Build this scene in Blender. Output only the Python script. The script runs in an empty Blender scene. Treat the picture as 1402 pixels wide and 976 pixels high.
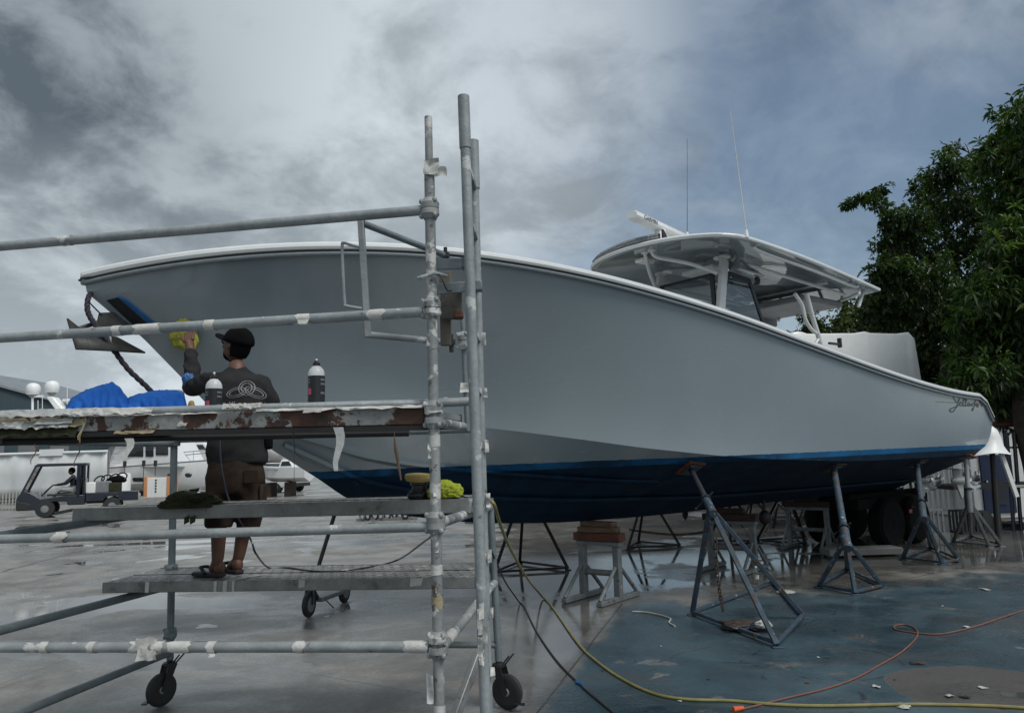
import bpy, bmesh, math, random
import numpy as np
from mathutils import Vector, Matrix, noise as mnoise
from mathutils.bvhtree import BVHTree
random.seed(7); rng = np.random.default_rng(7)
R = math.radians
S = bpy.context.scene
COL = S.collection
V = Vector

# ------------------------------------------------------------------ camera
F, CX, CY, PITCH, ROLL, CAMH = 1050.0, 701.0, 488.0, math.atan(138/1050), R(1.7), 1.63
fw = V((0, math.cos(PITCH), math.sin(PITCH))); rt0 = V((1, 0, 0)); up0 = V((0, -math.sin(PITCH), math.cos(PITCH)))
up = up0*math.cos(ROLL) + rt0*math.sin(ROLL); rt = rt0*math.cos(ROLL) - up0*math.sin(ROLL)
O = V((0, 0, CAMH))
cd = bpy.data.cameras.new('camera'); cam = bpy.data.objects.new('camera', cd); COL.objects.link(cam)
cam.matrix_world = Matrix.Translation(O) @ Matrix((rt, up, -fw)).transposed().to_4x4()
cd.sensor_width = 36; cd.lens = 36*F/1402; cd.clip_end = 6000; cd.clip_start = 0.05
S.camera = cam
def ray(px, py):
    return (fw*F + rt*(px-CX) - up*(py-CY)).normalized()
def P(px, py, d):            # the point seen at a pixel, d metres ahead
    r = ray(px, py); return O + r*(d/r.y)
def PZ(px, py, z):
    r = ray(px, py); return O + r*((z-CAMH)/r.z)
def G(px, py): return PZ(px, py, 0.0)

# ------------------------------------------------------------------ world, sun, exposure
S.render.engine = 'CYCLES'
S.view_settings.view_transform = 'Standard'; S.view_settings.look = 'None'
S.view_settings.exposure = 0.0; S.view_settings.gamma = 1.0; S.view_settings.use_curve_mapping = False
S.cycles.use_denoising = True; S.cycles.max_bounces = 7; S.cycles.glossy_bounces = 4
S.cycles.transmission_bounces = 6; S.cycles.transparent_max_bounces = 8; S.cycles.sample_clamp_indirect = 6
SUN_EL, SUN_ROT = R(55), R(130)       # veiled sun over the camera's right shoulder
W = bpy.data.worlds.new('World'); S.world = W; W.use_nodes = True
nt = W.node_tree; nt.nodes.clear()

class NT:                              # tiny node helper
    def __init__(s, t): s.t = t
    def n(s, kind, **kw):
        x = s.t.nodes.new(kind)
        for k, v in kw.items(): setattr(x, k, v)
        return x
    def put(s, sock, v):
        if hasattr(v, 'is_output'): s.t.links.new(v, sock)
        else: sock.default_value = v
    def m(s, op, a, b=0.0, c=None, clamp=False):
        x = s.n('ShaderNodeMath', operation=op); x.use_clamp = clamp
        s.put(x.inputs[0], a); s.put(x.inputs[1], b)
        if c is not None: s.put(x.inputs[2], c)
        return x.outputs[0]
    def mix(s, f, a, b, blend='MIX'):
        x = s.n('ShaderNodeMix', data_type='RGBA', blend_type=blend)
        s.put(x.inputs[0], f)
        x.clamp_factor = False
        for i, v in ((6, a), (7, b)):
            if not hasattr(v, 'is_output') and len(v) == 3: v = (*v, 1)
            s.put(x.inputs[i], v)
        return x.outputs[2]
    def ramp(s, f, a, b, lo=0.0, hi=1.0):   # smoothstep a..b
        x = s.n('ShaderNodeMapRange', interpolation_type='SMOOTHSTEP')
        s.put(x.inputs[0], f); x.inputs[1].default_value = a; x.inputs[2].default_value = b
        x.inputs[3].default_value = lo; x.inputs[4].default_value = hi
        return x.outputs[0]
    def noise(s, vec, scale, detail=5, rough=.55, dist=0.0):
        x = s.n('ShaderNodeTexNoise'); s.put(x.inputs['Vector'], vec)
        x.inputs['Scale'].default_value = scale; x.inputs['Detail'].default_value = detail
        x.inputs['Roughness'].default_value = rough; x.inputs['Distortion'].default_value = dist
        return x.outputs[0]
    def dot(s, vec, d):
        x = s.n('ShaderNodeVectorMath', operation='DOT_PRODUCT'); s.put(x.inputs[0], vec); x.inputs[1].default_value = d
        return x.outputs['Value']
    def vmul(s, vec, d):
        x = s.n('ShaderNodeVectorMath', operation='MULTIPLY'); s.put(x.inputs[0], vec); x.inputs[1].default_value = d
        return x.outputs[0]

k = NT(nt)
dirv = k.n('ShaderNodeTexCoord').outputs['Generated']
sky = k.n('ShaderNodeTexSky', sky_type='NISHITA'); sky.sun_disc = False
sky.sun_elevation = SUN_EL; sky.sun_rotation = SUN_ROT; sky.air_density = 1.0; sky.dust_density = .6; sky.ozone_density = 1.6
sx = k.n('ShaderNodeSeparateXYZ'); k.put(sx.inputs[0], dirv)
dx, dy, dz = sx.outputs
den = k.m('ADD', k.m('MAXIMUM', dz, 0.0), 0.42)
cv = k.n('ShaderNodeCombineXYZ'); k.put(cv.inputs[0], k.m('DIVIDE', dx, den)); k.put(cv.inputs[1], k.m('DIVIDE', dy, den)); cv.inputs[2].default_value = 3.1
cl = cv.outputs[0]
n1 = k.noise(cl, 1.9, 9, .56, .25)            # heavy cumulus deck
n2 = k.noise(cl, 5.2, 8, .60, .35)
st = k.n('ShaderNodeMapping'); k.put(st.inputs[0], cl); st.inputs['Rotation'].default_value = (0, 0, R(-62)); st.inputs['Scale'].default_value = (.42, 1.7, 1)
n3 = k.noise(st.outputs[0], 1.5, 7, .6, .5)  # drawn-out wisps
def lobe(px, py, a0, a1):                     # 1 towards a direction of the sky, fading to 0 at a0 degrees
    return k.ramp(k.dot(dirv, ray(px, py)), math.cos(R(a0)), math.cos(R(a1)))
# cover: thick to the left, opening to blue on the right
cover = k.ramp(k.m('ADD', k.m('MULTIPLY', k.m('SUBTRACT', n1, .5), .9), k.m('MULTIPLY', dx, -1.0)), -.38, .06)
cover = k.m('MAXIMUM', cover, k.m('MULTIPLY', k.ramp(n3, .30, .72), k.ramp(dz, .10, .48, .30, 1.0)))
cover = k.m('MAXIMUM', cover, k.m('MULTIPLY', lobe(600, 90, 24, 3), .9))
cover = k.m('MAXIMUM', cover, k.ramp(dy, .15, -.35)); cover = k.m('MAXIMUM', cover, k.m('ADD', .26, k.m('MULTIPLY', k.ramp(n3, .42, .66), .30)))
thick = k.ramp(k.m('ADD', k.m('MULTIPLY', n1, .60), k.m('MULTIPLY', n2, .40)), .42, .58)
lit = k.m('ADD', k.m('MULTIPLY', thick, -.66), .94)
lit = k.m('ADD', lit, k.m('MULTIPLY', lobe(620, 50, 24, 2), .42))
lit = k.m('ADD', lit, k.m('MULTIPLY', lobe(520, 250, 13, 2), .12))
lit = k.m('ADD', lit, k.m('MULTIPLY', lobe(60, 600, 24, 4), .62))
lit = k.m('ADD', lit, k.m('MULTIPLY', lobe(130, 100, 20, 3), -.20))
lit = k.m('ADD', lit, k.m('MULTIPLY', lobe(40, 250, 16, 3), -.12))
lit = k.m('MULTIPLY', lit, k.ramp(dy, .3, -.4, 1.0, 1.1))
lit = k.m('ADD', lit, k.m('MULTIPLY', k.ramp(k.dot(dirv, V((.70, -.58, .55)).normalized()), .25, .95), .8))   # unseen cloud brightened behind the camera's right shoulder, added to light the aft hull
lit = k.m('ADD', lit, k.m('MULTIPLY', k.ramp(dz, .62, .95), .5))
lit = k.m('MAXIMUM', lit, .10)
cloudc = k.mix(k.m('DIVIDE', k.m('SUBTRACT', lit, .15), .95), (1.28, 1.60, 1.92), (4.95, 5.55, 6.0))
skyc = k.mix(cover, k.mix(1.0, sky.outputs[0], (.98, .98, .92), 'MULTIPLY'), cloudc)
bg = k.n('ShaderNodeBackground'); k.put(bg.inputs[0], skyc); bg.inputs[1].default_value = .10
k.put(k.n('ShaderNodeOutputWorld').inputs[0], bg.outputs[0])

sd = bpy.data.lights.new('sun', 'SUN'); sd.energy = 2.2; sd.angle = R(24); sd.color = (1, .96, .9)
so = bpy.data.objects.new('sun', sd); COL.objects.link(so)
sdir = V((math.sin(SUN_ROT)*math.cos(SUN_EL), math.cos(SUN_ROT)*math.cos(SUN_EL), math.sin(SUN_EL)))
so.rotation_euler = (sdir).to_track_quat('Z', 'Y').to_euler()

# ------------------------------------------------------------------ materials
def newmat(name):
    m = bpy.data.materials.new(name); m.use_nodes = True
    t = m.node_tree; t.nodes.clear(); k = NT(t)
    b = k.n('ShaderNodeBsdfPrincipled'); o = k.n('ShaderNodeOutputMaterial'); t.links.new(b.outputs[0], o.inputs[0])
    return m, k, b
def pbr(name, c1, c2=None, scale=4, rough=.5, rough2=None, metal=0, bump=0, bscale=None, coat=0, spots=None, spec=.5, lo=.35, hi=.65, stretch=None):
    """two mixed tones, optional spots = (colour, scale, threshold)"""
    m, k, b = newmat(name)
    vec = k.n('ShaderNodeTexCoord').outputs['Object']
    if stretch: vec = k.vmul(vec, stretch)
    c2 = c2 or tuple(x*.8 for x in c1)
    n = k.noise(vec, scale, 6, .6)
    col = k.mix(k.ramp(n, lo, hi), c1, c2)
    fine = k.noise(vec, scale*9, 4, .6)
    col = k.mix(k.ramp(fine, .3, .7, 0, .35), col, k.mix(.5, c1, c2, 'MULTIPLY') if max(c1) > .5 else tuple(x*.55 for x in c1))
    rg = k.ramp(n, .3, .7, rough, rough2 if rough2 is not None else rough)
    mt = metal
    for sp in (spots or []):
        sn = k.ramp(k.noise(vec, sp[1], 5, .65), sp[2], sp[2]+.04)
        col = k.mix(sn, col, sp[0]); mt = k.m('MULTIPLY', k.m('SUBTRACT', 1.0, sn), mt); 
    k.put(b.inputs['Base Color'], col); k.put(b.inputs['Roughness'], rg); k.put(b.inputs['Metallic'], mt)
    b.inputs['Coat Weight'].default_value = coat; b.inputs['Coat Roughness'].default_value = .04
    b.inputs['Specular IOR Level'].default_value = spec
    if bump:
        bp = k.n('ShaderNodeBump'); bp.inputs['Strength'].default_value = bump; bp.inputs['Distance'].default_value = .01
        k.put(bp.inputs['Height'], k.noise(vec, bscale or scale*6, 5, .6)); k.put(b.inputs['Normal'], bp.outputs[0])
    return m
WHT = (.62, .63, .62)
M = {}
M['galv'] = pbr('galvanised_steel', (.33, .36, .37), (.235, .26, .27), 7, .48, .62, .1, .25, 40, spots=[((.50, .51, .50), 9, .62), ((.13, .105, .09), 14, .66)])
M['galv_dirty'] = pbr('spattered_steel', (.32, .335, .335), (.22, .235, .24), 6, .55, .7, .05, .35, 30, spots=[((.54, .54, .52), 9, .54), ((.10, .085, .075), 15, .61), ((.10, .05, .03), 6, .66)])
M['galv_blue'] = pbr('weathered_blue_steel', (.20, .235, .25), (.13, .16, .175), 5, .4, .6, .15, .2, 30, spots=[((.34, .35, .35), 12, .66)])
M['alu'] = pbr('dull_aluminium', (.38, .39, .39), (.29, .30, .30), 6, .42, .55, .5, .2, 30, spots=[((.15, .14, .13), 9, .64)])
M['plank'] = pbr('plank_aluminium', (.30, .31, .305), (.21, .22, .215), 5, .5, .65, .25, .3, 25, spots=[((.14, .13, .12), 5, .60), ((.44, .44, .42), 13, .66)])
M['rusty'] = pbr('rusty_beam', (.30, .305, .30), (.24, .25, .25), 3, .6, .75, .1, .5, 40, spots=[((.062, .028, .018), 4.5, .47), ((.032, .020, .016), 8, .56), ((.14, .05, .022), 16, .64)])
M['rust'] = pbr('rust_brown', (.12, .05, .03), (.06, .035, .03), 14, .8, bump=.5)
M['tape'] = pbr('masking_tape', (.60, .60, .57), (.48, .48, .46), 16, .7, bump=.4, bscale=60)
M['tape_yellow'] = pbr('old_tape', (.42, .36, .22), (.34, .28, .18), 16, .7, bump=.4)
M['plastic_film'] = pbr('plastic_film', (.55, .56, .56), (.42, .43, .43), 12, .3, bump=.5, bscale=30)
M['blk'] = pbr('black_rubber', (.018, .018, .019), (.028, .028, .03), 12, .6, .75)
M['blkgloss'] = pbr('black_plastic', (.015, .016, .018), (.022, .023, .025), 12, .3, .45)
M['white'] = pbr('white_paint', (.80, .81, .80), (.74, .75, .74), 3, .28, .4, coat=.3)
M['whitegel'] = pbr('white_gelcoat', (.70, .72, .72), (.64, .66, .66), 1.5, .18, .3, coat=.5)
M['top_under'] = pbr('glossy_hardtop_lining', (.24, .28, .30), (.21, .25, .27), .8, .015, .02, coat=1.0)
M['rail_white'] = pbr('powder_coated_white', (.62, .63, .62), (.56, .57, .56), 4, .3, coat=.3)
M['navy'] = pbr('navy_paint', (.007, .012, .024), (.011, .017, .03), 3, .3, .45, coat=.3)
M['bluejack'] = pbr('worn_blue_paint', (.045, .080, .115), (.028, .05, .073), 8, .5, .7, .05, .3, 30, spots=[((.26, .28, .28), 13, .61), ((.07, .035, .022), 7, .57), ((.016, .018, .02), 16, .63)])
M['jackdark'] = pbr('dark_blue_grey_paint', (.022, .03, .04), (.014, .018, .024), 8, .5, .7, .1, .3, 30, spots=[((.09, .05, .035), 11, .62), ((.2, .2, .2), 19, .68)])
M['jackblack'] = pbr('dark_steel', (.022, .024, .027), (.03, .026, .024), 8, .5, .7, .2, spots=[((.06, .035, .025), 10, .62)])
M['keelgrey'] = pbr('worn_grey_paint', (.20, .22, .23), (.14, .155, .16), 7, .5, .7, .1, .3, 30, spots=[((.08, .05, .04), 9, .62), ((.34, .34, .33), 17, .66)])
M['wood'] = pbr('weathered_timber', (.19, .125, .075), (.11, .07, .045), 6, .75, bump=.5, stretch=(1, 1, 6))
M['redwood'] = pbr('orange_painted_timber', (.15, .045, .025), (.07, .028, .02), 6, .7, bump=.4)
M['darkbeam'] = pbr('brown_dark_timber', (.06, .035, .025), (.035, .02, .016), 6, .8, bump=.4)
M['rope'] = pbr('braided_rope', (.06, .055, .08), (.022, .02, .03), 60, .85, bump=.8, bscale=90)
M['anchor'] = pbr('dull_anchor_metal', (.055, .06, .055), (.028, .03, .028), 9, .5, .65, .3, .3)
M['bluetarp'] = pbr('blue_tarpaulin', (.010, .13, .50), (.006, .085, .38), 5, .65, .75, spec=.25, bump=.35, bscale=22)
M['bluebox'] = pbr('blue_plastic', (.02, .12, .32), (.015, .09, .24), 5, .4)
M['yellowcloth'] = pbr('yellow_microfibre', (.36, .36, .055), (.26, .265, .035), 9, .95, bump=.6, bscale=120)
M['hivis'] = pbr('lime_cloth', (.36, .42, .035), (.25, .30, .02), 9, .95, bump=.6, bscale=100)
M['yellowpad'] = pbr('yellow_foam', (.50, .37, .12), (.40, .30, .10), 9, .9)
M['olive'] = pbr('olive_cloth', (.05, .052, .03), (.03, .033, .019), 9, .95, spec=.15, bump=.6, bscale=60)
M['shirt'] = pbr('charcoal_shirt', (.030, .030, .031), (.021, .021, .022), 6, .9, spec=.15, bump=.25, bscale=120)
M['shorts'] = pbr('brown_shorts', (.040, .028, .021), (.027, .019, .015), 6, .92, spec=.15, bump=.3, bscale=90)
M['cap'] = pbr('black_cap', (.0035, .0035, .004), (.005, .005, .0055), 9, .9, spec=.1)
M['skin'] = pbr('skin', (.12, .056, .036), (.095, .043, .028), 9, .5, .6)
M['ink'] = pbr('pale_print', (.30, .31, .31), (.24, .25, .25), 20, .8)
M['pink'] = pbr('pink_print', (.55, .10, .16), (.5, .08, .13), 20, .5)
M['hosey'] = pbr('yellow_hose', (.27, .24, .085), (.20, .18, .06), 9, .5)
M['orange'] = pbr('orange_cord', (.20, .085, .055), (.15, .065, .045), 9, .55)
M['orangepl'] = pbr('orange_plastic', (.65, .12, .03), (.6, .1, .03), 9, .4)
M['peach'] = pbr('orange_foam_edge', (.62, .30, .13), (.55, .26, .11), 9, .7)
M['paper'] = pbr('paper_scrap', (.50, .50, .47), (.36, .36, .34), 20, .8)
M['teal'] = pbr('teal_cladding', (.028, .058, .075), (.024, .05, .065), .3, .6, stretch=(8, 8, .2))
M['glass_dark'] = pbr('dark_glass', (.012, .014, .017), (.016, .018, .02), 1, .06, coat=.5)
M['grey'] = pbr('grey_plastic', (.22, .23, .24), (.17, .18, .19), 6, .5)
M['outb'] = pbr('grey_outboard_paint', (.30, .32, .33), (.24, .26, .27), 5, .3, .4, coat=.3)
M['chrome'] = pbr('polished_steel', (.62, .63, .64), (.55, .56, .57), 5, .15, .25, 1.0)
M['chain'] = pbr('rusty_chain', (.07, .05, .04), (.03, .025, .022), 20, .7, metal=.4)
M['bark'] = pbr('bark', (.07, .055, .045), (.035, .028, .022), 6, .9, bump=.6)
M['brownstain'] = pbr('brown_leaf', (.10, .05, .02), (.07, .03, .015), 30, .7)
M['whitewrap'] = pbr('white_shrink_wrap', (.74, .76, .76), (.66, .68, .68), 1.2, .32, .45, bump=.25, bscale=5)
M['whitehull'] = pbr('white_hull', (.80, .81, .81), (.72, .73, .73), .5, .35, .5)
M['beige'] = pbr('grey_shade_hull', (.42, .42, .40), (.36, .36, .35), .5, .4)
M['bluedoor'] = pbr('blue_panel', (.010, .027, .085), (.008, .02, .065), 2, .5)
M['darkred'] = pbr('faded_red_canvas', (.16, .07, .045), (.11, .05, .035), 5, .85)
M['redlamp'] = pbr('red_lens', (.22, .01, .01), (.16, .01, .01), 5, .3)
M['led'] = pbr('lamp_glass', (.35, .37, .38), (.12, .13, .14), 60, .15)

def glassmat(name, tint=(.8, .86, .86), alpha=.3):
    m, k, b = newmat(name)
    t = m.node_tree; out = [n for n in t.nodes if n.type == 'OUTPUT_MATERIAL'][0]
    tr = k.n('ShaderNodeBsdfTransparent'); tr.inputs[0].default_value = (*tint, 1)
    gl = k.n('ShaderNodeBsdfGlossy'); gl.inputs['Roughness'].default_value = .02
    lw = k.n('ShaderNodeLayerWeight'); lw.inputs[0].default_value = .5
    fr = k.m('ADD', .05, k.m('MULTIPLY', k.m('POWER', lw.outputs['Facing'], 4.0), .9))
    mx = k.n('ShaderNodeMixShader'); k.put(mx.inputs[0], k.m('ADD', fr, alpha*.3, clamp=True)); k.put(mx.inputs[1], tr.outputs[0]); k.put(mx.inputs[2], gl.outputs[0])
    k.put(out.inputs[0], mx.outputs[0]); t.nodes.remove(b)
    return m
M['glass'] = glassmat('tinted_glass', (.34, .40, .43), .2)
M['screen'] = glassmat('reflecting_windscreen', (.75, .8, .82), 1.6)
M['clear'] = glassmat('clear_glass', (.88, .9, .9))

# ------------------------------------------------------------------ mesh helpers
class MB:
    def __init__(s): s.v = []; s.f = []
    def add(s, vs, fs):
        o = len(s.v); s.v += [V(x) for x in vs]; s.f += [tuple(i+o for i in f) for f in fs]; return s
    def box(s, c, sz, rot=None):
        c = V(c); h = V(sz)/2; q = rot if rot is not None else Matrix.Identity(3)
        vs = [c + q @ V((x*h.x, y*h.y, z*h.z)) for x in (-1, 1) for y in (-1, 1) for z in (-1, 1)]
        return s.add(vs, [(0, 1, 3, 2), (4, 6, 7, 5), (0, 4, 5, 1), (2, 3, 7, 6), (0, 2, 6, 4), (1, 5, 7, 3)])
    def bar(s, a, b, w, h, upv=(0, 0, 1)):      # rectangular bar from a to b
        a, b = V(a), V(b); d = (b-a); L = d.length; d.normalize()
        u = V(upv); x = d.cross(u)
        if x.length < 1e-3: x = d.cross(V((0, 1, 0)))
        x.normalize(); u = x.cross(d)
        return s.box((a+b)/2, (L, w, h), Matrix((d, x, u)).transposed())
    def tube(s, pts, r, n=12, caps=True):
        pts = [V(p) for p in pts]; m = len(pts); rs = list(r) if hasattr(r, '__len__') else [r]*m
        t0 = (pts[1]-pts[0]).normalized(); u = t0.orthogonal().normalized(); vs = []
        for i, p in enumerate(pts):
            t = ((pts[min(i+1, m-1)]-p).normalized() + (p-pts[max(i-1, 0)]).normalized())
            t = t.normalized() if t.length > 1e-6 else t0
            u = (u - t*u.dot(t)).normalized(); w = t.cross(u)
            vs += [p + (u*math.cos(a) + w*math.sin(a))*rs[i] for a in (2*math.pi*j/n for j in range(n))]
        fs = [(i*n+j, i*n+(j+1) % n, (i+1)*n+(j+1) % n, (i+1)*n+j) for i in range(m-1) for j in range(n)]
        if caps: fs += [tuple(reversed(range(n))), tuple(range((m-1)*n, m*n))]
        return s.add(vs, fs)
    def lathe(s, o, ax, prof, n=20, caps=True):   # prof = [(r, h)]
        o, ax = V(o), V(ax).normalized(); u = ax.orthogonal().normalized(); w = ax.cross(u); vs = []
        for r, h in prof:
            vs += [o + ax*h + (u*math.cos(a) + w*math.sin(a))*max(r, 1e-4) for a in (2*math.pi*j/n for j in range(n))]
        m = len(prof)
        fs = [(i*n+j, i*n+(j+1) % n, (i+1)*n+(j+1) % n, (i+1)*n+j) for i in range(m-1) for j in range(n)]
        if caps: fs += [tuple(reversed(range(n))), tuple(range((m-1)*n, m*n))]
        return s.add(vs, fs)
    def torus(s, c, ax, R0, r, n=28, k=10):
        c, ax = V(c), V(ax).normalized(); u = ax.orthogonal().normalized(); w = ax.cross(u); vs = []
        for i in range(n):
            a = 2*math.pi*i/n; d = u*math.cos(a)+w*math.sin(a)
            vs += [c + d*(R0+r*math.cos(b)) + ax*r*math.sin(b) for b in (2*math.pi*j/k for j in range(k))]
        return s.add(vs, [(i*k+j, ((i+1) % n)*k+j, ((i+1) % n)*k+(j+1) % k, i*k+(j+1) % k) for i in range(n) for j in range(k)])
    def prism(s, poly, off):
        poly = [V(p) for p in poly]; off = V(off); n = len(poly)
        return s.add(poly + [p+off for p in poly], [tuple(reversed(range(n))), tuple(range(n, 2*n))] + [(i, (i+1) % n, n+(i+1) % n, n+i) for i in range(n)])
    def grid(s, rows, closed=False):
        n = len(rows[0]); m = len(rows)
        fs = [(i*n+j, i*n+(j+1) % n, (i+1)*n+(j+1) % n, (i+1)*n+j) for i in range(m-1) for j in range(n if closed else n-1)]
        return s.add([p for r in rows for p in r], fs)
    def ball(s, c, r, n=16, m=10, rot=None, fn=None):
        c = V(c); rr = V(r) if hasattr(r, '__len__') else V((r, r, r)); q = rot if rot is not None else Matrix.Identity(3); rows = []
        for i in range(m+1):
            th = math.pi*i/m; row = []
            for j in range(n):
                d = V((math.sin(th)*math.cos(2*math.pi*j/n), math.sin(th)*math.sin(2*math.pi*j/n), math.cos(th)))
                sc = fn(d) if fn else 1
                row.append(c + q @ V((d.x*rr.x*sc, d.y*rr.y*sc, d.z*rr.z*sc)))
            rows.append(row)
        return s.grid(rows, True)
    def build(s, name, mat, parent=None, smooth=35, bevel=0, sub=0, solid=0, recalc=True):
        org = V((0, 0, 0)); q = parent
        while q is not None: org += q.location; q = q.parent
        me = bpy.data.meshes.new(name); me.from_pydata([tuple(v-org) for v in s.v], [], s.f)
        bm = bmesh.new(); bm.from_mesh(me); bmesh.ops.remove_doubles(bm, verts=bm.verts, dist=1e-5)
        if recalc: bmesh.ops.recalc_face_normals(bm, faces=bm.faces)
        bm.to_mesh(me); bm.free()
        if smooth:
            me.shade_smooth(); me.set_sharp_from_angle(angle=R(smooth))
        o = bpy.data.objects.new(name, me); COL.objects.link(o); o.parent = parent
        me.materials.append(M[mat] if isinstance(mat, str) else mat)
        if solid: md = o.modifiers.new('solid', 'SOLIDIFY'); md.thickness = solid; md.offset = 0
        if bevel: md = o.modifiers.new('bevel', 'BEVEL'); md.width = bevel; md.segments = 2; md.limit_method = 'ANGLE'
        if sub: md = o.modifiers.new('sub', 'SUBSURF'); md.levels = sub; md.render_levels = sub
        return o
def tag(o, label, cat, group=None, kind=None):
    if label: o['label'] = label
    if cat: o['category'] = cat
    if group: o['group'] = group
    if kind: o['kind'] = kind
    return o
def thing(name, loc, label, cat, group=None):
    o = bpy.data.objects.new(name, None); COL.objects.link(o); o.location = loc; o.empty_display_size = .1
    return tag(o, label, cat, group)
def solo(mb, name, mat, base, label, cat, group=None, **kw):     # a thing that is one mesh, origin at its base
    base = V(base); mb.v = [v-base for v in mb.v]; o = mb.build(name, mat, None, **kw); o.location = base
    return tag(o, label, cat, group)
def copy_tree(o, parent=None):
    c = o.copy(); COL.objects.link(c); c.parent = parent
    for ch in list(o.children): copy_tree(ch, c)
    return c
def spline(pts, n=8):       # Catmull-Rom through points
    pts = [V(p) for p in pts]; out = []
    for i in range(len(pts)-1):
        p0, p1, p2, p3 = pts[max(i-1, 0)], pts[i], pts[i+1], pts[min(i+2, len(pts)-1)]
        for j in range(n):
            t = j/n; out.append(.5*((2*p1) + (p2-p0)*t + (2*p0-5*p1+4*p2-p3)*t*t + (3*p1-p0-3*p2+p3)*t**3))
    return out + [pts[-1]]
def pchip(xs, ys, x):
    xs = np.asarray(xs, float); ys = np.asarray(ys, float); h = np.diff(xs); d = np.diff(ys)/h; m = np.zeros(len(xs))
    for i in range(1, len(xs)-1):
        if d[i-1]*d[i] > 0:
            w1 = 2*h[i]+h[i-1]; w2 = h[i]+2*h[i-1]; m[i] = (w1+w2)/(w1/d[i-1]+w2/d[i])
    m[0] = d[0]; m[-1] = d[-1]
    i = int(np.clip(np.searchsorted(xs, x)-1, 0, len(h)-1)); t = (x-xs[i])/h[i]
    t = min(max(t, 0), 1)
    return ys[i]*(2*t**3-3*t**2+1)+h[i]*m[i]*(t**3-2*t**2+t)+ys[i+1]*(-2*t**3+3*t**2)+h[i]*m[i+1]*(t**3-t**2)
def textmesh(s, size, extrude=.0015, shear=0.0):
    c = bpy.data.curves.new('lettering', 'FONT'); c.body = s; c.size = size; c.extrude = extrude; c.shear = shear
    o = bpy.data.objects.new('lettering_tmp', c); COL.objects.link(o)
    dg = bpy.context.evaluated_depsgraph_get(); me = bpy.data.meshes.new_from_object(o.evaluated_get(dg))
    vs = [v.co.copy() for v in me.vertices]; fs = [tuple(p.vertices) for p in me.polygons]
    bpy.data.objects.remove(o); bpy.data.curves.remove(c); bpy.data.meshes.remove(me)
    return vs, fs

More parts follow.
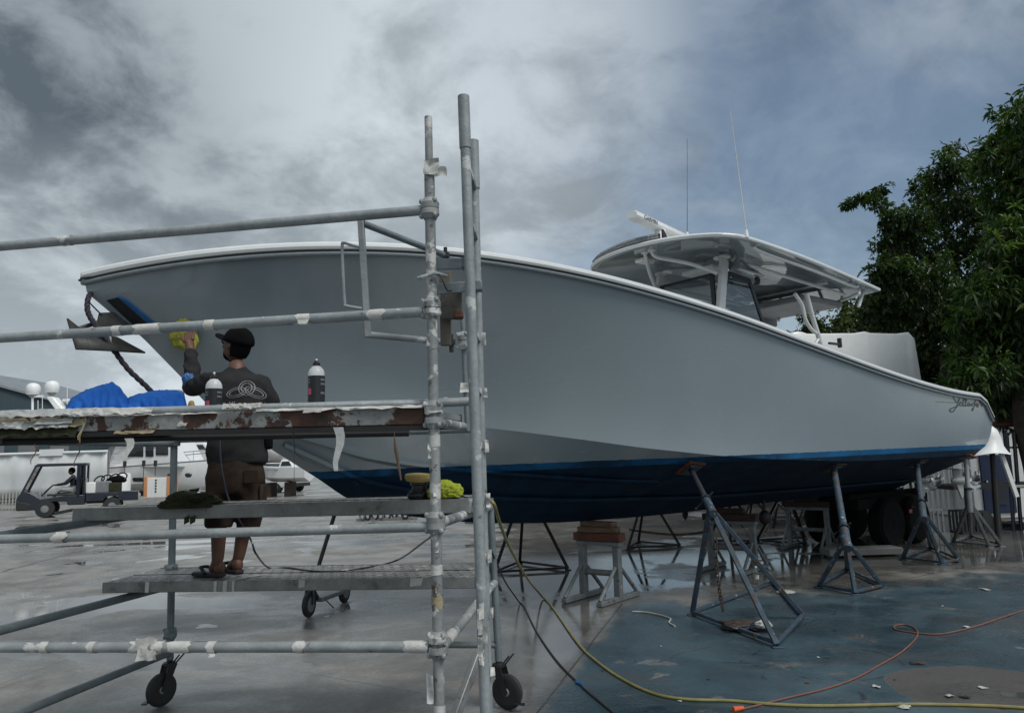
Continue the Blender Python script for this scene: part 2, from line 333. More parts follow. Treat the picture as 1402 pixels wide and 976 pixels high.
# ------------------------------------------------------------------ the yard floor: one sheet to the horizon
def ground_material():
    m, k, b = newmat('wet_concrete_yard')
    pos = k.n('ShaderNodeNewGeometry').outputs['Position']
    sp = k.n('ShaderNodeSeparateXYZ'); k.put(sp.inputs[0], pos); X, Y, _ = sp.outputs
    str_ = k.n('ShaderNodeMapping'); k.put(str_.inputs[0], pos); str_.inputs['Rotation'].default_value = (0, 0, R(12)); str_.inputs['Scale'].default_value = (.55, 1.2, 1)
    big = k.noise(str_.outputs[0], .33, 5, .55, .4); mid = k.noise(pos, 1.7, 6, .62, .3); fine = k.noise(pos, 24, 5, .65); grit = k.noise(pos, 90, 3, .6)
    con = k.mix(k.ramp(mid, .35, .68), (.285, .278, .255), (.165, .162, .150))
    con = k.mix(k.ramp(fine, .35, .7, 0, .35), con, (.115, .11, .10))
    con = k.mix(k.ramp(grit, .62, .7, 0, .45), con, (.06, .06, .058))
    brown = k.ramp(k.noise(pos, .8, 6, .6, .6), .50, .64, 0, .75)
    con = k.mix(brown, con, (.115, .10, .082))
    wet = k.ramp(k.m('ADD', k.m('MULTIPLY', big, .7), k.m('MULTIPLY', k.noise(pos, 1.1, 6, .65, .6), .3)), .46, .58)
    def side(a, c, sharp, wob):      # 1 on the right-hand side of the floor line a->c
        a, c = V(a), V(c); d = (c-a).normalized(); n = V((d.y, -d.x, 0))
        v = k.m('ADD', k.dot(pos, n), -n.dot(a)); v = k.m('ADD', v, k.m('MULTIPLY', k.m('SUBTRACT', mid, .5), wob))
        return k.ramp(v, -sharp, sharp)
    # blue painted wash bay, its edges worn
    blue = k.m('MULTIPLY', side(G(735, 976), G(852, 826), .10, .5), side(G(840, 828), G(1402, 785), .35, 2.4))
    wear = k.ramp(k.noise(pos, 2.4, 7, .68, .4), .60, .68)
    wear2 = k.ramp(k.noise(pos, .9, 5, .6, .3), .62, .66)
    worn = k.m('MAXIMUM', k.m('MULTIPLY', wear, .7), k.m('MULTIPLY', wear2, .8))
    bm_ = k.m('MULTIPLY', blue, k.m('SUBTRACT', 1.0, worn))
    pc = G(1345, 940); e = k.m('ADD', k.m('POWER', k.m('DIVIDE', k.m('ADD', X, -pc.x), .62), 2.0), k.m('POWER', k.m('DIVIDE', k.m('ADD', Y, -pc.y), .5), 2.0))
    e = k.m('ADD', e, k.m('MULTIPLY', k.m('SUBTRACT', mid, .5), 1.2))
    patch = k.ramp(e, 1.05, .95)
    bm_ = k.m('MULTIPLY', bm_, k.m('SUBTRACT', 1.0, patch))
    paint = k.mix(k.ramp(mid, .3, .7), (.048, .082, .104), (.030, .054, .070))
    paint = k.mix(k.ramp(fine, .45, .75, 0, .6), paint, (.03, .045, .055))
    lightn = k.ramp(k.noise(pos, .65, 5, .6, .5), .42, .66)
    paint = k.mix(k.m('MULTIPLY', lightn, .75), paint, (.075, .115, .135))
    blot = k.ramp(k.noise(pos, 3.2, 7, .72, 1.2), .60, .68)
    paint = k.mix(k.m('MULTIPLY', blot, .7), paint, (.018, .026, .032))
    dirt = k.ramp(k.noise(k.vmul(pos, (1, 1.8, 1)), 1.1, 6, .65, .8), .52, .66)
    paint = k.mix(k.m('MULTIPLY', dirt, .55), paint, (.06, .062, .058))
    for (qx, qy), rr, ww in (((1130, 905), .55, .025), ((1010, 945), .8, .03), ((1085, 875), .33, .02), ((1290, 800), .9, .03)):
        qc = G(qx, qy); rad_ = k.m('SQRT', k.m('ADD', k.m('POWER', k.m('ADD', X, -qc.x), 2.0), k.m('POWER', k.m('MULTIPLY', k.m('ADD', Y, -qc.y), 1.1), 2.0)))
        arc = k.m('MULTIPLY', k.ramp(k.m('ABSOLUTE', k.m('SUBTRACT', rad_, k.m('ADD', rr, k.m('MULTIPLY', k.m('SUBTRACT', mid, .5), .15)))), ww, 0.0), k.ramp(k.noise(pos, 2.6, 4, .6), .50, .58))
        paint = k.mix(k.m('MULTIPLY', arc, .7), paint, (.012, .016, .02))
    speck = k.ramp(k.noise(pos, 14, 3, .5), .70, .73)
    paint = k.mix(speck, paint, (.014, .018, .02))
    col = k.mix(bm_, con, paint)
    col = k.mix(k.m('MULTIPLY', patch, .85), col, k.mix(k.ramp(fine, .35, .65), (.105, .09, .075), (.06, .055, .048)))
    # darker brownish floor below and beyond the keel, broken up by noise
    dark_floor = k.m('MULTIPLY', side(G(690, 800), G(850, 700), 1.2, 1.5), k.ramp(k.noise(pos, .55, 5, .6), .33, .55))
    dark_floor = k.m('MULTIPLY', dark_floor, k.m('SUBTRACT', 1.0, bm_))
    col = k.mix(k.m('MULTIPLY', dark_floor, .65), col, (.07, .068, .064))
    # slab joints, a tar seam, hairline cracks
    def line(p0, p1, w, wob=.03):
        a, c = G(*p0), G(*p1); d = (c-a); L = d.length; d.normalize(); n = V((d.y, -d.x, 0))
        v = k.m('ABSOLUTE', k.m('ADD', k.m('ADD', k.dot(pos, n), -n.dot(a)), k.m('MULTIPLY', k.m('SUBTRACT', mid, .5), wob)))
        tt = k.m('ADD', k.dot(pos, d), -d.dot(a))
        return k.m('MULTIPLY', k.ramp(v, w, w*.5), k.m('MULTIPLY', k.m('GREATER_THAN', tt, 0.0), k.m('LESS_THAN', tt, L)))
    J = None
    for p0, p1, w, wob in (((0, 936), (118, 893), .007, .02), ((118, 893), (350, 908), .005, .03), ((350, 908), (640, 960), .005, .03), ((0, 783), (165, 740), .05, .25), ((-40, 825), (260, 770), .006, .05),
                           ((240, 770), (460, 700), .02, .1), ((0, 716), (130, 700), .16, .6), ((0, 712), (360, 668), .06, .2), ((700, 800), (1000, 730), .012, .1), ((455, 675), (560, 668), .03, .2), ((852, 826), (735, 976), .012, .04), ((900, 905), (1010, 872), .006, .3), ((1090, 860), (1190, 815), .006, .3), ((1200, 800), (1402, 760), .012, .05)):
        L = line(p0, p1, w, wob); J = L if J is None else k.m('MAXIMUM', J, L)
    smear = k.m('MULTIPLY', k.ramp(k.noise(str_.outputs[0], 2.2, 6, .7, 1.0), .66, .70), .65)
    J = k.m('MAXIMUM', k.m('MULTIPLY', J, .8), k.m('MULTIPLY', smear, .8))
    col = k.mix(J, col, (.025, .025, .025))
    puddle = k.ramp(big, .575, .60)
    p2 = k.ramp(k.noise(pos, .9, 4, .5, .3), .60, .64)
    puddle = k.m('MAXIMUM', puddle, k.m('MULTIPLY', p2, k.m('SUBTRACT', 1.0, bm_)))
    film = k.m('MULTIPLY', k.m('MULTIPLY', side(G(670, 900), G(690, 700), .5, 1.5), side(G(1402, 775), G(860, 812), .5, 2.5)), k.ramp(k.noise(pos, .7, 5, .6, .4), .36, .46))
    film = k.m('MAXIMUM', film, k.m('MULTIPLY', k.m('MULTIPLY', side(G(690, 976), G(700, 780), .3, .8), side(G(860, 812), G(735, 976), .15, .4)), .8))
    puddle = k.m('MAXIMUM', puddle, k.m('MULTIPLY', film, .9))
    col = k.mix(k.m('MULTIPLY', wet, .42), col, k.mix(1.0, col, (.34, .35, .36), 'MULTIPLY'))
    col = k.mix(k.m('MULTIPLY', puddle, .5), col, k.mix(1.0, col, (.4, .41, .42), 'MULTIPLY'))
    rg = k.m('ADD', k.ramp(wet, 0, 1, .46, .17), k.m('MULTIPLY', k.m('SUBTRACT', fine, .5), .22))
    rg = k.m('ADD', rg, k.m('MULTIPLY', bm_, -.04))
    rg = k.m('MULTIPLY', rg, k.ramp(puddle, 0, 1, 1, .14))
    k.put(b.inputs['Base Color'], col); k.put(b.inputs['Roughness'], rg)
    bp = k.n('ShaderNodeBump'); bp.inputs['Distance'].default_value = .006
    k.put(bp.inputs['Strength'], k.ramp(puddle, 0, 1, .55, .02))
    k.put(bp.inputs['Height'], k.m('ADD', fine, k.m('MULTIPLY', mid, 1.2))); k.put(b.inputs['Normal'], bp.outputs[0])
    return m
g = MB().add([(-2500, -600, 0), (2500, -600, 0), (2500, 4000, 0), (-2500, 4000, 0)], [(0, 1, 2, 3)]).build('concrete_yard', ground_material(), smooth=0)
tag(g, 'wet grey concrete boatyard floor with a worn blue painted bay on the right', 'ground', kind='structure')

# ------------------------------------------------------------------ the boat
TH = R(38); BA = V((math.cos(TH), math.sin(TH), 0)); BP = V((math.sin(TH), -math.cos(TH), 0)); B0 = V((-3.32, 5.85, 0)); BL = 12.5
def BW(u, v, z): return B0 + BA*u + BP*v + V((0, 0, z))
def toB(p): q = V(p)-B0; return V((q.dot(BA), q.dot(BP), p[2]))
def PV(px, py, v):
    r = ray(px, py); t = (v - (O-B0).dot(BP))/r.dot(BP); return O + r*t
def PU(px, py, u):
    r = ray(px, py); t = (u - (O-B0).dot(BA))/r.dot(BA); return O + r*t
def PHB(px, py, hb):
    r = ray(px, py); t = 3.0; q = toB(O+r*t); g0 = q.y-hb(q.x)
    while t < 30:
        t2 = t+.05; q = toB(O+r*t2); g1 = q.y-hb(q.x)
        if g0 > 0 >= g1: return O + r*(t + .05*g0/(g0-g1))
        t, g0 = t2, g1
    raise ValueError((px, py))
hbs = lambda u: 0 if u <= 0 else pchip([0, .25, .7, 1.6, 2.8, 4.5, 6.5, 9, BL], [0, .24, .56, .98, 1.33, 1.58, 1.72, 1.76, 1.70], u)
sheer_px = [(105, 385), (140, 374), (200, 362), (300, 351), (430, 346), (560, 350), (660, 358), (800, 379), (900, 402), (1000, 435), (1100, 475), (1200, 509), (1270, 529), (1320, 543)]
SH = [toB(PV(105, 385, 0))] + [toB(PHB(x, y, hbs)) for x, y in sheer_px[1:]]
us = [p.x for p in SH]; zs = [p.z for p in SH]
us[0] = 0
co = np.polyfit(us, zs, 4, w=[2]+[1]*(len(us)-1)); zsheer0 = lambda u: float(np.polyval(co, u))
UEND = 12.0
def zsheer(u):
    z = zsheer0(min(u, UEND+.5))
    if u > UEND: z -= .34*((u-UEND)/(BL-UEND))**2.2
    return z
ST = [toB(PV(x, y, 0)) for x, y in ((119, 401), (150, 427), (195, 462), (240, 508), (290, 560))]
UC0, ZC0 = ST[-1].x, ST[-1].z
hbc = lambda u: 0 if u <= UC0 else pchip([UC0, UC0+.5, 3.0, 4.3, 6, 8, BL], [0, .30, .66, 1.06, 1.36, 1.48, 1.50], u)
CHp = [(450, 567), (560, 574), (670, 586), (800, 602), (900, 615), (1050, 628), (1200, 630), (1340, 622)]
CH = [toB(PHB(x, y, hbc)) for x, y in CHp]
zchine = lambda u: pchip([UC0]+[p.x for p in CH], [ZC0]+[p.z for p in CH], u)
KE = [toB(PV(x, y, 0)) for x, y in ((345, 598), (435, 655), (480, 684), (560, 706), (680, 716), (800, 713), (920, 703), (1030, 690))]
ku = [UC0]+[p.x for p in KE]+[BL]; kz = [ZC0]+[p.z for p in KE]; kz.append(kz[-1]+.0)
zkeel = lambda u: pchip(ku, kz, u)
print('sheer', [(round(a, 2), round(b, 2), round(zsheer0(a), 2)) for a, b in zip(us, zs)])
print('stem', [(round(p.x, 2), round(p.z, 2)) for p in ST]); print('chine', [(round(p.x, 2), round(p.z, 2)) for p in CH]); print('keel', [(round(a, 2), round(b, 2)) for a, b in zip(ku, kz)])
def stem_u(z): # stem line between chine root and bow tip
    zz = [ZC0]+[p.z for p in ST[-2::-1]]+[zsheer(0)]; uu = [UC0]+[p.x for p in ST[-2::-1]]+[0]
    return float(np.interp(z, zz, uu))
NT_, NW = 90, 22
ts = [(i/NT_)**1.45 for i in range(NT_+1)]
def topside(t, w, sgn=1):
    us_ = BL*t; uc = UC0+(BL-UC0)*t
    zc, zs_ = zchine(uc), zsheer(us_); z = zc+(zs_-zc)*w
    kf = 1.0 + 1.5*max(0, 1-t*1.5)**1.2
    g_ = w**kf
    if t > .5: g_ = g_ + (t-.5)*.35*math.sin(math.pi*w)          # a little tumblehome aft
    v = hbc(uc)+(hbs(us_)-hbc(uc))*g_
    u = uc+(us_-uc)*w
    if t == 0: u = stem_u(z); v = 0
    else:
        f = max(0, 1-t*14); u = u*(1-f)+(stem_u(z)+us_*(1))*f if f > 0 else u
    return BW(u, sgn*v, z)
def bottom(t, w, sgn=1):       # w 0 keel, 1 chine
    uc = UC0+(BL-UC0)*t; zc, zk = zchine(uc), zkeel(uc); v = hbc(uc)*w
    conc = 1 - .10*math.sin(math.pi*w)*max(0, 1-t*3)
    return BW(uc, sgn*v, zk+(zc-zk)*(w**(1.0+.35*max(0, 1-t*2.5))) )
def hull_material():
    m, k, b = newmat('grey_hull_and_antifouling')
    pos = k.n('ShaderNodeNewGeometry').outputs['Position']
    q = k.n('ShaderNodeVectorMath', operation='SUBTRACT'); k.put(q.inputs[0], pos); q.inputs[1].default_value = B0
    u = k.dot(q.outputs[0], BA); sp = k.n('ShaderNodeSeparateXYZ'); k.put(sp.inputs[0], pos); z = sp.outputs[2]
    h = k.m('SUBTRACT', z, k.m('ADD', WL0, k.m('MULTIPLY', u, WL1)))
    ragged = k.m('MULTIPLY', k.m('SUBTRACT', k.noise(pos, 9, 4, .6), .5), .02)
    h2 = k.m('ADD', h, ragged)
    bot = k.m('LESS_THAN', h2, 0.0)
    n = k.noise(pos, 1.1, 5, .55); sm = k.noise(k.vmul(pos, (3, 3, .7)), 2.0, 6, .65)
    gel = k.mix(k.ramp(n, .3, .7), (.245, .292, .318), (.232, .278, .304))
    gel = k.mix(k.ramp(sm, .60, .75, 0, .08), gel, (.34, .37, .38))
    haze = k.noise(k.vmul(pos, (1.2, 1.2, 5)), 1.6, 6, .7, .8)
    gel = k.mix(k.ramp(haze, .70, .80, 0, .07), gel, (.34, .37, .37))
    nav = k.mix(k.ramp(k.noise(pos, 3.5, 6, .62), .3, .72), (.0035, .014, .032), (.006, .024, .048))
    nav = k.mix(k.ramp(k.noise(k.vmul(pos, (1, 1, 3)), 2.4, 7, .7, .8), .58, .70, 0, .5), nav, (.022, .045, .062))
    nav = k.mix(k.ramp(k.noise(pos, 13, 4, .6), .66, .70, 0, .7), nav, (.03, .05, .06))
    strip = k.m('MULTIPLY', k.ramp(h2, -.075, -.06), k.m('MAXIMUM', k.ramp(k.noise(pos, 1.3, 4, .6), .42, .58, .25, 1.0), k.ramp(u, 6.6, 7.5)))
    nav = k.mix(strip, nav, k.mix(k.ramp(n, .4, .6), (.012, .12, .28), (.015, .085, .19)))
    k.put(b.inputs['Base Color'], k.mix(bot, gel, nav))
    k.put(b.inputs['Specular IOR Level'], k.m('SUBTRACT', .5, k.m('MULTIPLY', bot, .35))); k.put(b.inputs['Roughness'], k.m('ADD', k.m('MULTIPLY', bot, .45), k.ramp(haze, .50, .72, .17, .34)))
    k.put(b.inputs['Coat Weight'], k.m('MULTIPLY', k.m('SUBTRACT', 1.0, bot), .6)); b.inputs['Coat Roughness'].default_value = .07
    bp = k.n('ShaderNodeBump'); bp.inputs['Strength'].default_value = .35; bp.inputs['Distance'].default_value = .006
    k.put(bp.inputs['Height'], k.m('ADD', k.noise(pos, 1.7, 3, .5), k.m('MULTIPLY', k.noise(pos, 60, 3, .6), .015))); k.put(b.inputs['Normal'], bp.outputs[0]); k.put(b.inputs['Coat Normal'], bp.outputs[0])
    return m
WL0, WL1 = 1.545, .0055
def boat_part(mb, name, mat, parent=None, **kw): return mb.build(name, mat, parent or boat, **kw)
boat = thing('fishing_boat', BW(6, 0, 0), 'big grey hulled fishing boat with navy bottom propped on stands', 'boat')
M['hull'] = hull_material()
hb_ = MB()
hb_.grid([[topside(t, w/NW) for w in range(NW+1)] for t in ts]); hb_.grid([[topside(t, w/NW, -1) for w in range(NW+1)] for t in ts])
hb_.grid([[bottom(t, w/12) for w in range(13)] for t in ts]); hb_.grid([[bottom(t, w/12, -1) for w in range(13)] for t in ts])
tr = [topside(1, w/NW) for w in range(NW+1)]; trb = [bottom(1, w/12) for w in range(12, -1, -1)]; tr2 = [bottom(1, w/12, -1) for w in range(13)]; tr3 = [topside(1, w/NW, -1) for w in range(NW+1)]
hb_.add(list(reversed(tr))+trb[1:]+tr2[1:]+tr3[1:], [tuple(range(len(tr)+12+12+NW))])
hull = boat_part(hb_, 'hull', 'hull', smooth=13)
hull_bvh = BVHTree.FromPolygons([tuple(v) for v in hb_.v], hb_.f)
# deck and cockpit sole
dk = MB(); dk.grid([[BW(BL*t, f*(hbs(BL*t)-.02), zsheer(BL*t)-.03+.05*(1-f*f)) for f in (-1, -.6, -.2, .2, .6, 1)] for t in ts if BL*t < 5.4])
boat_part(dk, 'foredeck', 'whitegel')
ck = MB()
for sg in (1, -1):
    ck.grid([[BW(u, sg*(hbs(u)-.02), zsheer(u)-.02), BW(u, sg*(hbs(u)-.30), zsheer(u)-.02), BW(u, sg*max(.3, hbc(u)-.16), 1.80)] for u in np.linspace(5.3, 12.1, 24)])
ck.grid([[BW(u, -hbc(u)+.16, 1.80), BW(u, hbc(u)-.16, 1.80)] for u in np.linspace(5.3, 12.2, 12)]); ck.grid([[BW(5.32, -hbc(5.3)+.16, 1.80), BW(5.32, hbc(5.3)-.16, 1.80)], [BW(5.32, -1.5, zsheer(5.3)-.04), BW(5.32, 1.5, zsheer(5.3)-.04)]])
boat_part(ck, 'cockpit', 'whitegel')
# gunwale cap, black insert, grey lip
M['rub_grey'] = pbr('hull_grey_lip', (.26, .30, .32), (.23, .27, .29), 3, .35)
def rim(name, mat, off_out, dz, r, sg):
    pts = []
    for t in np.linspace(0, 1, 70):
        u = BL*t**1.3; pts.append(BW(u-(off_out if u == 0 else 0), sg*(hbs(u)+off_out), zsheer(u)+dz))
    return boat_part(MB().tube(pts, r, 10), name, mat)
for sg in (1, -1):
    rim('gunwale_cap', 'whitegel', .000, .040, .040, sg); rim('rub_strip', 'blk', .034, .006, .009, sg); rim('rub_rail', 'rub_grey', .012, -.016, .021, sg)
# spray rails below the chine
for frac, mt in ((.62, 'grey'),):
    for sg in (1, -1):
        rows = []
        for t in np.linspace(.012, .40, 40):
            p = bottom(t, frac, sg); q = bottom(t, frac-.06, sg); wd = .045*min(1, t*25)*min(1, (.40-t)*12+.05); o_ = BP*sg
            rows.append([p, p+o_*wd*.9+V((0, 0, -.004)), p+o_*wd*.55+V((0, 0, -.03)), q])
        boat_part(MB().grid(rows), 'spray_rail', 'hull', smooth=20)
for sg in (1, -1):
    rows = []
    for t in np.linspace(.05, .95, 60):
        p = bottom(t, .36, sg); q = bottom(t, .29, sg); wd = .05
        rows.append([p, p+BP*sg*wd+V((0, 0, -.002)), p+BP*sg*wd*.6+V((0, 0, -.035)), q])
    boat_part(MB().grid(rows), 'strake', 'hull', smooth=20)
# anchor recess: its darkness painted as a flat black patch, plus blue lip
def hull_hit(px, py, off=0.0):
    r = ray(px, py); h = hull_bvh.ray_cast(O, r)
    return h[0] - r*off if h[0] is not None else None
def on_hull(poly, off, n=6):
    rows = []; (a, b_, c, d_) = [V((x, y, 0)) for x, y in poly]
    for i in range(n+1):
        p, q = a.lerp(d_, i/n), b_.lerp(c, i/n); row = []
        for j in range(n+1):
            r_ = p.lerp(q, j/n); h = hull_hit(r_.x, r_.y, off); row.append(h if h is not None else PV(r_.x, r_.y, .012))
        rows.append(row)
    return MB().grid(rows)
boat_part(on_hull([(146, 411), (163, 407), (205, 441), (193, 455)], .006), 'pocket_dark_patch', 'blkgloss', smooth=0, solid=.006)
boat_part(on_hull([(161, 405.5), (174, 411), (211, 441), (204, 443)], .010), 'pocket_lip', 'bluebox', smooth=0, solid=.02)
# ---- console, windows
ZT = lambda u: 4.23 - (u-6.84)*.06
Cf = .55
def frame_poly(pts, w, off, name, mat, parent=None):
    mb = MB(); n = len(pts); c = sum(pts, V((0, 0, 0)))/n
    inner = [p + (c-p).normalized()*w*1.5 for p in pts]
    mb2 = []
    for i in range(n):
        j = (i+1) % n; mb.prism([pts[i], pts[j], inner[j], inner[i]], off)
    return boat_part(mb, name, mat, parent, smooth=0), inner
side = [PV(*q, Cf) for q in ((998, 371), (1028, 382), (1048, 447), (1022, 444), (980, 432))]
front_u = toB(side[0]).x
fr, inn = frame_poly(side, .045, -BP*.03, 'side_window', 'blkgloss')
boat_part(MB().add([p-BP*.012 for p in inn], [tuple(range(len(inn)))]), 'pane', 'glass', fr, smooth=0)
UF = toB(PV(985, 372, Cf)).x
fpt = [PU(977, 373, UF-.02), PU(967, 420, UF-.02)]
z1, z0 = fpt[0].z, fpt[1].z
fpt = [BW(UF-.02, .46, z1), BW(UF-.06, .5, z0-.10), BW(UF-.06, -.5, z0-.10), BW(UF-.02, -.46, z1)]
fr2, inn2 = frame_poly(fpt, .045, BA*.03, 'windscreen', 'blkgloss')
boat_part(MB().add([p+BA*.012 for p in inn2], [tuple(range(len(inn2)))]), 'pane', 'glass', fr2, smooth=0)
for sg in (1, -1):
    a_ = PV(979, 432, Cf); a_ = BW(toB(a_).x, sg*Cf, a_.z-.5); b_ = PV(992, 366, Cf); b_ = BW(toB(b_).x, sg*Cf, ZT(7)-.06)
    boat_part(MB().bar(a_, b_, .13, .07, BP), 'corner_post', 'rail_white', bevel=.015)
    boat_part(MB().lathe(b_+V((0, 0, .02)), (0, 0, 1), [(.085, 0), (.085, .02), (.06, .04)], 16), 'post_flange', 'rail_white')
ub = UF+1.5
boat_part(MB().box(BW(UF+.75, 0, 2.35), (1.5, 1.12, 1.3), Matrix((BA, -BP, V((0, 0, 1)))).transposed()), 'console', 'whitegel', bevel=.06)
boat_part(MB().box(BW(UF+.55, 0, 3.04), (.7, 1.0, .14), Matrix((BA, -BP, V((0, 0, 1)))).transposed()), 'dashboard', 'grey', bevel=.03)
ss = [PV(*q, -Cf) for q in ((1000, 385), (1030, 396), (1040, 430), (995, 430))]
for i in range(3):
    boat_part(MB().box(BW(UF+2.2, -.6+.6*i, 2.35), (.5, .52, 1.1), Matrix((BA, -BP, V((0, 0, 1)))).transposed()), 'helm_seat', 'whitegel', bevel=.06)
# ---- hardtop
outer = []
def top_outline(nn=10):
    pts = [(10.66, 1.02), (10.74, .5), (10.76, 0), (10.74, -.5), (10.66, -1.02)]
    front = [(7.0, -1.2), (6.62, -1.14), (6.40, -.9), (6.27, -.5), (6.24, 0), (6.34, .5), (6.55, .9), (6.80, 1.12), (7.15, 1.2)]
    return pts + [(9.4, -1.13), (8.2, -1.2)] + front + [(8.2, 1.2), (9.4, 1.13)]
tpl = top_outline()
TPL = [V((x, y, 0)) for x, y in tpl]; TPL = spline(TPL+[TPL[0]], 5)[:-1]
def ring(sc, dz, crown=0):
    return [BW(8.25+(p.x-8.25)*sc, p.y*sc, ZT(p.x)+dz+crown*(1-(p.y*sc/1.2)**2)) for p in TPL]
ht = MB(); rows = [ring(.992, 0), ring(1.0, .012), ring(1.003, .03), ring(.996, .048), ring(.97, .06, .01), ring(.6, .085, .05), ring(.05, .09, .06)]
ht.grid(rows, True); hardtop = boat_part(ht, 'hardtop', 'whitegel', smooth=50)
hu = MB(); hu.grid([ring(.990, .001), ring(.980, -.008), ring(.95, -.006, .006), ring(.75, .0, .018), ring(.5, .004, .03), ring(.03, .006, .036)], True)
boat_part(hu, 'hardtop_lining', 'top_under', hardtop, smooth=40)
# light grey recesses / hatches moulded into the lining
def lin(u, v, dz=-.012): return BW(u, v, ZT(u)+dz+.004+.026*(1-(v/1.2)**2))
def pipe(name, pts, r=.027, parent=None, mat='rail_white'): return boat_part(MB().tube(spline(pts, 6), r, 12), name, mat, parent)
for sg in (1, -1):
    pb = [lin(6.55, sg*.06), lin(6.62, sg*.10, -.09), BW(6.95, sg*.34, ZT(7)-.13), BW(UF-.03, sg*(Cf-.02), ZT(7)-.26)]
    pp = pipe('front_brace', pb)
    boat_part(MB().lathe(lin(6.55, sg*.06, .0), (0, 0, -1), [(.055, 0), (.055, .012), (.03, .025)], 14), 'brace_flange', 'rail_white', pp)
    pipe('grab_rail', [lin(7.3, sg*1.12, -.02), lin(7.4, sg*1.12, -.07), lin(8.6, sg*1.10, -.08), lin(9.9, sg*1.0, -.07), lin(10.0, sg*1.0, -.02)], .02)
    pipe('long_rail', [lin(7.7, sg*.75, -.12), lin(8.6, sg*.78, -.14), lin(9.5, sg*.78, -.14), lin(10.1, sg*.74, -.12)], .024)
# rear legs
for sg in (1, -1):
    q = lambda x, y: V((toB(PV(x, y, .85)).x, 0, PV(x, y, .85).z))
    def qq(x, y): p = PV(x, y, .85); return BW(toB(p).x, sg*.85, p.z)
    pipe('rear_leg', [qq(1104, 402), qq(1113, 436), qq(1125, 476), qq(1127, 500)], .034)
    pipe('rear_leg_brace', [qq(1088, 402), qq(1098, 418), qq(1103, 438), qq(1112, 452), qq(1121, 458)], .026)
    pipe('lower_strut', [qq(1123, 461), qq(1112, 478), qq(1108, 492)], .022)
rb = pipe('aft_rail', [BW(10.05, 1.0, ZT(10)-.13), BW(10.25, .5, ZT(10)-.16), BW(10.25, -.5, ZT(10)-.16), BW(10.05, -1.0, ZT(10)-.13)], .022)
for v in (-.85, -.5, -.15, .2, .55, .88):
    boat_part(MB().tube([BW(10.22, v, ZT(10)-.30), BW(10.42, v, ZT(10)-.02)], .026, 10), 'rod_holder', 'rail_white', rb)
# lamps, speakers, hatch and camera under the top
for u, v in ((7.45, .45), (7.45, -.45), (8.75, .5), (8.75, -.5), (9.7, .45), (9.7, -.45)):
    boat_part(MB().lathe(lin(u, v, -.005), (0, 0, -1), [(.075, 0), (.075, .02), (.055, .03), (.05, .022), (.01, .022)], 16), 'ceiling_lamp', 'white', hardtop)
boat_part(MB().box(lin(6.75, -.25, -.04), (.22, .16, .05), Matrix.Rotation(TH, 3, 'Z')), 'ceiling_vent', 'white', hardtop, bevel=.01)
cmr = MB(); cmr.box(lin(8.6, .25, -.06), (.06, .05, .09)); cmr.box(lin(8.66, .18, -.09), (.09, .07, .05)); cmr.box(lin(8.5, .3, -.08), (.05, .04, .05))
boat_part(cmr, 'ceiling_camera', 'blkgloss', hardtop, bevel=.008)
boat_part(MB().box(lin(7.7, 0, -.06), (.34, .55, .08), Matrix.Rotation(TH, 3, 'Z')), 'overhead_box', 'white', hardtop, bevel=.03)
boat_part(MB().box(BW(9.75, -.15, ZT(9.8)-.22), (1.1, 1.5, .10), Matrix.Rotation(TH, 3, 'Z')), 'electronics_box', 'grey', hardtop, bevel=.03)
boat_part(MB().box(BW(9.4, -.75, ZT(9.8)-.30), (2.0, .25, .16), Matrix.Rotation(TH, 3, 'Z')), 'rod_locker', 'grey', hardtop, bevel=.03)
for v in (-.35, .35): boat_part(MB().bar(lin(8.0, v, -.03), lin(10.0, v, -.03), .06, .03), 'lining_channel', 'whitegel', hardtop, bevel=.01)
boat_part(MB().bar(lin(9.5, -.8, -.05), lin(9.5, .8, -.05), .10, .04), 'lining_channel', 'whitegel', hardtop, bevel=.01)
# LED bar along the front edge
lb = [BW(*p) for p in ((6.56, -1.02, ZT(6.5)+.085), (6.41, -.72, ZT(6.4)+.095), (6.33, -.35, ZT(6.3)+.10), (6.32, .0, ZT(6.3)+.105), (6.40, .35, ZT(6.3)+.10))]
lbs = spline(lb, 6); bar_ = MB()
bar_.grid([[p+V((0, 0, .045)), p-BA*.04+V((0, 0, .04)), p-BA*.045+V((0, 0, -.03)), p+V((0, 0, -.035))] for p in lbs], True)
lbo = boat_part(bar_, 'light_bar', 'grey', smooth=30)
le = MB()
for i in range(len(lbs)-1):
    for f in (.25, .75):
        for dz in (.02, -.012):
            p = lbs[i].lerp(lbs[i+1], f)-BA*.043+V((0, 0, dz)); le.lathe(p, -BA, [(.013, 0), (.010, .005)], 8)
boat_part(le, 'led', 'led', lbo)
boat_part(MB().prism([lbs[-1]+BP*.02+V((0, 0, -.04)), lbs[-1]+BP*.02+BA*.12+V((0, 0, -.04)), lbs[-1]+BP*.02+BA*.03+V((0, 0, .09)), lbs[-1]+BP*.02+V((0, 0, .09))], BP*.02), 'light_bracket', 'blkgloss', lbo, smooth=0)
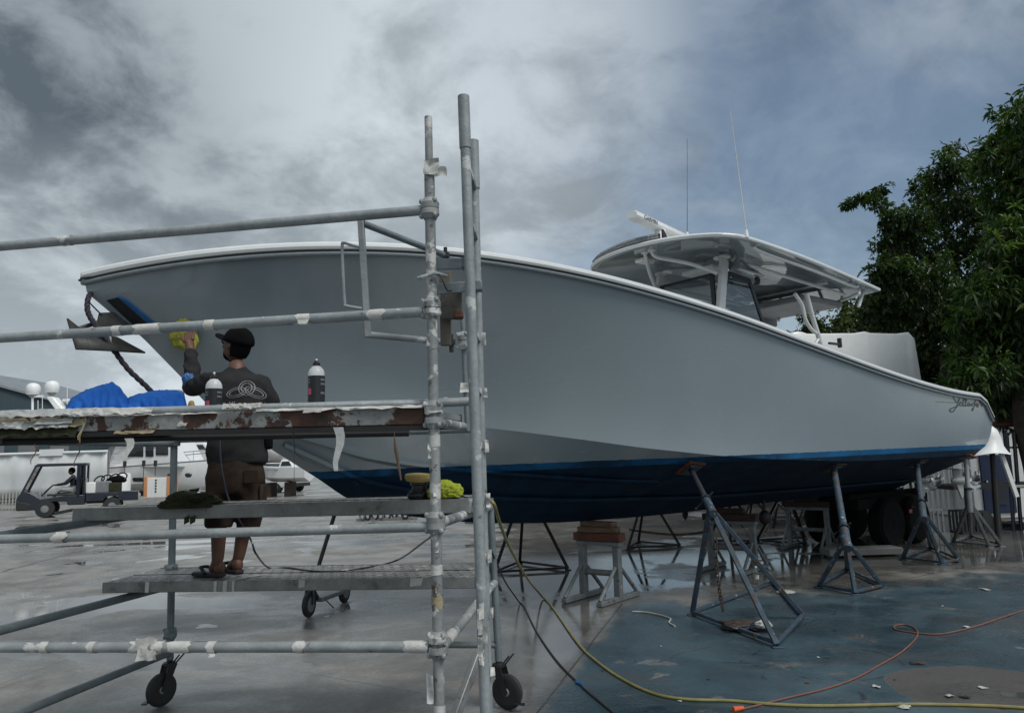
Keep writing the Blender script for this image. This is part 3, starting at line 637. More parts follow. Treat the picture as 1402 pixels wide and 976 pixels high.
# open array radar
ra = P(866, 294, 9.25); rb_ = P(940, 325, 10.45); rb_.z = ra.z; rd = (rb_-ra).normalized(); rn = V((rd.y, -rd.x, 0))
prof = [(-.075, -.045), (.06, -.045), (.075, -.02), (.07, .03), (.03, .055), (-.05, .055), (-.075, .03)]
rad = MB(); rad.grid([[ra+rd*s+(rn*x+V((0, 0, z)))*kk for x, z in prof] for s, kk in ((-.0, .86), (.02, 1), (1.42, 1), (1.44, .86))], True)
rad.add([ra+(rn*x+V((0, 0, z)))*.86 for x, z in prof], [tuple(range(7))]); rad.add([ra+rd*1.44+(rn*x+V((0, 0, z)))*.86 for x, z in prof], [tuple(range(7))])
radar = boat_part(rad, 'radar_array', 'white', smooth=30)
mid_ = ra+rd*.72; zt = ZT(6.6)+.12
boat_part(MB().lathe(V((mid_.x, mid_.y, zt-.05)), (0, 0, 1), [(.13, 0), (.12, .10), (.08, .16), (.07, mid_.z-zt+.01)], 20), 'radar_pedestal', 'white', radar)
vs, fs = textmesh('GARMIN', .105, .001)
wd = max(v.x for v in vs)
boat_part(MB().add([ra+rd*(.16+v.x*.9)+rn*(.0765+v.z)+V((0, 0, -.033+v.y*.75)) - rn*(.0*v.y) for v in vs], fs), 'lettering', 'navy', radar, smooth=0)
# aerials
for (x0, y0), (x1, y1), u, v in (((1022, 319), (1000, 153), 6.95, 1.13), ((941, 322), (941, 190), 6.45, .1)):
    b_ = BW(u, v, ZT(u)+.08); d0 = b_.y; b_ = P(x0, y0, d0); t_ = P(x1, y1, d0)
    n_ = b_.lerp(t_, .45)
    an = boat_part(MB().tube([b_-V((0, 0, .06)), b_, n_, t_], [.012, .009, .0065, .004] if u > 6.9 else [.009, .007, .0045, .003], 8), 'antenna', 'rail_white' if u > 6.9 else 'grey')
    boat_part(MB().lathe(b_-V((0, 0, .06)), (0, 0, 1), [(.028, 0), (.024, .05), (.014, .10)], 12), 'antenna_base', 'white', an)
# cleats & rod holder on the gunwale
pcl = PHB(1143, 474, lambda u: hbs(u)-.05)
boat_part(MB().box(pcl+V((0, 0, .03)), (.26, .035, .03), Matrix.Rotation(TH, 3, 'Z')).box(pcl+BA*.12+V((0, 0, .05)), (.035, .05, .12), Matrix.Rotation(TH, 3, 'Z')), 'gunwale_cleat', 'blkgloss', bevel=.008)
# outboards at the stern
for i, v in enumerate((.95, .32, -.32, -.95)):
    eng = MB(); c = BW(BL+.42, v, 2.08)
    eng.ball(c, (.36, .21, .34), 18, 12, Matrix.Rotation(TH, 3, 'Z'), lambda d: 1/max(.72, (abs(d.x)**4+abs(d.y)**4+abs(d.z)**4)**.25))
    ob = boat_part(eng, 'outboard', 'whitegel', smooth=50)
    lg = MB(); lg.grid([[BW(BL+.35+s*x, v+y, z) for x, y in ((-.16, 0), (-.05, .06), (.1, .05), (.2, 0), (.1, -.05), (-.05, -.06))] for z, s in ((1.9, 1.2), (1.5, 1), (1.2, .85), (1.05, .8))], True)
    lg.ball(BW(BL+.42, v, 1.03), (.30, .075, .075), 14, 10, Matrix.Rotation(TH, 3, 'Z'))
    lg.prism([BW(BL+.25, v-.01, 1.0), BW(BL+.52, v-.01, 1.0), BW(BL+.50, v-.01, .78), BW(BL+.42, v-.01, .72)], BP*.02)
    lg.prism([BW(BL+.1, v-.13, 1.22), BW(BL+.75, v-.13, 1.22), BW(BL+.75, v+.13, 1.22), BW(BL+.1, v+.13, 1.22)], V((0, 0, .015)))
    boat_part(lg, 'outboard_leg', 'outb', ob, smooth=40)
    pr = MB().lathe(BW(BL+.70, v, 1.03), BA, [(.055, 0), (.06, .08), (.03, .17)], 14)
    for j in range(4):
        a = j*math.pi/2+.4+i; e1 = BP*math.cos(a)+V((0, 0, math.sin(a))); e2 = -BP*math.sin(a)+V((0, 0, math.cos(a)))
        pr.grid([[BW(BL+.78, v, 1.03)+e1*r_+e2*(f*w_)+BA*(f*.06) for f in (-1, -.4, .3, 1)] for r_, w_ in ((.05, .04), (.11, .09), (.17, .10), (.20, .05))])
    boat_part(pr, 'propeller', 'chrome', ob, smooth=50)
# name on the quarter: flat script strokes laid on the hull
def ribbon_on(bvh, pts, w, frame, origin, direc, off):
    """pts in frame units -> thin ribbon projected along direc on to a mesh"""
    mb = MB(); rows = []
    n = len(pts)
    for i, p in enumerate(pts):
        t = (pts[min(i+1, n-1)]-pts[max(i-1, 0)]).normalized(); nn = V((-t.y, t.x, 0))
        ww = w*(.45+.55*abs(t.y))
        row = []
        for s in (-1, 1):
            c = p+nn*ww*s; q = origin+frame[0]*c.x+frame[1]*c.y
            h = bvh.ray_cast(q-direc*1.0, direc)
            row.append(h[0]-direc*off if h[0] is not None else q)
        rows.append(row)
    return mb.grid(rows)
og = hull_hit(1303, 556); tx = (hull_hit(1343, 560)-og); sc = tx.length; tx = BA.copy()
strokes = [[(.02, .55), (.10, .35), (.14, .22), (.20, .35), (.26, .62), (.20, .25), (.10, -.22), (.0, -.34), (-.06, -.22), (.06, -.08), (.2, .0)],
           [(.2, .05), (.27, .18), (.31, .26), (.26, .28), (.25, .1), (.31, .05), (.36, .25), (.42, .55), (.37, .5), (.37, .08), (.43, .1), (.5, .56), (.45, .5), (.45, .08), (.51, .1), (.54, .26), (.58, .2), (.55, .06), (.51, .14)],
           [(.58, .22), (.61, .06), (.65, .2), (.68, .06), (.72, .26), (.76, .22), (.84, .55), (.79, .5), (.75, .0), (.71, -.22), (.68, -.15), (.77, .05), (.84, .26), (.84, .06), (.89, .2)], [(.97, .30), (1.0, .18), (1.02, .05)], [(1.06, .28), (1.05, .1)]]
for st_ in strokes:
    pts = spline([V((x*sc, y*.24, 0)) for x, y in st_], 5)
    boat_part(ribbon_on(hull_bvh, pts, .014, (tx, V((0, 0, 1))), og, -BP, .003), 'lettering', 'navy', smooth=0)
boat_part(ribbon_on(hull_bvh, [V((.885*sc+.0, y, 0)) for y in np.linspace(.0, .055, 4)], .035, (tx, V((0, 0, 1))), og, -BP, .003), 'lettering', 'redlamp', smooth=0)
boat_part(ribbon_on(hull_bvh, [V((x*sc, .055, 0)) for x in np.linspace(-.5, 1.0, 12)], .02, (tx, V((0, 0, 1))), og, -BP, .002), 'name_tape', pbr('clear_tape', (.24, .27, .27), (.21, .24, .24), 4, .4), smooth=0)

# ------------------------------------------------------------------ scaffold tower
def on_ground(p): return V((p.x, p.y, 0))
DN, DF = 3.5, 3.9
def near(px, py):            # a point on the near face of the tower
    d = DN + (598-px)/598*(DF-DN); return P(px, py, d)
NRt, NRb = P(586, 141, 3.5), P(602, 990, 3.5)
nr_dir = (NRt-NRb).normalized(); NR0 = NRb + nr_dir*((.15-NRb.z)/nr_dir.z)
def NR(z): return NR0 + nr_dir*((z-NR0.z)/nr_dir.z)
ex = V((-math.cos(R(10)), math.sin(R(10)), 0)); en = V((math.sin(R(9)), math.cos(R(9)), 0))
NL0 = near(-45, 640); NL0.z = 0
RLb, RLt = P(233, 886, 5.6), P(238.5, 600, 5.6)
rl_dir = (RLt-RLb).normalized()
def RL(z): return RLb + rl_dir*((z-RLb.z)/rl_dir.z)
RRb = P(684, 880, 5.3); RR0 = V((RRb.x, RRb.y, 0))
def RR(z): return V((RR0.x-.03*z, RR0.y, z))
def NL(z): return V((NL0.x, NL0.y, z))
tower = thing('scaffold_tower', V(((NR0.x+NL0.x+RLb.x+RR0.x)/4, (NR0.y+NL0.y+RLb.y+RR0.y)/4, 0)), 'galvanised steel scaffold tower on casters standing beside the bow', 'scaffolding')
def tp(mb, name, mat, parent=None, **kw): return mb.build(name, mat, parent or tower, **kw)
def coupler(p, ax, parent, flip=1, r=.026, mat='galv_dirty'):
    mb = MB().lathe(p-ax*.03*flip, ax*flip, [(r, -.006), (r+.016, -.004), (r+.018, .022), (r+.010, .034), (r+.004, .045), (r-.002, .045)], 18)
    for a in range(3):
        d = ax.orthogonal().normalized(); d.rotate(Matrix.Rotation(a*2.1+.4, 3, ax)); mb.ball(p+d*(r+.014), (.012, .012, .014), 8, 6)
    return tp(mb, 'coupler', mat, parent)
def tape(a, b, r, s0, s1, parent, mat='tape', flap=0, jag=.35):
    """a wrap of tape on the tube a-b between metres s0..s1 with ragged edges"""
    a, b = V(a), V(b); d = (b-a).normalized(); u = d.orthogonal().normalized(); w = d.cross(u); rows = []
    n = 18; ph = random.random()*9
    for i in range(5):
        row = []
        for j in range(n):
            an = 2*math.pi*j/n; e = mnoise.noise(V((math.cos(an)*1.3+ph, math.sin(an)*1.3, i*.2)))*jag*(s1-s0)
            s = s0 + (s1-s0)*i/4 + (e if i in (0, 4) else 0); rr = r+.0018+.0016*abs(mnoise.noise(V((an*2, s*40, ph))))
            row.append(a+d*s+(u*math.cos(an)+w*math.sin(an))*rr)
        rows.append(row)
    mb = MB().grid(rows, True)
    if flap:
        o = a+d*(s0+s1)/2; fl = []
        for i in range(5):
            t = i/4; wob = V((random.uniform(-.01, .01), random.uniform(-.012, .012), 0))
            fl.append([o+d*(x*(s1-s0)*.42*(1-.35*t))+V((0, -r-.003, -r*.3-flap*t))+wob*t + V((flap*.25*t, 0, 0)) for x in (-1, 0, 1)])
        mb.grid(fl)
    return tp(mb, 'tape_wrap', mat, parent, smooth=40)
def scrap(p, sz, parent, mat='tape', name='tape_scrap'):
    mb = MB(); ph = random.random()*50; rows = []
    for i in range(6):
        row = []
        for j in range(6):
            x, z = (i/5-.5)*sz[0], (j/5-.5)*sz[1]
            e = mnoise.noise(V((x*20+ph, z*20, 0)))*.6; row.append(V(p)+V((x*(1+e*.5), -.006+mnoise.noise(V((x*35, z*35, ph)))*.02, z*(1+e*.5))))
        rows.append(row)
    return tp(mb.grid(rows), name, mat, parent, smooth=60)
RT = .0245
# uprights
up_nr = tp(MB().tube([NR(.12), NR(3.02)], .0245, 18).tube([NR(3.0), NR(3.26)], .0185, 16), 'upright', 'galv_dirty')
up_rl = tp(MB().tube([RL(.30), RL(1.84)], .0245, 16), 'upright', 'galv_blue')
up_rr = tp(MB().tube([RR(.30), RR(1.36)], .0245, 16), 'upright', 'galv_blue')
up_nl = tp(MB().tube([NL(.12), NL(3.0)], .0245, 16), 'upright', 'galv')
def zr(py, px=590): return near(px, py).z
for py, f in ((277, 1), (297, -1), (412, 1), (433, -1), (553, 1), (582, -1), (705, 1), (726, -1), (868, 1), (896, -1)):
    z = zr(py); coupler(NR(z), nr_dir, up_nr, f)
for py, f in ((604, 1), (775, 1), (862, 1), (872, -1)):
    coupler(RL(P(235, py, 5.6).z), V((0, 0, 1)), up_rl, f, mat='galv_blue')
scrap(NR(3.0)+V((.012, -.027, .0)), (.075, .075), up_nr); scrap(NR(2.995)+V((.055, -.02, -.02)), (.06, .045), up_nr)
for py, h, m_ in ((604, .05, 'tape'), (779, .045, 'tape'), (822, .05, 'tape_yellow'), (974, .06, 'tape'), (470, .06, 'galv_dirty')):
    z = zr(py, 594); tape(NR(z-h/2), NR(z+h/2), .0245, 0, h, up_nr, m_, jag=.12 if m_ == 'tape' else .4)
for q in range(16):
    z = random.uniform(.9, 2.45); an = random.uniform(-2.6, -.6); scrap(NR(z)+V((math.cos(an)*.026, math.sin(an)*.026+.004, 0)), (.014, random.uniform(.015, .05)), up_nr, 'galv_dirty' if q % 2 else 'tape', 'paint_flake')
# near face tubes
def rail(name, p0, p1, r=RT, mat='galv', parent=None):
    return tp(MB().tube([p0, p1], r, 18), name, mat, parent)
tA, tB = near(-42, 341), near(578, 288); r_top = rail('guard_rail', tA, tB, mat='galv')
tA2, tB2 = near(-42, 465.5), near(580, 427); r_mid = rail('guard_rail', tA2, tB2, mat='galv')
tA3, tB3 = near(-42, 739), near(588, 721); r_low = rail('guard_rail', tA3, tB3, .022, 'galv')
tA4, tB4 = near(-42, 886), near(588, 885); r_bot = rail('base_rail', tA4, tB4, mat='galv')
def tape_px(r_, a, b, x0, x1, **kw):
    L = (b-a).length; X0, X1 = -42, 582
    f = lambda x: L*(x-X0)/(X1-X0)
    return tape(a, b, RT, f(x0), f(x1), r_, **kw)
for x0, x1, fl in ((172, 184, 0), (205, 240, 0), (300, 314, 0), (422, 440, .025), (515, 534, 0)): tape_px(r_mid, tA2, tB2, x0, x1, flap=fl)
for x0, x1, fl in ((66, 78, 0), (135, 146, 0), (196, 220, .0), (226, 241, 0), (250, 278, 0), (300, 312, .03), (415, 428, 0), (553, 580, 0)): tape_px(r_bot, tA4, tB4, x0, x1, flap=fl)
for x0, x1 in ((100, 112),): tape_px(r_top, tA, tB, x0, x1, mat='galv_dirty')
tape_px(r_low, tA3, tB3, 88, 104, mat='tape', jag=.6)
scrap(near(206, 886)+V((0, -.03, 0)), (.10, .10), r_bot); scrap(near(590, 940)+V((0, -.03, 0)), (.03, .12), r_bot, 'plastic_film', 'hanging_film')
# side tubes
rail('side_rail', NR(.80)+en*.03, RR(.80), .0245, 'galv_dirty')
sr = rail('side_rail', NR(1.345)+en*.03, RR(1.30), .0245, 'galv_dirty')
tape(NR(.80), RR(.80), .0245, .18, .32, tower.children[-2])
rail('side_rail', RL(.80), P(-20, 868, 3.98), .0245, 'galv_blue')
rail('side_rail', RL(.345), NL(.345), .0245, 'galv_blue')
rail('side_rail', RL(1.33), P(-30, 738, 3.95), .0245, 'galv_blue')
rail('back_rail', RL(.40), RR(.40), .0215, 'galv_blue'); rail('back_rail', RL(1.83), RR(1.83)+V((0, 0, 0)), .0245, 'galv_blue')
rail('side_rail', RL(1.80), NL(1.80), .0245, 'galv_blue'); rail('side_rail', NR(1.80), P(640, 585, 4.5), .0245, 'galv_dirty')
# thin rear post beside the ladder
tpz = [P(633, 430, 4.35), P(640, 590, 4.35)]
pst = rail('thin_post', *tpz, .014, 'galv_blue'); coupler(P(633.5, 458, 4.35), V((0, 0, 1)), pst, 1, .016); coupler(P(634.5, 475, 4.35), V((0, 0, 1)), pst, -1, .016)
scrap(P(636, 530, 4.33), (.05, .06), pst)
# casters
def caster(pt, yaw):
    top = V(pt); c = V((top.x+math.cos(yaw)*.06, top.y+math.sin(yaw)*.06, .112)); axl = V((-math.sin(yaw), math.cos(yaw), 0))
    w = tp(MB().lathe(c-axl*.022, axl, [(.074, 0), (.094, 0), (.109, .008), (.112, .022), (.109, .036), (.094, .044), (.074, .044)], 32), 'wheel', 'blk', None)
    tp(MB().lathe(c-axl*.028, axl, [(.02, .0), (.03, .008), (.076, .010), (.076, .046), (.03, .048), (.02, .056)], 24), 'hub', 'grey', w)
    fk = MB()
    for s in (-1, 1): fk.prism([c+axl*s*.034+V((0, 0, -.02)), c+axl*s*.034+V((math.cos(yaw)*.022, math.sin(yaw)*.022, 0)), V((top.x, top.y, .27))+axl*s*.034+V((math.cos(yaw)*.035, math.sin(yaw)*.035, 0)), V((top.x, top.y, .27))+axl*s*.034-V((math.cos(yaw)*.035, math.sin(yaw)*.035, 0)), c+axl*s*.034-V((math.cos(yaw)*.022, math.sin(yaw)*.022, 0))], axl*s*.005)
    fk.lathe(V((top.x, top.y, .265)), (0, 0, 1), [(.045, 0), (.045, .015), (.02, .025), (.018, .12)], 16)
    fo = tp(fk, 'caster_fork', 'blkgloss', smooth=30)
    br = c+V((math.cos(yaw)*.06, math.sin(yaw)*.06, -.055)); tp(MB().bar(br-axl*.03, br+V((math.cos(yaw)*.07, math.sin(yaw)*.07, -.01)), .035, .008), 'brake_pedal', 'navy', fo)
    tp(MB().tube([V((top.x, top.y, .25)), V((top.x+.07, top.y-.01, .33))], .006, 6).tube([V((top.x+.02, top.y, .25)), V((top.x+.10, top.y+.01, .34))], .006, 6), 'lock_lever', 'blkgloss', fo)
caster(RL(.3), R(238)); caster(RR(.3), R(-30)); caster(NR(.14)+V((0, 0, 0)), R(60)); caster(NL(.14), R(40))
# access ladder clamped to the right-hand end
LA = (P(634.5, 131, 3.42), P(665, 985, 3.42)); LB = (P(648, 192, 3.78), P(668.5, 985, 3.78))
for a, b in (LA, LB):
    d = (b-a).normalized(); ext = b+d*.35
    ld = tp(MB().tube([a+d*.24, ext], .0235 if a is LA[0] else .0225, 16), 'ladder_rail', 'galv')
    tp(MB().lathe(a, d, [(.020, 0), (.0275, .004), (.0275, .26), (.023, .265)], 16), 'rail_sleeve', 'galv', ld)
zt_, nr_ = 3.0, 9
for i in range(11):
    z = 3.0-.262*i
    pa = LA[0]+(LA[1]-LA[0])*((z-LA[0].z)/(LA[1].z-LA[0].z)); pb_ = LB[0]+(LB[1]-LB[0])*((z-LB[0].z)/(LB[1].z-LB[0].z))
    rg_ = tp(MB().bar(pa, pb_, .026, .03), 'rung', 'galv_dirty', bevel=.004)
    if i > 2: scrap(pb_+V((.028, -.02, 0)), (.02, random.uniform(.03, .07)), rg_, 'tape', 'paint_flake')
for i in range(7): scrap(LA[1]+(LA[0]-LA[1])*(.09+.012*i)+V((random.uniform(-.012, .015), -.024, 0)), (.022, random.uniform(.04, .1)), rg_, 'tape', 'paint_flake')
# clamp plates from the upright to the ladder
for py0, py1, e in ((362, 361, 3.47), (396, 392, 3.60)):
    a = P(594, py0, 3.5+.02); b = P(640 if py0 < 380 else 652, py1, e)
    cl_ = tp(MB().bar(a, b, .012, .052), 'clamp_plate', 'galv_blue', bevel=.003)
    tp(MB().lathe(a.lerp(b, .93)+V((0, -.008, .0)), (0, -1, 0), [(.014, 0), (.014, .008), (.006, .01)], 6), 'clamp_bolt', 'galv_dirty', cl_)
    tp(MB().box(b+V((.0, -.0, 0)), (.058, .058, .05)), 'clamp_jaw', 'galv_blue', cl_, bevel=.006)
bw_ = MB(); a = P(600, 377, 3.47); bw_.tube([P(572, 381, 3.47), P(596, 374, 3.46), P(612, 378, 3.5)], .009, 8); tp(bw_, 'clamp_handle', 'galv')
tp(MB().tube(spline([P(600, 374, 3.47), P(606, 384, 3.44), P(612, 397, 3.46), P(618, 398, 3.5)], 5), .0035, 6), 'tie_wire', 'blk')
# timber pad and rusty bracket behind the clamp
bx_ = tp(MB().prism([P(601, 372, 3.66), P(617, 372, 3.66), P(617, 472, 3.66), P(603, 472, 3.66)], (0, .05, 0)), 'packing_board', pbr('pale_old_board', (.22, .20, .165), (.15, .13, .105), 8, .8, bump=.4), bevel=.003)
tp(MB().prism([P(604, 394, 3.60), P(632, 396, 3.60), P(632, 436, 3.60), P(604, 436, 3.60)], (0, .04, 0)), 'packing_block', pbr('grey_old_block', (.155, .145, .125), (.10, .095, .08), 8, .8, bump=.4), bx_, bevel=.004)
tp(MB().box(P(628, 431, 3.57), (.045, .05, .04)), 'rusty_lug', 'rust', bx_, bevel=.008)
# swing gate
gA, gB = P(494, 300, 3.66), P(504, 462, 3.66); gC, gD = P(610, 350, 4.0), P(618, 469, 4.0)
gate = tp(MB().bar(gA, gB, .03, .034, V((0, 1, 0))), 'gate_post', 'galv', bevel=.004)
tp(MB().tube([P(497, 306, 3.66), gC], .0175, 12), 'gate_rail', 'galv_blue', gate); tp(MB().tube([P(502, 458, 3.66), gD], .0165, 12), 'gate_rail', 'galv', gate)
tp(MB().tube(spline([P(498, 340, 3.66), P(482, 336, 3.64), P(471, 333, 3.63), P(468.5, 338, 3.63), P(470, 380, 3.63), P(472, 414, 3.63), P(475, 419, 3.63), P(500, 423, 3.66)], 5), .0075, 8), 'gate_handle', 'galv', gate)
for pp in (gC, gD): tp(MB().lathe(pp-V((0, 0, .03)), (0, 0, 1), [(.012, -.02), (.012, .02), (.022, .02), (.022, .045), (.01, .046), (.01, .075)], 10), 'gate_pin', 'blk', gate)
# outrigger strip by the right foot
tp(MB().bar(P(655, 895, 3.75), P(620, 990, 3.55), .03, .05), 'outrigger', 'alu', bevel=.004)

# ------------------------------------------------------------------ planks (lift-off boards)
def plank(name, fl, fr, depth, th, mat, label, group=None, holes=True, lipw=.03, ends=None):
    """fl, fr front top corners; depth back along the tower"""
    d = (fr-fl); L = d.length; d.normalize(); n = V((-d.y, d.x, 0)).normalized()
    root = thing(name, fl.lerp(fr, .5)+n*depth/2-V((0, 0, th)), label, 'plank', group)
    dk = MB(); dk.prism([fl+n*.006, fr+n*.006, fr+n*(depth-.006), fl+n*(depth-.006)], V((0, 0, -.012)))
    deck = dk.build('plank_deck', M['plank_top'] if holes else mat, root)
    for o_, nm in ((0, 'side_channel'), (depth-.006, 'side_channel')):
        MB().prism([fl+n*o_+V((0, 0, .004)), fr+n*o_+V((0, 0, .004)), fr+n*o_-V((0, 0, th)), fl+n*o_-V((0, 0, th))], n*.006).prism([fl+n*o_-V((0, 0, th)), fr+n*o_-V((0, 0, th)), fr+n*(o_+(.025 if o_ == 0 else -.025))-V((0, 0, th)), fl+n*(o_+(.025 if o_ == 0 else -.025))-V((0, 0, th))], V((0, 0, .004))).build(nm, mat, root, smooth=20)
    for f in (.5,): MB().bar(fl+n*depth*f+V((0, 0, .0015)), fr+n*depth*f+V((0, 0, .0015)), .008, .004).build('plank_seam', 'blk', root)
    for s, c in ((1, fl), (-1, fr)):
        MB().prism([c-d*s*.003-V((0, 0, .002)), c+n*depth-d*s*.003-V((0, 0, .002)), c+n*depth-d*s*.003-V((0, 0, th)), c-d*s*.003-V((0, 0, th))], d*s*.004).build('end_cap', ends or 'navy', root)
    return root, d, n
def plank_top_mat():
    m, k, b = newmat('perforated_anti_slip_plank')
    pos = k.n('ShaderNodeTexCoord').outputs['Object']
    mp = k.n('ShaderNodeMapping'); k.put(mp.inputs[0], pos); mp.inputs['Rotation'].default_value = (0, 0, R(9))
    sp = k.n('ShaderNodeSeparateXYZ'); k.put(sp.inputs[0], mp.outputs[0])
    fy = k.m('MULTIPLY', sp.outputs[1], 11.0); row = k.m('FLOOR', fy)
    fx = k.m('ADD', k.m('MULTIPLY', sp.outputs[0], 14.0), k.m('MULTIPLY', row, .5))
    cx, cy = k.m('SUBTRACT', k.m('FRACT', fx), .5), k.m('SUBTRACT', k.m('FRACT', fy), .5)
    r2 = k.m('ADD', k.m('POWER', k.m('MULTIPLY', cx, 1.0), 2.0), k.m('POWER', k.m('MULTIPLY', cy, 1.5), 2.0))
    hole = k.ramp(r2, .085, .06); rim_ = k.m('MULTIPLY', k.ramp(r2, .17, .11), k.m('SUBTRACT', 1.0, hole))
    n = k.noise(pos, 4, 6, .6); c = k.mix(k.ramp(n, .35, .65), (.27, .275, .27), (.17, .17, .165))
    c = k.mix(k.ramp(k.noise(pos, 11, 5, .65), .60, .64), c, (.48, .48, .46))
    c = k.mix(k.m('MULTIPLY', rim_, .6), c, (.50, .51, .51)); c = k.mix(k.m('MULTIPLY', hole, .95), c, (.02, .02, .02))
    k.put(b.inputs['Base Color'], c); b.inputs['Roughness'].default_value = .5; b.inputs['Metallic'].default_value = .15
    bp = k.n('ShaderNodeBump'); bp.inputs['Strength'].default_value = .7; bp.inputs['Distance'].default_value = .004; k.put(bp.inputs['Height'], k.m('SUBTRACT', rim_, hole)); k.put(b.inputs['Normal'], bp.outputs[0])
    return m
M['plank_top'] = plank_top_mat()
ZP = .91
fl = PZ(141, 798, ZP); fr = PZ(650, 791, ZP)
pl1, pd, pn = plank('walkway_plank', fl, fr, .66, .062, 'plank', 'perforated metal plank the man stands on')
for f, w in ((.31, .014), (.335, .02), (.36, .012), (.54, .03), (.835, .055), (.84, .02), (.12, .02)):
    c = fl.lerp(fr, f); w_ = w
    MB().prism([c-pn*.003+V((0, 0, .004)), c-pn*.003+pd*w_*1.4+V((0, 0, .003)), c-pn*.003+pd*w_*1.2-V((0, 0, .04 if f > .5 else .062)), c-pn*.003-pd*w_*.1-V((0, 0, .045 if f > .5 else .062))], -pn*.0015).build('tape_scrap', 'tape', pl1.children[1], smooth=0)
for f in (.335, .35):
    c = fl.lerp(fr, f); MB().prism([c+V((0, 0, .003)), c+pd*.03+V((0, 0, .003)), c+pd*.12+pn*.25+V((0, 0, .003)), c+pd*.10+pn*.25+V((0, 0, .003))], V((0, 0, .0015))).build('tape_scrap', 'tape', pl1.children[0], smooth=0)
fl2 = P(100, 697, 4.72); fr2 = P(641, 683.5, 4.2)
pl2, _, _ = plank('middle_plank', fl2, fr2, .46, .072, 'plank', 'grey metal plank seen edge on at the man\'s knees', ends='galv_dirty')
# upper deck, seen from just below its edge
du0, du1 = near(-60, 573), near(580, 557)
du0.z -= .0; dd = (du1-du0).normalized(); dn_ = V((-dd.y, dd.x, 0)).normalized()
deck = thing('upper_deck', du0.lerp(du1, .5)+dn_*.35-V((0, 0, .09)), 'rusty edged upper scaffold deck carrying tarps and polish bottles', 'scaffold deck')
MB().prism([du0+dn_*.03-V((0, 0, .005)), du1+dn_*.03-V((0, 0, .005)), du1+dn_*.70-V((0, 0, .005)), du0+dn_*.70-V((0, 0, .005))], V((0, 0, -.03))).build('deck_board', 'plank', deck)
mbm = MB().prism([du0, du1, du1-V((0, 0, .080)), du0-V((0, 0, .080))], dn_*.03); e_beam = mbm.build('edge_beam', 'rusty', deck, bevel=.004)
MB().prism([du0-V((0, 0, .083)), du1-V((0, 0, .083)), du1-V((0, 0, .105)), du0-V((0, 0, .105))], dn_*.05).build('lower_flange', 'jackblack', deck)
t0, t1 = du0+dn_*.02+V((0, 0, .012)), P(641, 549.5, 3.72); tt = MB().tube([t0, near(560, 552.5)+dn_*.03, t1], .0215, 16).build('toe_tube', 'galv', deck)
MB().prism([du0+dn_*.70-V((0, 0, 0)), du1+dn_*.70, du1+dn_*.70-V((0, 0, .08)), du0+dn_*.70-V((0, 0, .08))], dn_*.03).build('edge_beam', 'jackblack', deck)
for f in (.12, .3, .48, .66, .84): MB().bar((du0.lerp(du1, f))+dn_*.05-V((0, 0, .06)), (du0.lerp(du1, f))+dn_*.70-V((0, 0, .06)), .04, .04).build('cross_bar', 'jackblack', deck)
MB().tube([NL(1.79)+ex*.2, P(243, 598, 4.6), P(560, 592, 4.6)], .024, 10).build('under_tube', 'blk', deck)
# peeling film and tape along the deck edge
def ragged(pts_top, hmin, hmax, name, mat, parent, out=.01, seed=0, sag=.0):
    rows = []; n = len(pts_top)
    for i, p in enumerate(pts_top):
        h = hmin+(hmax-hmin)*(.5+.5*mnoise.noise(V((i*.55+seed, seed, 0)))); rows.append([p-dn_*(out+.012*mnoise.noise(V((i*.7, j*.9, seed)))+.004*j)-V((0, 0, h*j/4)) for j in range(5)])
    return MB().grid(rows).build(name, mat, parent, smooth=60)
def edge(x0, x1, dz, n=26): return [near(x0+(x1-x0)*i/(n-1), 573.0-(x0+(x1-x0)*i/(n-1))*.0265)+V((0, 0, dz+.006*mnoise.noise(V((i*.6, x0, 0))))) for i in range(n)]
ragged(edge(6, 160, .040), .02, .055, 'masking_film', 'plastic_film', deck, .026, 3); ragged(edge(90, 215, .036), .015, .05, 'masking_film', 'tape', deck, .028, 7)
ragged(edge(310, 362, .040), .012, .035, 'masking_film', 'paper', deck, .03, 12); ragged(edge(352, 580, .012), .004, .022, 'tape_strip', 'tape', e_beam, .006, 16)
ragged(edge(-30, 120, .0), .03, .07, 'masking_film', 'tape_yellow', deck, .006, 21); ragged(edge(-40, 110, -.045), .03, .075, 'masking_film', 'olive', deck, .01, 25)
ragged(edge(-30, 100, -.02), .02, .05, 'masking_film', 'galv_dirty', deck, .02, 28); ragged(edge(105, 300, .004), .003, .012, 'tape_strip', 'tape', e_beam, .005, 31)
ragged(edge(55, 105, -.008, 10), .02, .035, 'masking_film', 'paper', deck, .018, 33); ragged(edge(160, 215, -.075, 12), .008, .025, 'tape_strip', 'tape_yellow', e_beam, .008, 36)
ragged(edge(246, 259, -.028, 4), .03, .04, 'tape_strip', 'paper', e_beam, .005, 38); ragged(edge(420, 445, .012, 6), .02, .03, 'tape_strip', 'paper', e_beam, .026, 41)
for x, y, l, w_, mt in ((117, 575, .10, .012, 'tape_yellow'), (53, 608, .10, .010, 'rust'), (112, 606, .12, .010, 'rust'), (466, 585, .20, .05, 'plastic_film'), (181, 600, .11, .05, 'tape'), (120, 562, .16, .010, 'tape_yellow')):
    p = near(x, y)-dn_*.025; rows = [[p+dd*(s*w_*(1-.6*i/5))+V((.012*math.sin(i*1.1), -.006*i*.3, -l*i/5)) for s in (-.5, .5)] for i in range(6)]
    MB().grid(rows).build('hanging_strip', mt, deck, smooth=60)
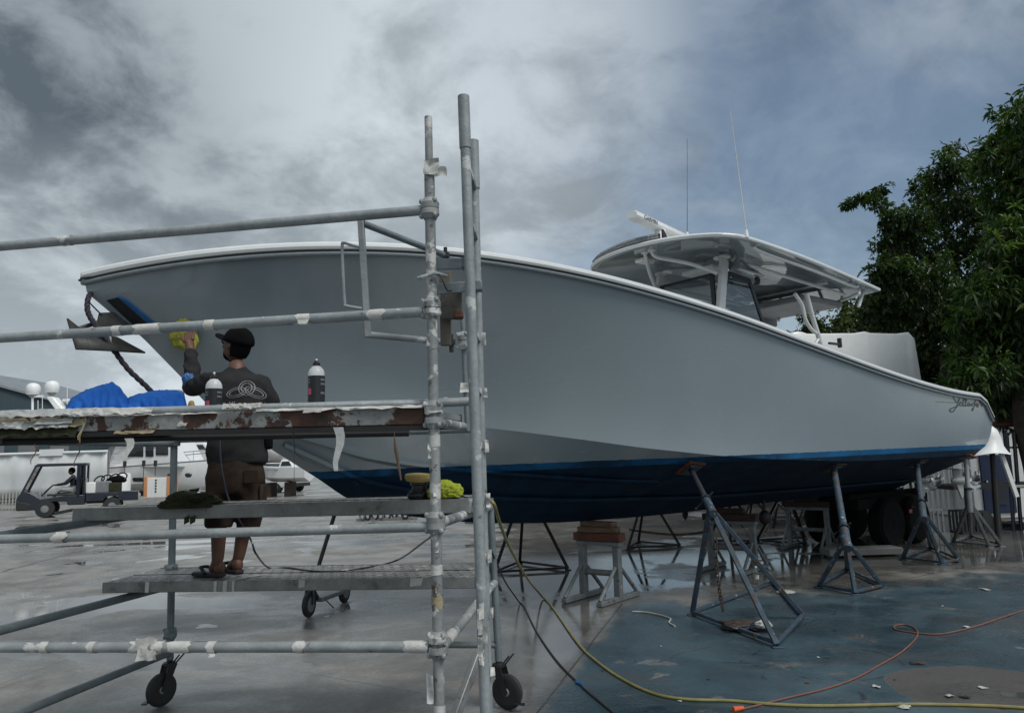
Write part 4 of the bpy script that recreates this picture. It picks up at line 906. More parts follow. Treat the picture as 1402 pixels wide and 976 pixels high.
hs = near(540, 585); MB().tube(spline([hs, hs-V((0, 0, .06)), hs-V((-.004, 0, .12))], 4), .002, 5).tube(spline([hs-V((0, 0, .05)), hs-V((-.004, .0, .09)), hs-V((-.012, 0, .14)), hs-V((-.028, 0, .24))], 4), [.004+.006*(1-abs(i/12*2-1)) for i in range(13)], 6).build('hanging_strip', pbr('dry_brown_strip', (.13, .09, .06), (.09, .06, .04), 20, .8), deck)
hs = near(402, 590); MB().tube(spline([hs, hs-V((-.006, 0, .09)), hs-V((-.03, 0, .12)), hs-V((-.055, 0, .14))], 4), .0025, 5).tube(spline([hs-V((-.006, 0, .08)), hs-V((-.004, 0, .2)), hs-V((-.008, 0, .3))], 4), .0012, 4).build('hanging_wire', 'blk', deck)
tape(NR(zr(566)), NR(zr(566)+.03), .04, 0, .03, up_nr); tape(t0.lerp(t1, .955), t1, .0215, 0, .02, tt)

# ------------------------------------------------------------------ things on the decks
def bottle(px, py, d, label, sw=0):
    b0 = P(px, py, d); root = thing('polish_bottle', b0, label, 'bottle', 'polish bottles on the upper deck')
    H = .205; r = .040
    MB().lathe(b0, (0, 0, 1), [(r*.92, 0), (r, .006), (r, .158), (r*.97, .170), (r*.82, .184), (r*.5, .197), (.016, .200)], 24).build('bottle_body', 'white', root)
    MB().lathe(b0, (0, 0, 1), [(r+.001, .012), (r+.001, .150)], 24, caps=False).build('bottle_label', 'blkgloss', root)
    MB().lathe(b0+V((0, 0, .200)), (0, 0, 1), [(.018, 0), (.018, .014), (.012, .016), (.008, .026)], 14).build('cap', 'blkgloss', root)
    MB().ball(b0+V((0, 0, .228)), (.007, .007, .008), 8, 6).build('spout', 'white', root)
    def patch(a0, a1, z0, z1, nm, mt): MB().grid([[b0+V((math.sin(a)*(r+.0022), -math.cos(a)*(r+.0022), z)) for a in np.linspace(a0, a1, 7)] for z in (z0, z1)]).build(nm, mt, root)
    patch(-1.35+sw, -.35+sw, .058, .088, 'pink_mark', 'pink')
    for z in (.115, .128): patch(-1.3+sw, -.55+sw, z, z+.006, 'printed_line', 'grey')
    for z in (.125, .104, .06): patch(.75, 1.45, z, z+.010, 'printed_line', 'grey')
    return root
bottle(433, 557, 3.72, 'black and white polish bottle standing alone on the rusty deck edge')
bottle(292, 573, 3.86, 'black and white polish bottle beside the blue tarp, in front of the man\'s back', .25)
def tarp(name, top, xb0, xb1, ybase, d0, depth, label, seed):
    """crumpled heap of sheeting: ridge through the px points in top"""
    xs = [t[0] for t in top]; ys = [t[1] for t in top]; rows = []; nx, ny = 80, 40
    for i in range(nx):
        x = xb0+(xb1-xb0)*i/(nx-1); yt = float(np.interp(x, xs, ys)); row = []
        for j in range(ny):
            f = j/(ny-1); s = math.sin(math.pi*min(1, f*1.0))**.6 if f < .5 else math.sin(math.pi*f)**1.2
            d = d0+depth*(f-.5)
            b_ = P(x, ybase, d0); t_ = P(x, yt, d0); h = t_.z-b_.z
            nz = mnoise.noise(V((x*.055+seed, f*3.2, 0)))*.5+mnoise.noise(V((x*.13+seed, f*7+x*.05, 3)))*.35
            crease = (1-abs(mnoise.noise(V((x*.035+f*1.8+seed, f*2.2, 5))))*2.6)+.6*(1-abs(mnoise.noise(V((x*.08-f*2.6+seed, f*4.2, 8))))*2.6)+.35*(1-abs(mnoise.noise(V((x*.17+f*5+seed, f*8-x*.04, 2))))*2.6)
            hh = h*s*(1+.10*nz*(1-s*.6)) + (.0075*crease-.003+.008*nz)*s
            row.append(V((b_.x*(d/d0), d+.03*nz, b_.z+max(.0, hh)+.002)))
        rows.append(row)
    return solo(MB().grid(rows), name, 'bluetarp', P((xb0+xb1)/2, ybase, d0), label, 'tarp', smooth=28, solid=.003)
tarp('blue_tarp', [(86, 566), (97, 548), (115, 537), (135, 530), (154, 524), (162, 532), (172, 546), (188, 566)], 86, 188, 568, 3.98, .34, 'large peaked blue tarp crumpled on the left of the upper deck', 3)
tarp('blue_bag', [(168, 566), (176, 547), (190, 541), (215, 537), (244, 538.5), (251, 540), (256, 560)], 168, 257, 566, 3.92, .26, 'smaller flat blue sheet folded on the upper deck right of the peaked tarp', 11)
solo(MB().lathe(P(238, 560, 4.05), (0, 0, 1), [(.05, 0), (.05, .09), (.035, .10)], 14), 'grey_tin', 'grey', P(238, 560, 4.05), 'grey brown tin behind the small blue sheet', 'tin')
pd_ = P(253, 566, 3.9); solo(MB().prism([pd_, pd_+V((.05, 0, 0)), pd_+V((.03, 0, .07)), pd_+V((.015, 0, .06))], (0, .04, 0)), 'foam_wedge', 'yellowpad', pd_, 'small yellow foam wedge between the blue sheet and a bottle', 'foam pad', bevel=.008)
# orbital polisher and lime cloth on the middle plank
po = P(592, 685, 4.38); pol = thing('polisher', po, 'black hand polisher with a yellow foam pad lying pad up', 'polisher')
MB().lathe(P(573, 651, 4.38)-V((0, 0, .02)), (0.05, -.1, 1), [(.02, -.012), (.070, -.008), (.080, .010), (.076, .026), (.05, .03)], 24).build('foam_pad', 'yellowpad', pol)
MB().lathe(P(574, 652, 4.38)-V((0, 0, .12)), (0, 0, 1), [(.03, 0), (.042, .02), (.042, .07), (.052, .075), (.052, .098)], 18).ball(P(572, 678, 4.38), (.06, .045, .04), 14, 10).build('motor', 'blkgloss', pol)
MB().tube(spline([P(572, 676, 4.38), P(595, 677, 4.40), P(612, 676, 4.42), P(628, 678, 4.42)], 4), [.032]*13, 12).build('handle', 'blk', pol)
MB().tube(spline([P(626, 677, 4.42), P(640, 682, 4.35), P(652, 695, 4.2), P(660, 715, 4.0), P(664, 760, 3.95)], 5), .0045, 6).build('power_lead', 'blk', pol)
def crumple(c, r, name, mat, label, cat, seed, squash=.6, parent=None, amp=.28, crk=.06):
    fn = lambda d: 1+amp*mnoise.noise(d*1.6+V((seed, 0, 0)))+.14*(1-2*abs(mnoise.noise(d*3.2+V((0, seed, 0)))))+crk*(1-2*abs(mnoise.noise(d*5.0+V((seed, seed, 0)))))+.03*mnoise.noise(d*12+V((0, 0, seed)))
    c = V(c); mb = MB().ball(c, r, 60, 42, fn=fn)
    lowz = c.z-r[2]*squash; mb.v = [V((v.x, v.y, max(v.z, lowz))) for v in mb.v]
    if parent: return mb.build(name, mat, parent, smooth=70)
    return solo(mb, name, mat, V((c.x, c.y, lowz)), label, cat, smooth=45)
crumple(P(609, 673, 4.34), (.082, .07, .052), 'lime_cloth', 'hivis', 'lime yellow cloth draped over the polisher', 'cloth', 4)
crumple(P(262, 688, 4.62), (.15, .12, .055), 'olive_rag', 'olive', 'dark olive rag heaped on the middle plank by the rear post', 'rag', 9, .5, amp=.55, crk=.14)
for x_ in (258, 266): rg2 = P(x_, 699, 4.55); MB().grid([[rg2+V((x*.016, -.02, -.03-z*.04+.008*x)) for x in (-1, 0, 1)] for z in (0, .5, 1)]).build('rag_end', 'olive', [o for o in COL.objects if o.name == 'olive_rag'][0], smooth=60)
# thin cord on the walkway
cdp = [PZ(345, 735, 1.30)*0+P(343, 738, 5.05), P(350, 757, 5.05), PZ(368, 777, ZP+.006), PZ(395, 777, ZP+.006), PZ(440, 782, ZP+.006), PZ(500, 777, ZP+.006), PZ(545, 766, ZP+.006), P(585, 738, 4.9), P(620, 712, 4.5)]
solo(MB().tube(spline([P(300, 585, 4.99), P(302, 625, 4.98), P(306, 655, 4.99), P(316, 690, 5.02)]+cdp, 6), .0065, 6), 'trailing_cable', 'navy', PZ(395, 777, ZP), 'thin dark cord hanging past the man and trailing over the plank', 'cord')

# ------------------------------------------------------------------ the man on the plank
def skin_mesh(name, verts, edges, radii, mat, parent, sub=2, root=0, post=None):
    """one continuous surface grown over a skeleton"""
    org = parent.location if parent.parent is None else parent.parent.location
    me = bpy.data.meshes.new(name); me.from_pydata([tuple(V(v)) for v in verts], edges, []); o = bpy.data.objects.new(name, me); COL.objects.link(o)
    md = o.modifiers.new('skin', 'SKIN'); md.use_smooth_shade = True; md.branch_smoothing = .3
    for i, r in enumerate(radii):
        sv = me.skin_vertices[0].data[i]; sv.radius = r if hasattr(r, '__len__') else (r, r); sv.use_root = (i == root)
    ms = o.modifiers.new('sub', 'SUBSURF'); ms.levels = sub; ms.render_levels = sub
    dg = bpy.context.evaluated_depsgraph_get(); m2 = bpy.data.meshes.new_from_object(o.evaluated_get(dg))
    bpy.data.objects.remove(o); bpy.data.meshes.remove(me); m2.name = name
    vs = [v.co.copy() for v in m2.vertices]; fs = [tuple(p.vertices) for p in m2.polygons]; bpy.data.meshes.remove(m2)
    if post: vs = [post(v) for v in vs]
    mb = MB(); mb.v = vs; mb.f = fs; ob = mb.build(name, mat, parent, smooth=80)
    return ob, mb
def wrinkle(amp, sc_, stretch=(1, 1, 1.8), seed=0):
    def f(v):
        q = V((v.x*stretch[0], v.y*stretch[1], v.z*stretch[2]))*sc_+V((seed, seed, 0))
        n = mnoise.noise_vector(q)*amp + mnoise.noise_vector(q*2.3)*amp*.4; return v+n
    return f
pp = lambda x, y, d: P(x, y, d)
foot_L, foot_R = PZ(297, 786, ZP+.02), PZ(323, 781, ZP+.02)
man = thing('person', V(((foot_L.x+foot_R.x)/2, (foot_L.y+foot_R.y)/2, ZP)), 'man in black cap, charcoal shirt and brown shorts polishing the bow', 'person')
dL, dR = foot_L.y, foot_R.y
J = dict(pel=pp(321, 634, 5.2), spine=pp(322, 590, 5.2), chest=pp(324, 545, 5.2), neckb=pp(325, 508, 5.24), neck=pp(324, 492, 5.27),
         shL=pp(292, 521, 5.24), elL=pp(263, 528, 5.50), wrL=pp(261, 479, 5.66), haL=pp(259, 464, 5.72),
         shR=pp(360, 527, 5.22), elR=pp(371, 571, 5.30), wrR=pp(362, 592, 5.52),
         hipL=pp(303, 645, 5.2), knL=pp(300, 715, dL+.0), anL=pp(298, 770, dL), toL=PZ(291, 783, ZP+.045)+V((-.05, .10, 0)),
         hipR=pp(339, 645, 5.2), knR=pp(336, 712, dR), anR=pp(326, 768, dR), toR=PZ(316, 777, ZP+.045)+V((-.05, .10, 0)))
names = list(J); vid = {n: i for i, n in enumerate(names)}
E = [(vid[a], vid[b]) for a, b in (('pel', 'spine'), ('spine', 'chest'), ('chest', 'neckb'), ('neckb', 'neck'), ('chest', 'shL'), ('shL', 'elL'), ('elL', 'wrL'), ('wrL', 'haL'), ('chest', 'shR'), ('shR', 'elR'), ('elR', 'wrR'), ('pel', 'hipL'), ('hipL', 'knL'), ('knL', 'anL'), ('anL', 'toL'), ('pel', 'hipR'), ('hipR', 'knR'), ('knR', 'anR'), ('anR', 'toR'))]
rad = dict(pel=(.13, .10), spine=(.13, .10), chest=(.14, .105), neckb=(.07, .07), neck=.052, shL=.06, elL=.043, wrL=.030, haL=(.040, .02), shR=.06, elR=.043, wrR=.030, hipL=.088, knL=.058, anL=.040, toL=(.045, .022), hipR=.088, knR=.058, anR=.040, toR=(.045, .022))
body, bmb = skin_mesh('body', [J[n] for n in names], E, [rad[n] for n in names], 'skin', man)
# calves, heels
hd = MB()
hc = pp(324, 474, 5.30); face = V((-.86, .42, .26)).normalized(); side_ = V((-.44, -.88, 0)).normalized(); upv = side_.cross(face)*-1
upv = face.cross(side_); upv = upv if upv.z > 0 else -upv
HR = Matrix((face, side_, upv)).transposed()
def headfn(d):
    s = 1.0
    if d.x > .55 and abs(d.y) < .35: s += .10*(d.x-.55)*(1 if d.z < .25 else 0)
    if d.z < -.45: s -= .10*(-d.z-.45) - (.10 if d.x > .3 else 0)*(-d.z-.45)*2
    return s
hd.ball(hc, (.098, .076, .118), 28, 20, HR, headfn)
hq = lambda x, y, z: hc+HR @ V((x, y, z))
hd.prism([hq(.090, -.012, .03), hq(.090, .012, .03), hq(.094, .018, -.02), hq(.094, -.018, -.02)], HR @ V((.024, 0, -.012)))
head = hd.build('head', 'skin', man, smooth=70)
for s in (1, -1):
    MB().ball(hq(-.005, s*.077, -.005), (.020, .008, .033), 14, 10, HR, lambda d: 1-.25*max(0, -d.z)).build('ear', 'skin', head)
    MB().ball(hq(.086, s*.032, .018), (.012, .016, .009), 10, 8, HR).build('eye', 'white', head)
MB().ball(hq(.088, 0, -.058), (.016, .028, .008), 12, 8, HR).build('mouth', pbr('lips', (.13, .05, .04), (.1, .04, .03), 9, .5), head)
hair = MB().ball(hc+HR @ V((-.012, 0, .004)), (.096, .0775, .118), 26, 18, HR, lambda d: 1.02 if (d.x < .1 and d.z > -.75) else .6).build('hair', 'cap', man, smooth=70)
br_ = MB().ball(hq(.036, 0, -.070), (.050, .056, .044), 18, 12, HR, lambda d: 1.0 if d.z < .3 else .7).build('beard', 'cap', man, smooth=70)
cp = MB().ball(hq(-.012, 0, .030), (.118, .094, .112), 30, 20, HR, lambda d: 1 if d.z > -.05 else .93)
cp.v = [v if (v-hq(0, 0, .022)).dot(upv) > 0 else v - upv*((v-hq(0, 0, .022)).dot(upv))*.75 for v in cp.v]
cap = cp.build('cap', 'cap', man, smooth=70)
rows = []
for i in range(9):
    a = (i/8-.5)*2.3; row = []
    for j in range(5):
        f = j/4; row.append(hq(.075*math.cos(a)+.02+f*(.098*math.cos(a*.55)), math.sin(a)*(.086+.004*f)*(1-.06*f), .045+.012*f-.030*(math.sin(a)**2)*(1-.2*f)))
    rows.append(row)
MB().grid(rows).build('brim', 'cap', cap, smooth=70, solid=.006)
MB().ball(hq(-.012, 0, .142), .009, 8, 6).build('button', 'cap', cap)
MB().tube([hq(.085, .05, .018), hq(.05, .078, .018), hq(-.01, .082, .012)], .006, 8).ball(hq(.094, .030, .014), (.010, .024, .018), 12, 8, HR).ball(hq(.094, -.030, .014), (.010, .024, .018), 12, 8, HR).build('sunglasses', 'blkgloss', man)
# clothes: lofted shells fused into one cloth surface each
def fuse(name, mb, mat, parent, vox=.014, it=4, post=None):
    me = bpy.data.meshes.new(name); me.from_pydata([tuple(v) for v in mb.v], [], mb.f); o = bpy.data.objects.new(name, me); COL.objects.link(o)
    md = o.modifiers.new('r', 'REMESH'); md.mode = 'VOXEL'; md.voxel_size = vox; ms = o.modifiers.new('s', 'SMOOTH'); ms.iterations = it; ms.factor = .5
    dg = bpy.context.evaluated_depsgraph_get(); m2 = bpy.data.meshes.new_from_object(o.evaluated_get(dg)); bpy.data.objects.remove(o); bpy.data.meshes.remove(me)
    out = MB(); out.v = [post(v.co.copy()) if post else v.co.copy() for v in m2.vertices]; out.f = [tuple(p.vertices) for p in m2.polygons]; bpy.data.meshes.remove(m2)
    m3 = MB(); m3.v = list(out.v); m3.f = out.f
    return m3.build(name, mat, parent, smooth=80), out
def loft(mb, rings, n=22):      # rings = (px, py, d, half width px, depth m)
    rows = []
    for x, y, d, hw_, dp in rings:
        c = P(x, y, d); w_ = hw_*d/F; rows.append([c+V((math.cos(a)*w_, math.sin(a)*dp, 0)) for a in np.linspace(0, 2*math.pi, n, endpoint=False)])
    mb.grid(rows, True); mb.add(rows[0], [tuple(range(n))]); mb.add(rows[-1], [tuple(range(n))]); return mb
tor = loft(MB(), [(325, 636, 5.19, 41, .135), (324, 618, 5.19, 41, .14), (324, 595, 5.19, 39.5, .135), (326, 565, 5.19, 38, .135), (327, 540, 5.19, 37.5, .13), (327, 522, 5.20, 35, .115), (326, 513, 5.22, 25, .09), (325, 507, 5.24, 15, .07), (325, 502, 5.25, 12, .06)])
shL, shR = pp(298, 524, 5.21), pp(356, 527, 5.21)
tor.tube(spline([shL+V((.06, 0, -.01)), shL, J['shL'].lerp(J['elL'], .55), J['elL']+V((.0, .0, -.012)), J['elL'].lerp(J['wrL'], .25), J['elL'].lerp(J['wrL'], .6), J['elL'].lerp(J['wrL'], .95)], 5), [.075]*3+[.078]*2+[.072]*5+[.066]*5+[.064]*5+[.058]*5+[.050]*6, 14)
tor.tube(spline([shR+V((-.06, 0, -.01)), shR, pp(368, 548, 5.23), J['elR'], J['elR'].lerp(J['wrR'], .9)], 5), [.075]*3+[.078]*4+[.070]*5+[.062]*9, 14)
shirt, smb = fuse('shirt', tor, 'shirt', man, .015, 4, lambda v: wrinkle(.010, 8, (1, 1, 1.5), 2)(v)+V((0, -.007*math.sin(v.z*62+v.x*45+4*mnoise.noise(v*5)), 0))*(1 if v.x < shL.x-.02 else .0))
sho = loft(MB(), [(323, 622, 5.19, 36, .125), (323, 640, 5.19, 38, .135), (322, 660, 5.19, 40, .135), (322, 676, 5.19, 40, .12)])
loft(sho, [(304, 655, 5.19, 20, .115), (302, 685, 5.195, 20.5, .115), (300, 705, dL, 19, .11), (298.5, 722, dL, 17.5, .10)]); loft(sho, [(342, 655, 5.19, 20, .115), (344, 685, 5.20, 19.5, .115), (342, 705, dR, 17, .11), (340, 722, dR, 15.5, .10)])
shorts, shm = fuse('shorts', sho, 'shorts', man, .015, 4, wrinkle(.014, 7, (1, 1, 1.2), 5))
MB().box(pp(360, 676, 5.17), (.03, .10, .13)).build('cargo_pocket', 'shorts', shorts, bevel=.015); MB().box(pp(344, 652, 5.062), (.10, .010, .09)).build('back_pocket', 'shorts', shorts, bevel=.005)
MB().box(pp(367, 598, 5.22), (.045, .11, .17)).build('tool_pouch', 'cap', man, bevel=.02)
# hand on the cloth: palm block with fingers bent over the rag
hw = J['haL']; hup = V((-.10, .35, .93)).normalized(); hout = V((.05, .93, -.35)).normalized(); hx = hup.cross(hout)
for i, (ox, ln) in enumerate(((-.030, .070), (-.010, .080), (.010, .076), (.030, .060))):
    a = hw+hx*ox*.8-hup*.01; b = hw+hx*ox+hup*.035; c_ = b+hup*ln*.45+hout*.012; d_ = c_+hup*ln*.3+hout*.03
    MB().tube([a, b, c_, d_], [.013, .0115, .010, .008], 10).ball(d_, .0082, 8, 6).build('finger', 'skin', body)
tb = hw+hx*.036-hup*.015; MB().tube([hw-hup*.025, tb, tb+hx*.022+hup*.03, tb+hx*.03+hup*.055+hout*.01], [.014, .014, .0115, .009], 10).ball(tb+hx*.03+hup*.055+hout*.01, .009, 8, 6).build('thumb', 'skin', body)
# flip flops
for nm, ft, to in (('L', foot_L, J['toL']), ('R', foot_R, J['toR'])):
    dirf = V((to.x-ft.x, to.y-ft.y, 0)).normalized(); sd_ = V((-dirf.y, dirf.x, 0)); hl = V((ft.x, ft.y, ZP+.006))-dirf*.06
    out_ = [hl+dirf*(x*.27)+sd_*y for x, y in ((0, 0), (.03, .03), (.2, .036), (.5, .038), (.75, .050), (.93, .036), (1, 0), (.93, -.036), (.75, -.046), (.5, -.034), (.2, -.034), (.03, -.03))]
    ff = MB().prism(out_, V((0, 0, .024))).build('flip_flop', 'blk', man, bevel=.005)
    MB().tube(spline([hl+dirf*.12+sd_*.045+V((0, 0, .02)), hl+dirf*.17+sd_*.03+V((0, 0, .055)), hl+dirf*.20+V((0, 0, .055)), hl+dirf*.17-sd_*.03+V((0, 0, .055)), hl+dirf*.12-sd_*.045+V((0, 0, .02))], 5), .011, 8).build('strap', 'blk', ff)
    MB().ball(V((ft.x, ft.y, ZP+.06))-dirf*.02, (.037, .037, .045), 14, 10).build('heel', 'skin', body)
# emblem and lettering on the back
sb = BVHTree.FromPolygons([tuple(v) for v in smb.v], smb.f)
fxr = (V((1, 0, 0)), V((0, 0, 1))); yv = V((0, 1, 0))
def on_back(pts, w, name='emblem'): return ribbon_on(sb, pts, w, fxr, pp(335, 536, 5.07), yv, .004).build(name, 'ink', shirt, smooth=0)
pxm = 5.1/F
def loop(cx, cy, rx, ry, rot, a0=0, a1=2*math.pi):
    return [V((cx+rx*math.cos(a)*math.cos(rot)-ry*math.sin(a)*math.sin(rot), cy+rx*math.cos(a)*math.sin(rot)+ry*math.sin(a)*math.cos(rot), 0))*pxm for a in np.linspace(a0, a1, 40)]
for q in ((-11, -1, 13, 6.5, .25), (-11, -1, 9.5, 4, .25), (1.5, 5, 9.5, 10, 0), (1.5, 5, 6.4, 6.8, 0), (12, -1, 13, 6.5, -.45), (12, -1, 9.5, 4, -.45)):
    on_back(loop(*q), .0026)
def back_text(s, x, y, size):
    vs, fs = textmesh(s, size, 0); mb = MB(); q = []
    for v in vs:
        c = pp(x, y, 5.07)+V((v.x, 0, v.y)); h = sb.ray_cast(c-yv, yv); q.append(h[0]-yv*.004 if h[0] is not None else c)
    mb.add(q, fs).build('lettering', 'ink', shirt, smooth=0)
back_text('E', 305, 556, .034); back_text('MI', 314, 556, .042); back_text('Y', 353, 556, .042)
# yellow towel in his hand and the blue cloth at his elbow
tw = hull_hit(252, 457) or pp(252, 457, 5.8)
tr_ = (tw-O).normalized()
print('towel hull hit', [round(x, 2) for x in tw], 'hand', [round(x, 2) for x in J['haL']])
crumple(tw-tr_*.05, (.098, .055, .11), 'yellow_towel', 'yellowcloth', 'yellow microfibre towel pressed on the hull by the man', 'towel', 14, 2, amp=.35)
crumple(tw-tr_*.06+V((.055, 0, -.06)), (.05, .045, .075), 'towel_fold', 'yellowcloth', 'loose fold of yellow towel hanging right of the man\'s wrist', 'towel', 33, 2, amp=.35)
cb = pp(258, 520, 5.45); crumple(cb, (.04, .04, .042), 'blue_cloth', 'bluebox', 'small blue cloth tucked below the man\'s raised elbow', 'cloth', 21, 2)

# ------------------------------------------------------------------ anchor and rope at the bow
anc = thing('anchor', PV(150, 492, .0), 'dull dark plough anchor hanging below the bow roller', 'anchor')
c0 = PV(150, 462, 0.0)
shank = MB(); shank.prism([PV(*q, .02) for q in ((136, 428), (158, 427), (172, 430), (195, 441), (196, 446), (175, 447), (140, 449), (132, 446))], -BP*.035); shank.build('shank', 'anchor', anc, bevel=.006)
for sg in (1, -1):
    o_ = .0 if sg > 0 else 0
    mb = MB(); A = PV(92, 436, .14*sg); Bq = PV(112, 452, .05*sg); Cq = PV(104, 478, .16*sg); D = PV(150, 480, .17*sg); Eq = PV(199, 483, .02*sg); Fq = PV(160, 462, .0); Gq = PV(122, 456, 0)
    mb.add([A, Bq, Cq, D, Eq, Fq, Gq], [(0, 1, 2), (1, 6, 3, 2), (6, 5, 4, 3)]); mb.build('fluke', 'anchor', anc, smooth=25, solid=.014)
MB().tube([PV(106, 450, .0), PV(140, 440, 0), PV(172, 440, 0)], [.014, .02, .016], 10).build('crown_bar', 'anchor', anc)
MB().torus(PV(150, 467, .03), BA, .035, .009, 16, 8).build('shackle', 'galv_dirty', anc)
rp = [PV(128, 398, .0), PV(121, 408, .02), PV(120, 425, .04), PV(127, 440, .05), PV(138, 454, .06), PV(148, 468, .06), PV(160, 485, .05), PV(176, 506, .04), PV(195, 524, .03), PV(209, 538, .0), PV(222, 556, -.05), PV(228, 580, -.10)]
ropeo = MB()
sp_ = spline(rp, 10)
for ph in range(3):
    pts = []
    for i, p in enumerate(sp_):
        t = (sp_[min(i+1, len(sp_)-1)]-sp_[max(i-1, 0)]).normalized(); u = t.orthogonal().normalized(); w = t.cross(u); a = i*.55+ph*2.094
        pts.append(p+(u*math.cos(a)+w*math.sin(a))*.010)
    ropeo.tube(pts, .0125, 8)
solo(ropeo, 'anchor_rope', 'rope', PV(228, 580, -.1), 'thick dark braided rope looped through the anchor and hanging down', 'rope')
MB().tube(spline([PV(121, 413, .05), PV(132, 424, .03), PV(140, 432, .02)], 4), .006, 6).build('wire_tail', 'blk', anc)
# pale reflection-patch is left to the gloss; a clear decal plate on the bow

# ------------------------------------------------------------------ jack stands and keel blocks
def jack(feet, apex, top, mat, label, group='jack stands under the hull', tube_r=.030, pad=None, pipe=None, base_mat=None, handle=True, padmat='wood', rungs=True, nrm=None):
    """feet: ground points; apex: where the legs meet; top: under the hull"""
    feet = [V((f.x, f.y, 0)) for f in feet]; base = sum(feet, V((0, 0, 0)))/len(feet)
    root = thing('jack_stand', base, label, 'boat stand', group); apex, top = V(apex), V(top)
    for f in feet:
        lg = MB().bar(f+V((0, 0, .02)), apex, .045, .045, (0, 1, .2)).build('leg', mat, root, bevel=.006)
        MB().box(f+V((0, 0, .006)), (.09, .09, .012)).build('foot', base_mat or mat, lg, bevel=.003)
    for i in range(len(feet)):
        a, b = feet[i], feet[(i+1) % len(feet)]
        MB().bar(a+V((0, 0, .035)), b+V((0, 0, .035)), .032, .032).build('base_bar', base_mat or mat, root, bevel=.004)
    ax = (top-apex).normalized()
    MB().tube([apex-ax*.16, apex+ax*.16], tube_r+.010, 14).build('collar', mat, root)
    MB().tube([apex, top-ax*.04], tube_r, 14).build('post', pipe or mat, root)
    if handle:
        h = apex+ax*.20; w = ax.orthogonal().normalized()
        MB().lathe(h-ax*.02, ax, [(tube_r, 0), (tube_r+.022, .004), (tube_r+.022, .035), (tube_r, .04)], 8).tube([h-w*.14, h+w*.10], .010, 8).ball(h-w*.14, .016, 8, 6).build('screw_handle', 'jackdark', root)
    pn_ = nrm if nrm else ax; px_ = (BA-pn_*BA.dot(pn_)).normalized(); pr = Matrix((px_, pn_.cross(px_), pn_)).transposed(); axp = pn_
    MB().box(top+axp*.0, (.26, .26, .03), pr).build('pad', padmat, root, bevel=.008)
    MB().box(top-axp*.022, (.17, .17, .012), pr).build('pad_plate', base_mat or mat, root)
    return root
def hull_n(px, py):
    h = hull_bvh.ray_cast(O, ray(px, py)); n = h[1]
    return -n if n.dot(ray(px, py)) < 0 else n
def under(u, vfrac):          # a point on the port bottom
    t = (u-UC0)/(BL-UC0); return bottom(t, vfrac)
def tripod_feet(c, r, a0, n=3): return [V((c.x+r*math.cos(a0+i*2*math.pi/n), c.y+r*math.sin(a0+i*2*math.pi/n), 0)) for i in range(n)]
# A: the big one in front, leaning in to the chine
fA = [G(948, 842), G(1064, 886), G(1100, 846)]; apA = P(972, 694, 7.55)
tA_ = hull_hit(945, 641, .02)
jack(fA+[G(1060, 800)], apA, tA_, 'bluejack', 'large leaning blue grey boat stand nearest the camera under the chine', pipe='jackdark', tube_r=.030, padmat='redwood', nrm=hull_n(945, 641))
fB = [G(1121, 804), G(1171, 814), G(1209, 805), ]; apB = P(1158, 738, 8.95)
jack(fB+[G(1160, 782)], apB, hull_hit(1141, 640, .02), 'bluejack', 'blue boat stand with a straight blue post amidships', tube_r=.042, padmat='darkbeam', nrm=hull_n(1141, 640))
fC = [G(1236, 766), G(1290, 773), G(1314, 769)]; jack(fC+[G(1275, 752)], P(1263, 700, 10.6), hull_hit(1255, 634, .02), 'bluejack', 'blue boat stand with white taped leg, second from the stern', tube_r=.040, padmat='darkbeam', nrm=hull_n(1255, 634))
fD = [G(1305, 744), G(1355, 749), G(1371, 748), G(1330, 736)]; jack(fD, P(1327, 687, 12.0), P(1322, 625, 12.1), 'keelgrey', 'pale galvanised boat stand right at the stern', tube_r=.034, padmat='redwood', pipe='galv')
tape(P(1281, 722, 10.55), P(1284, 735, 10.5), .03, 0, .12, tower) if False else None
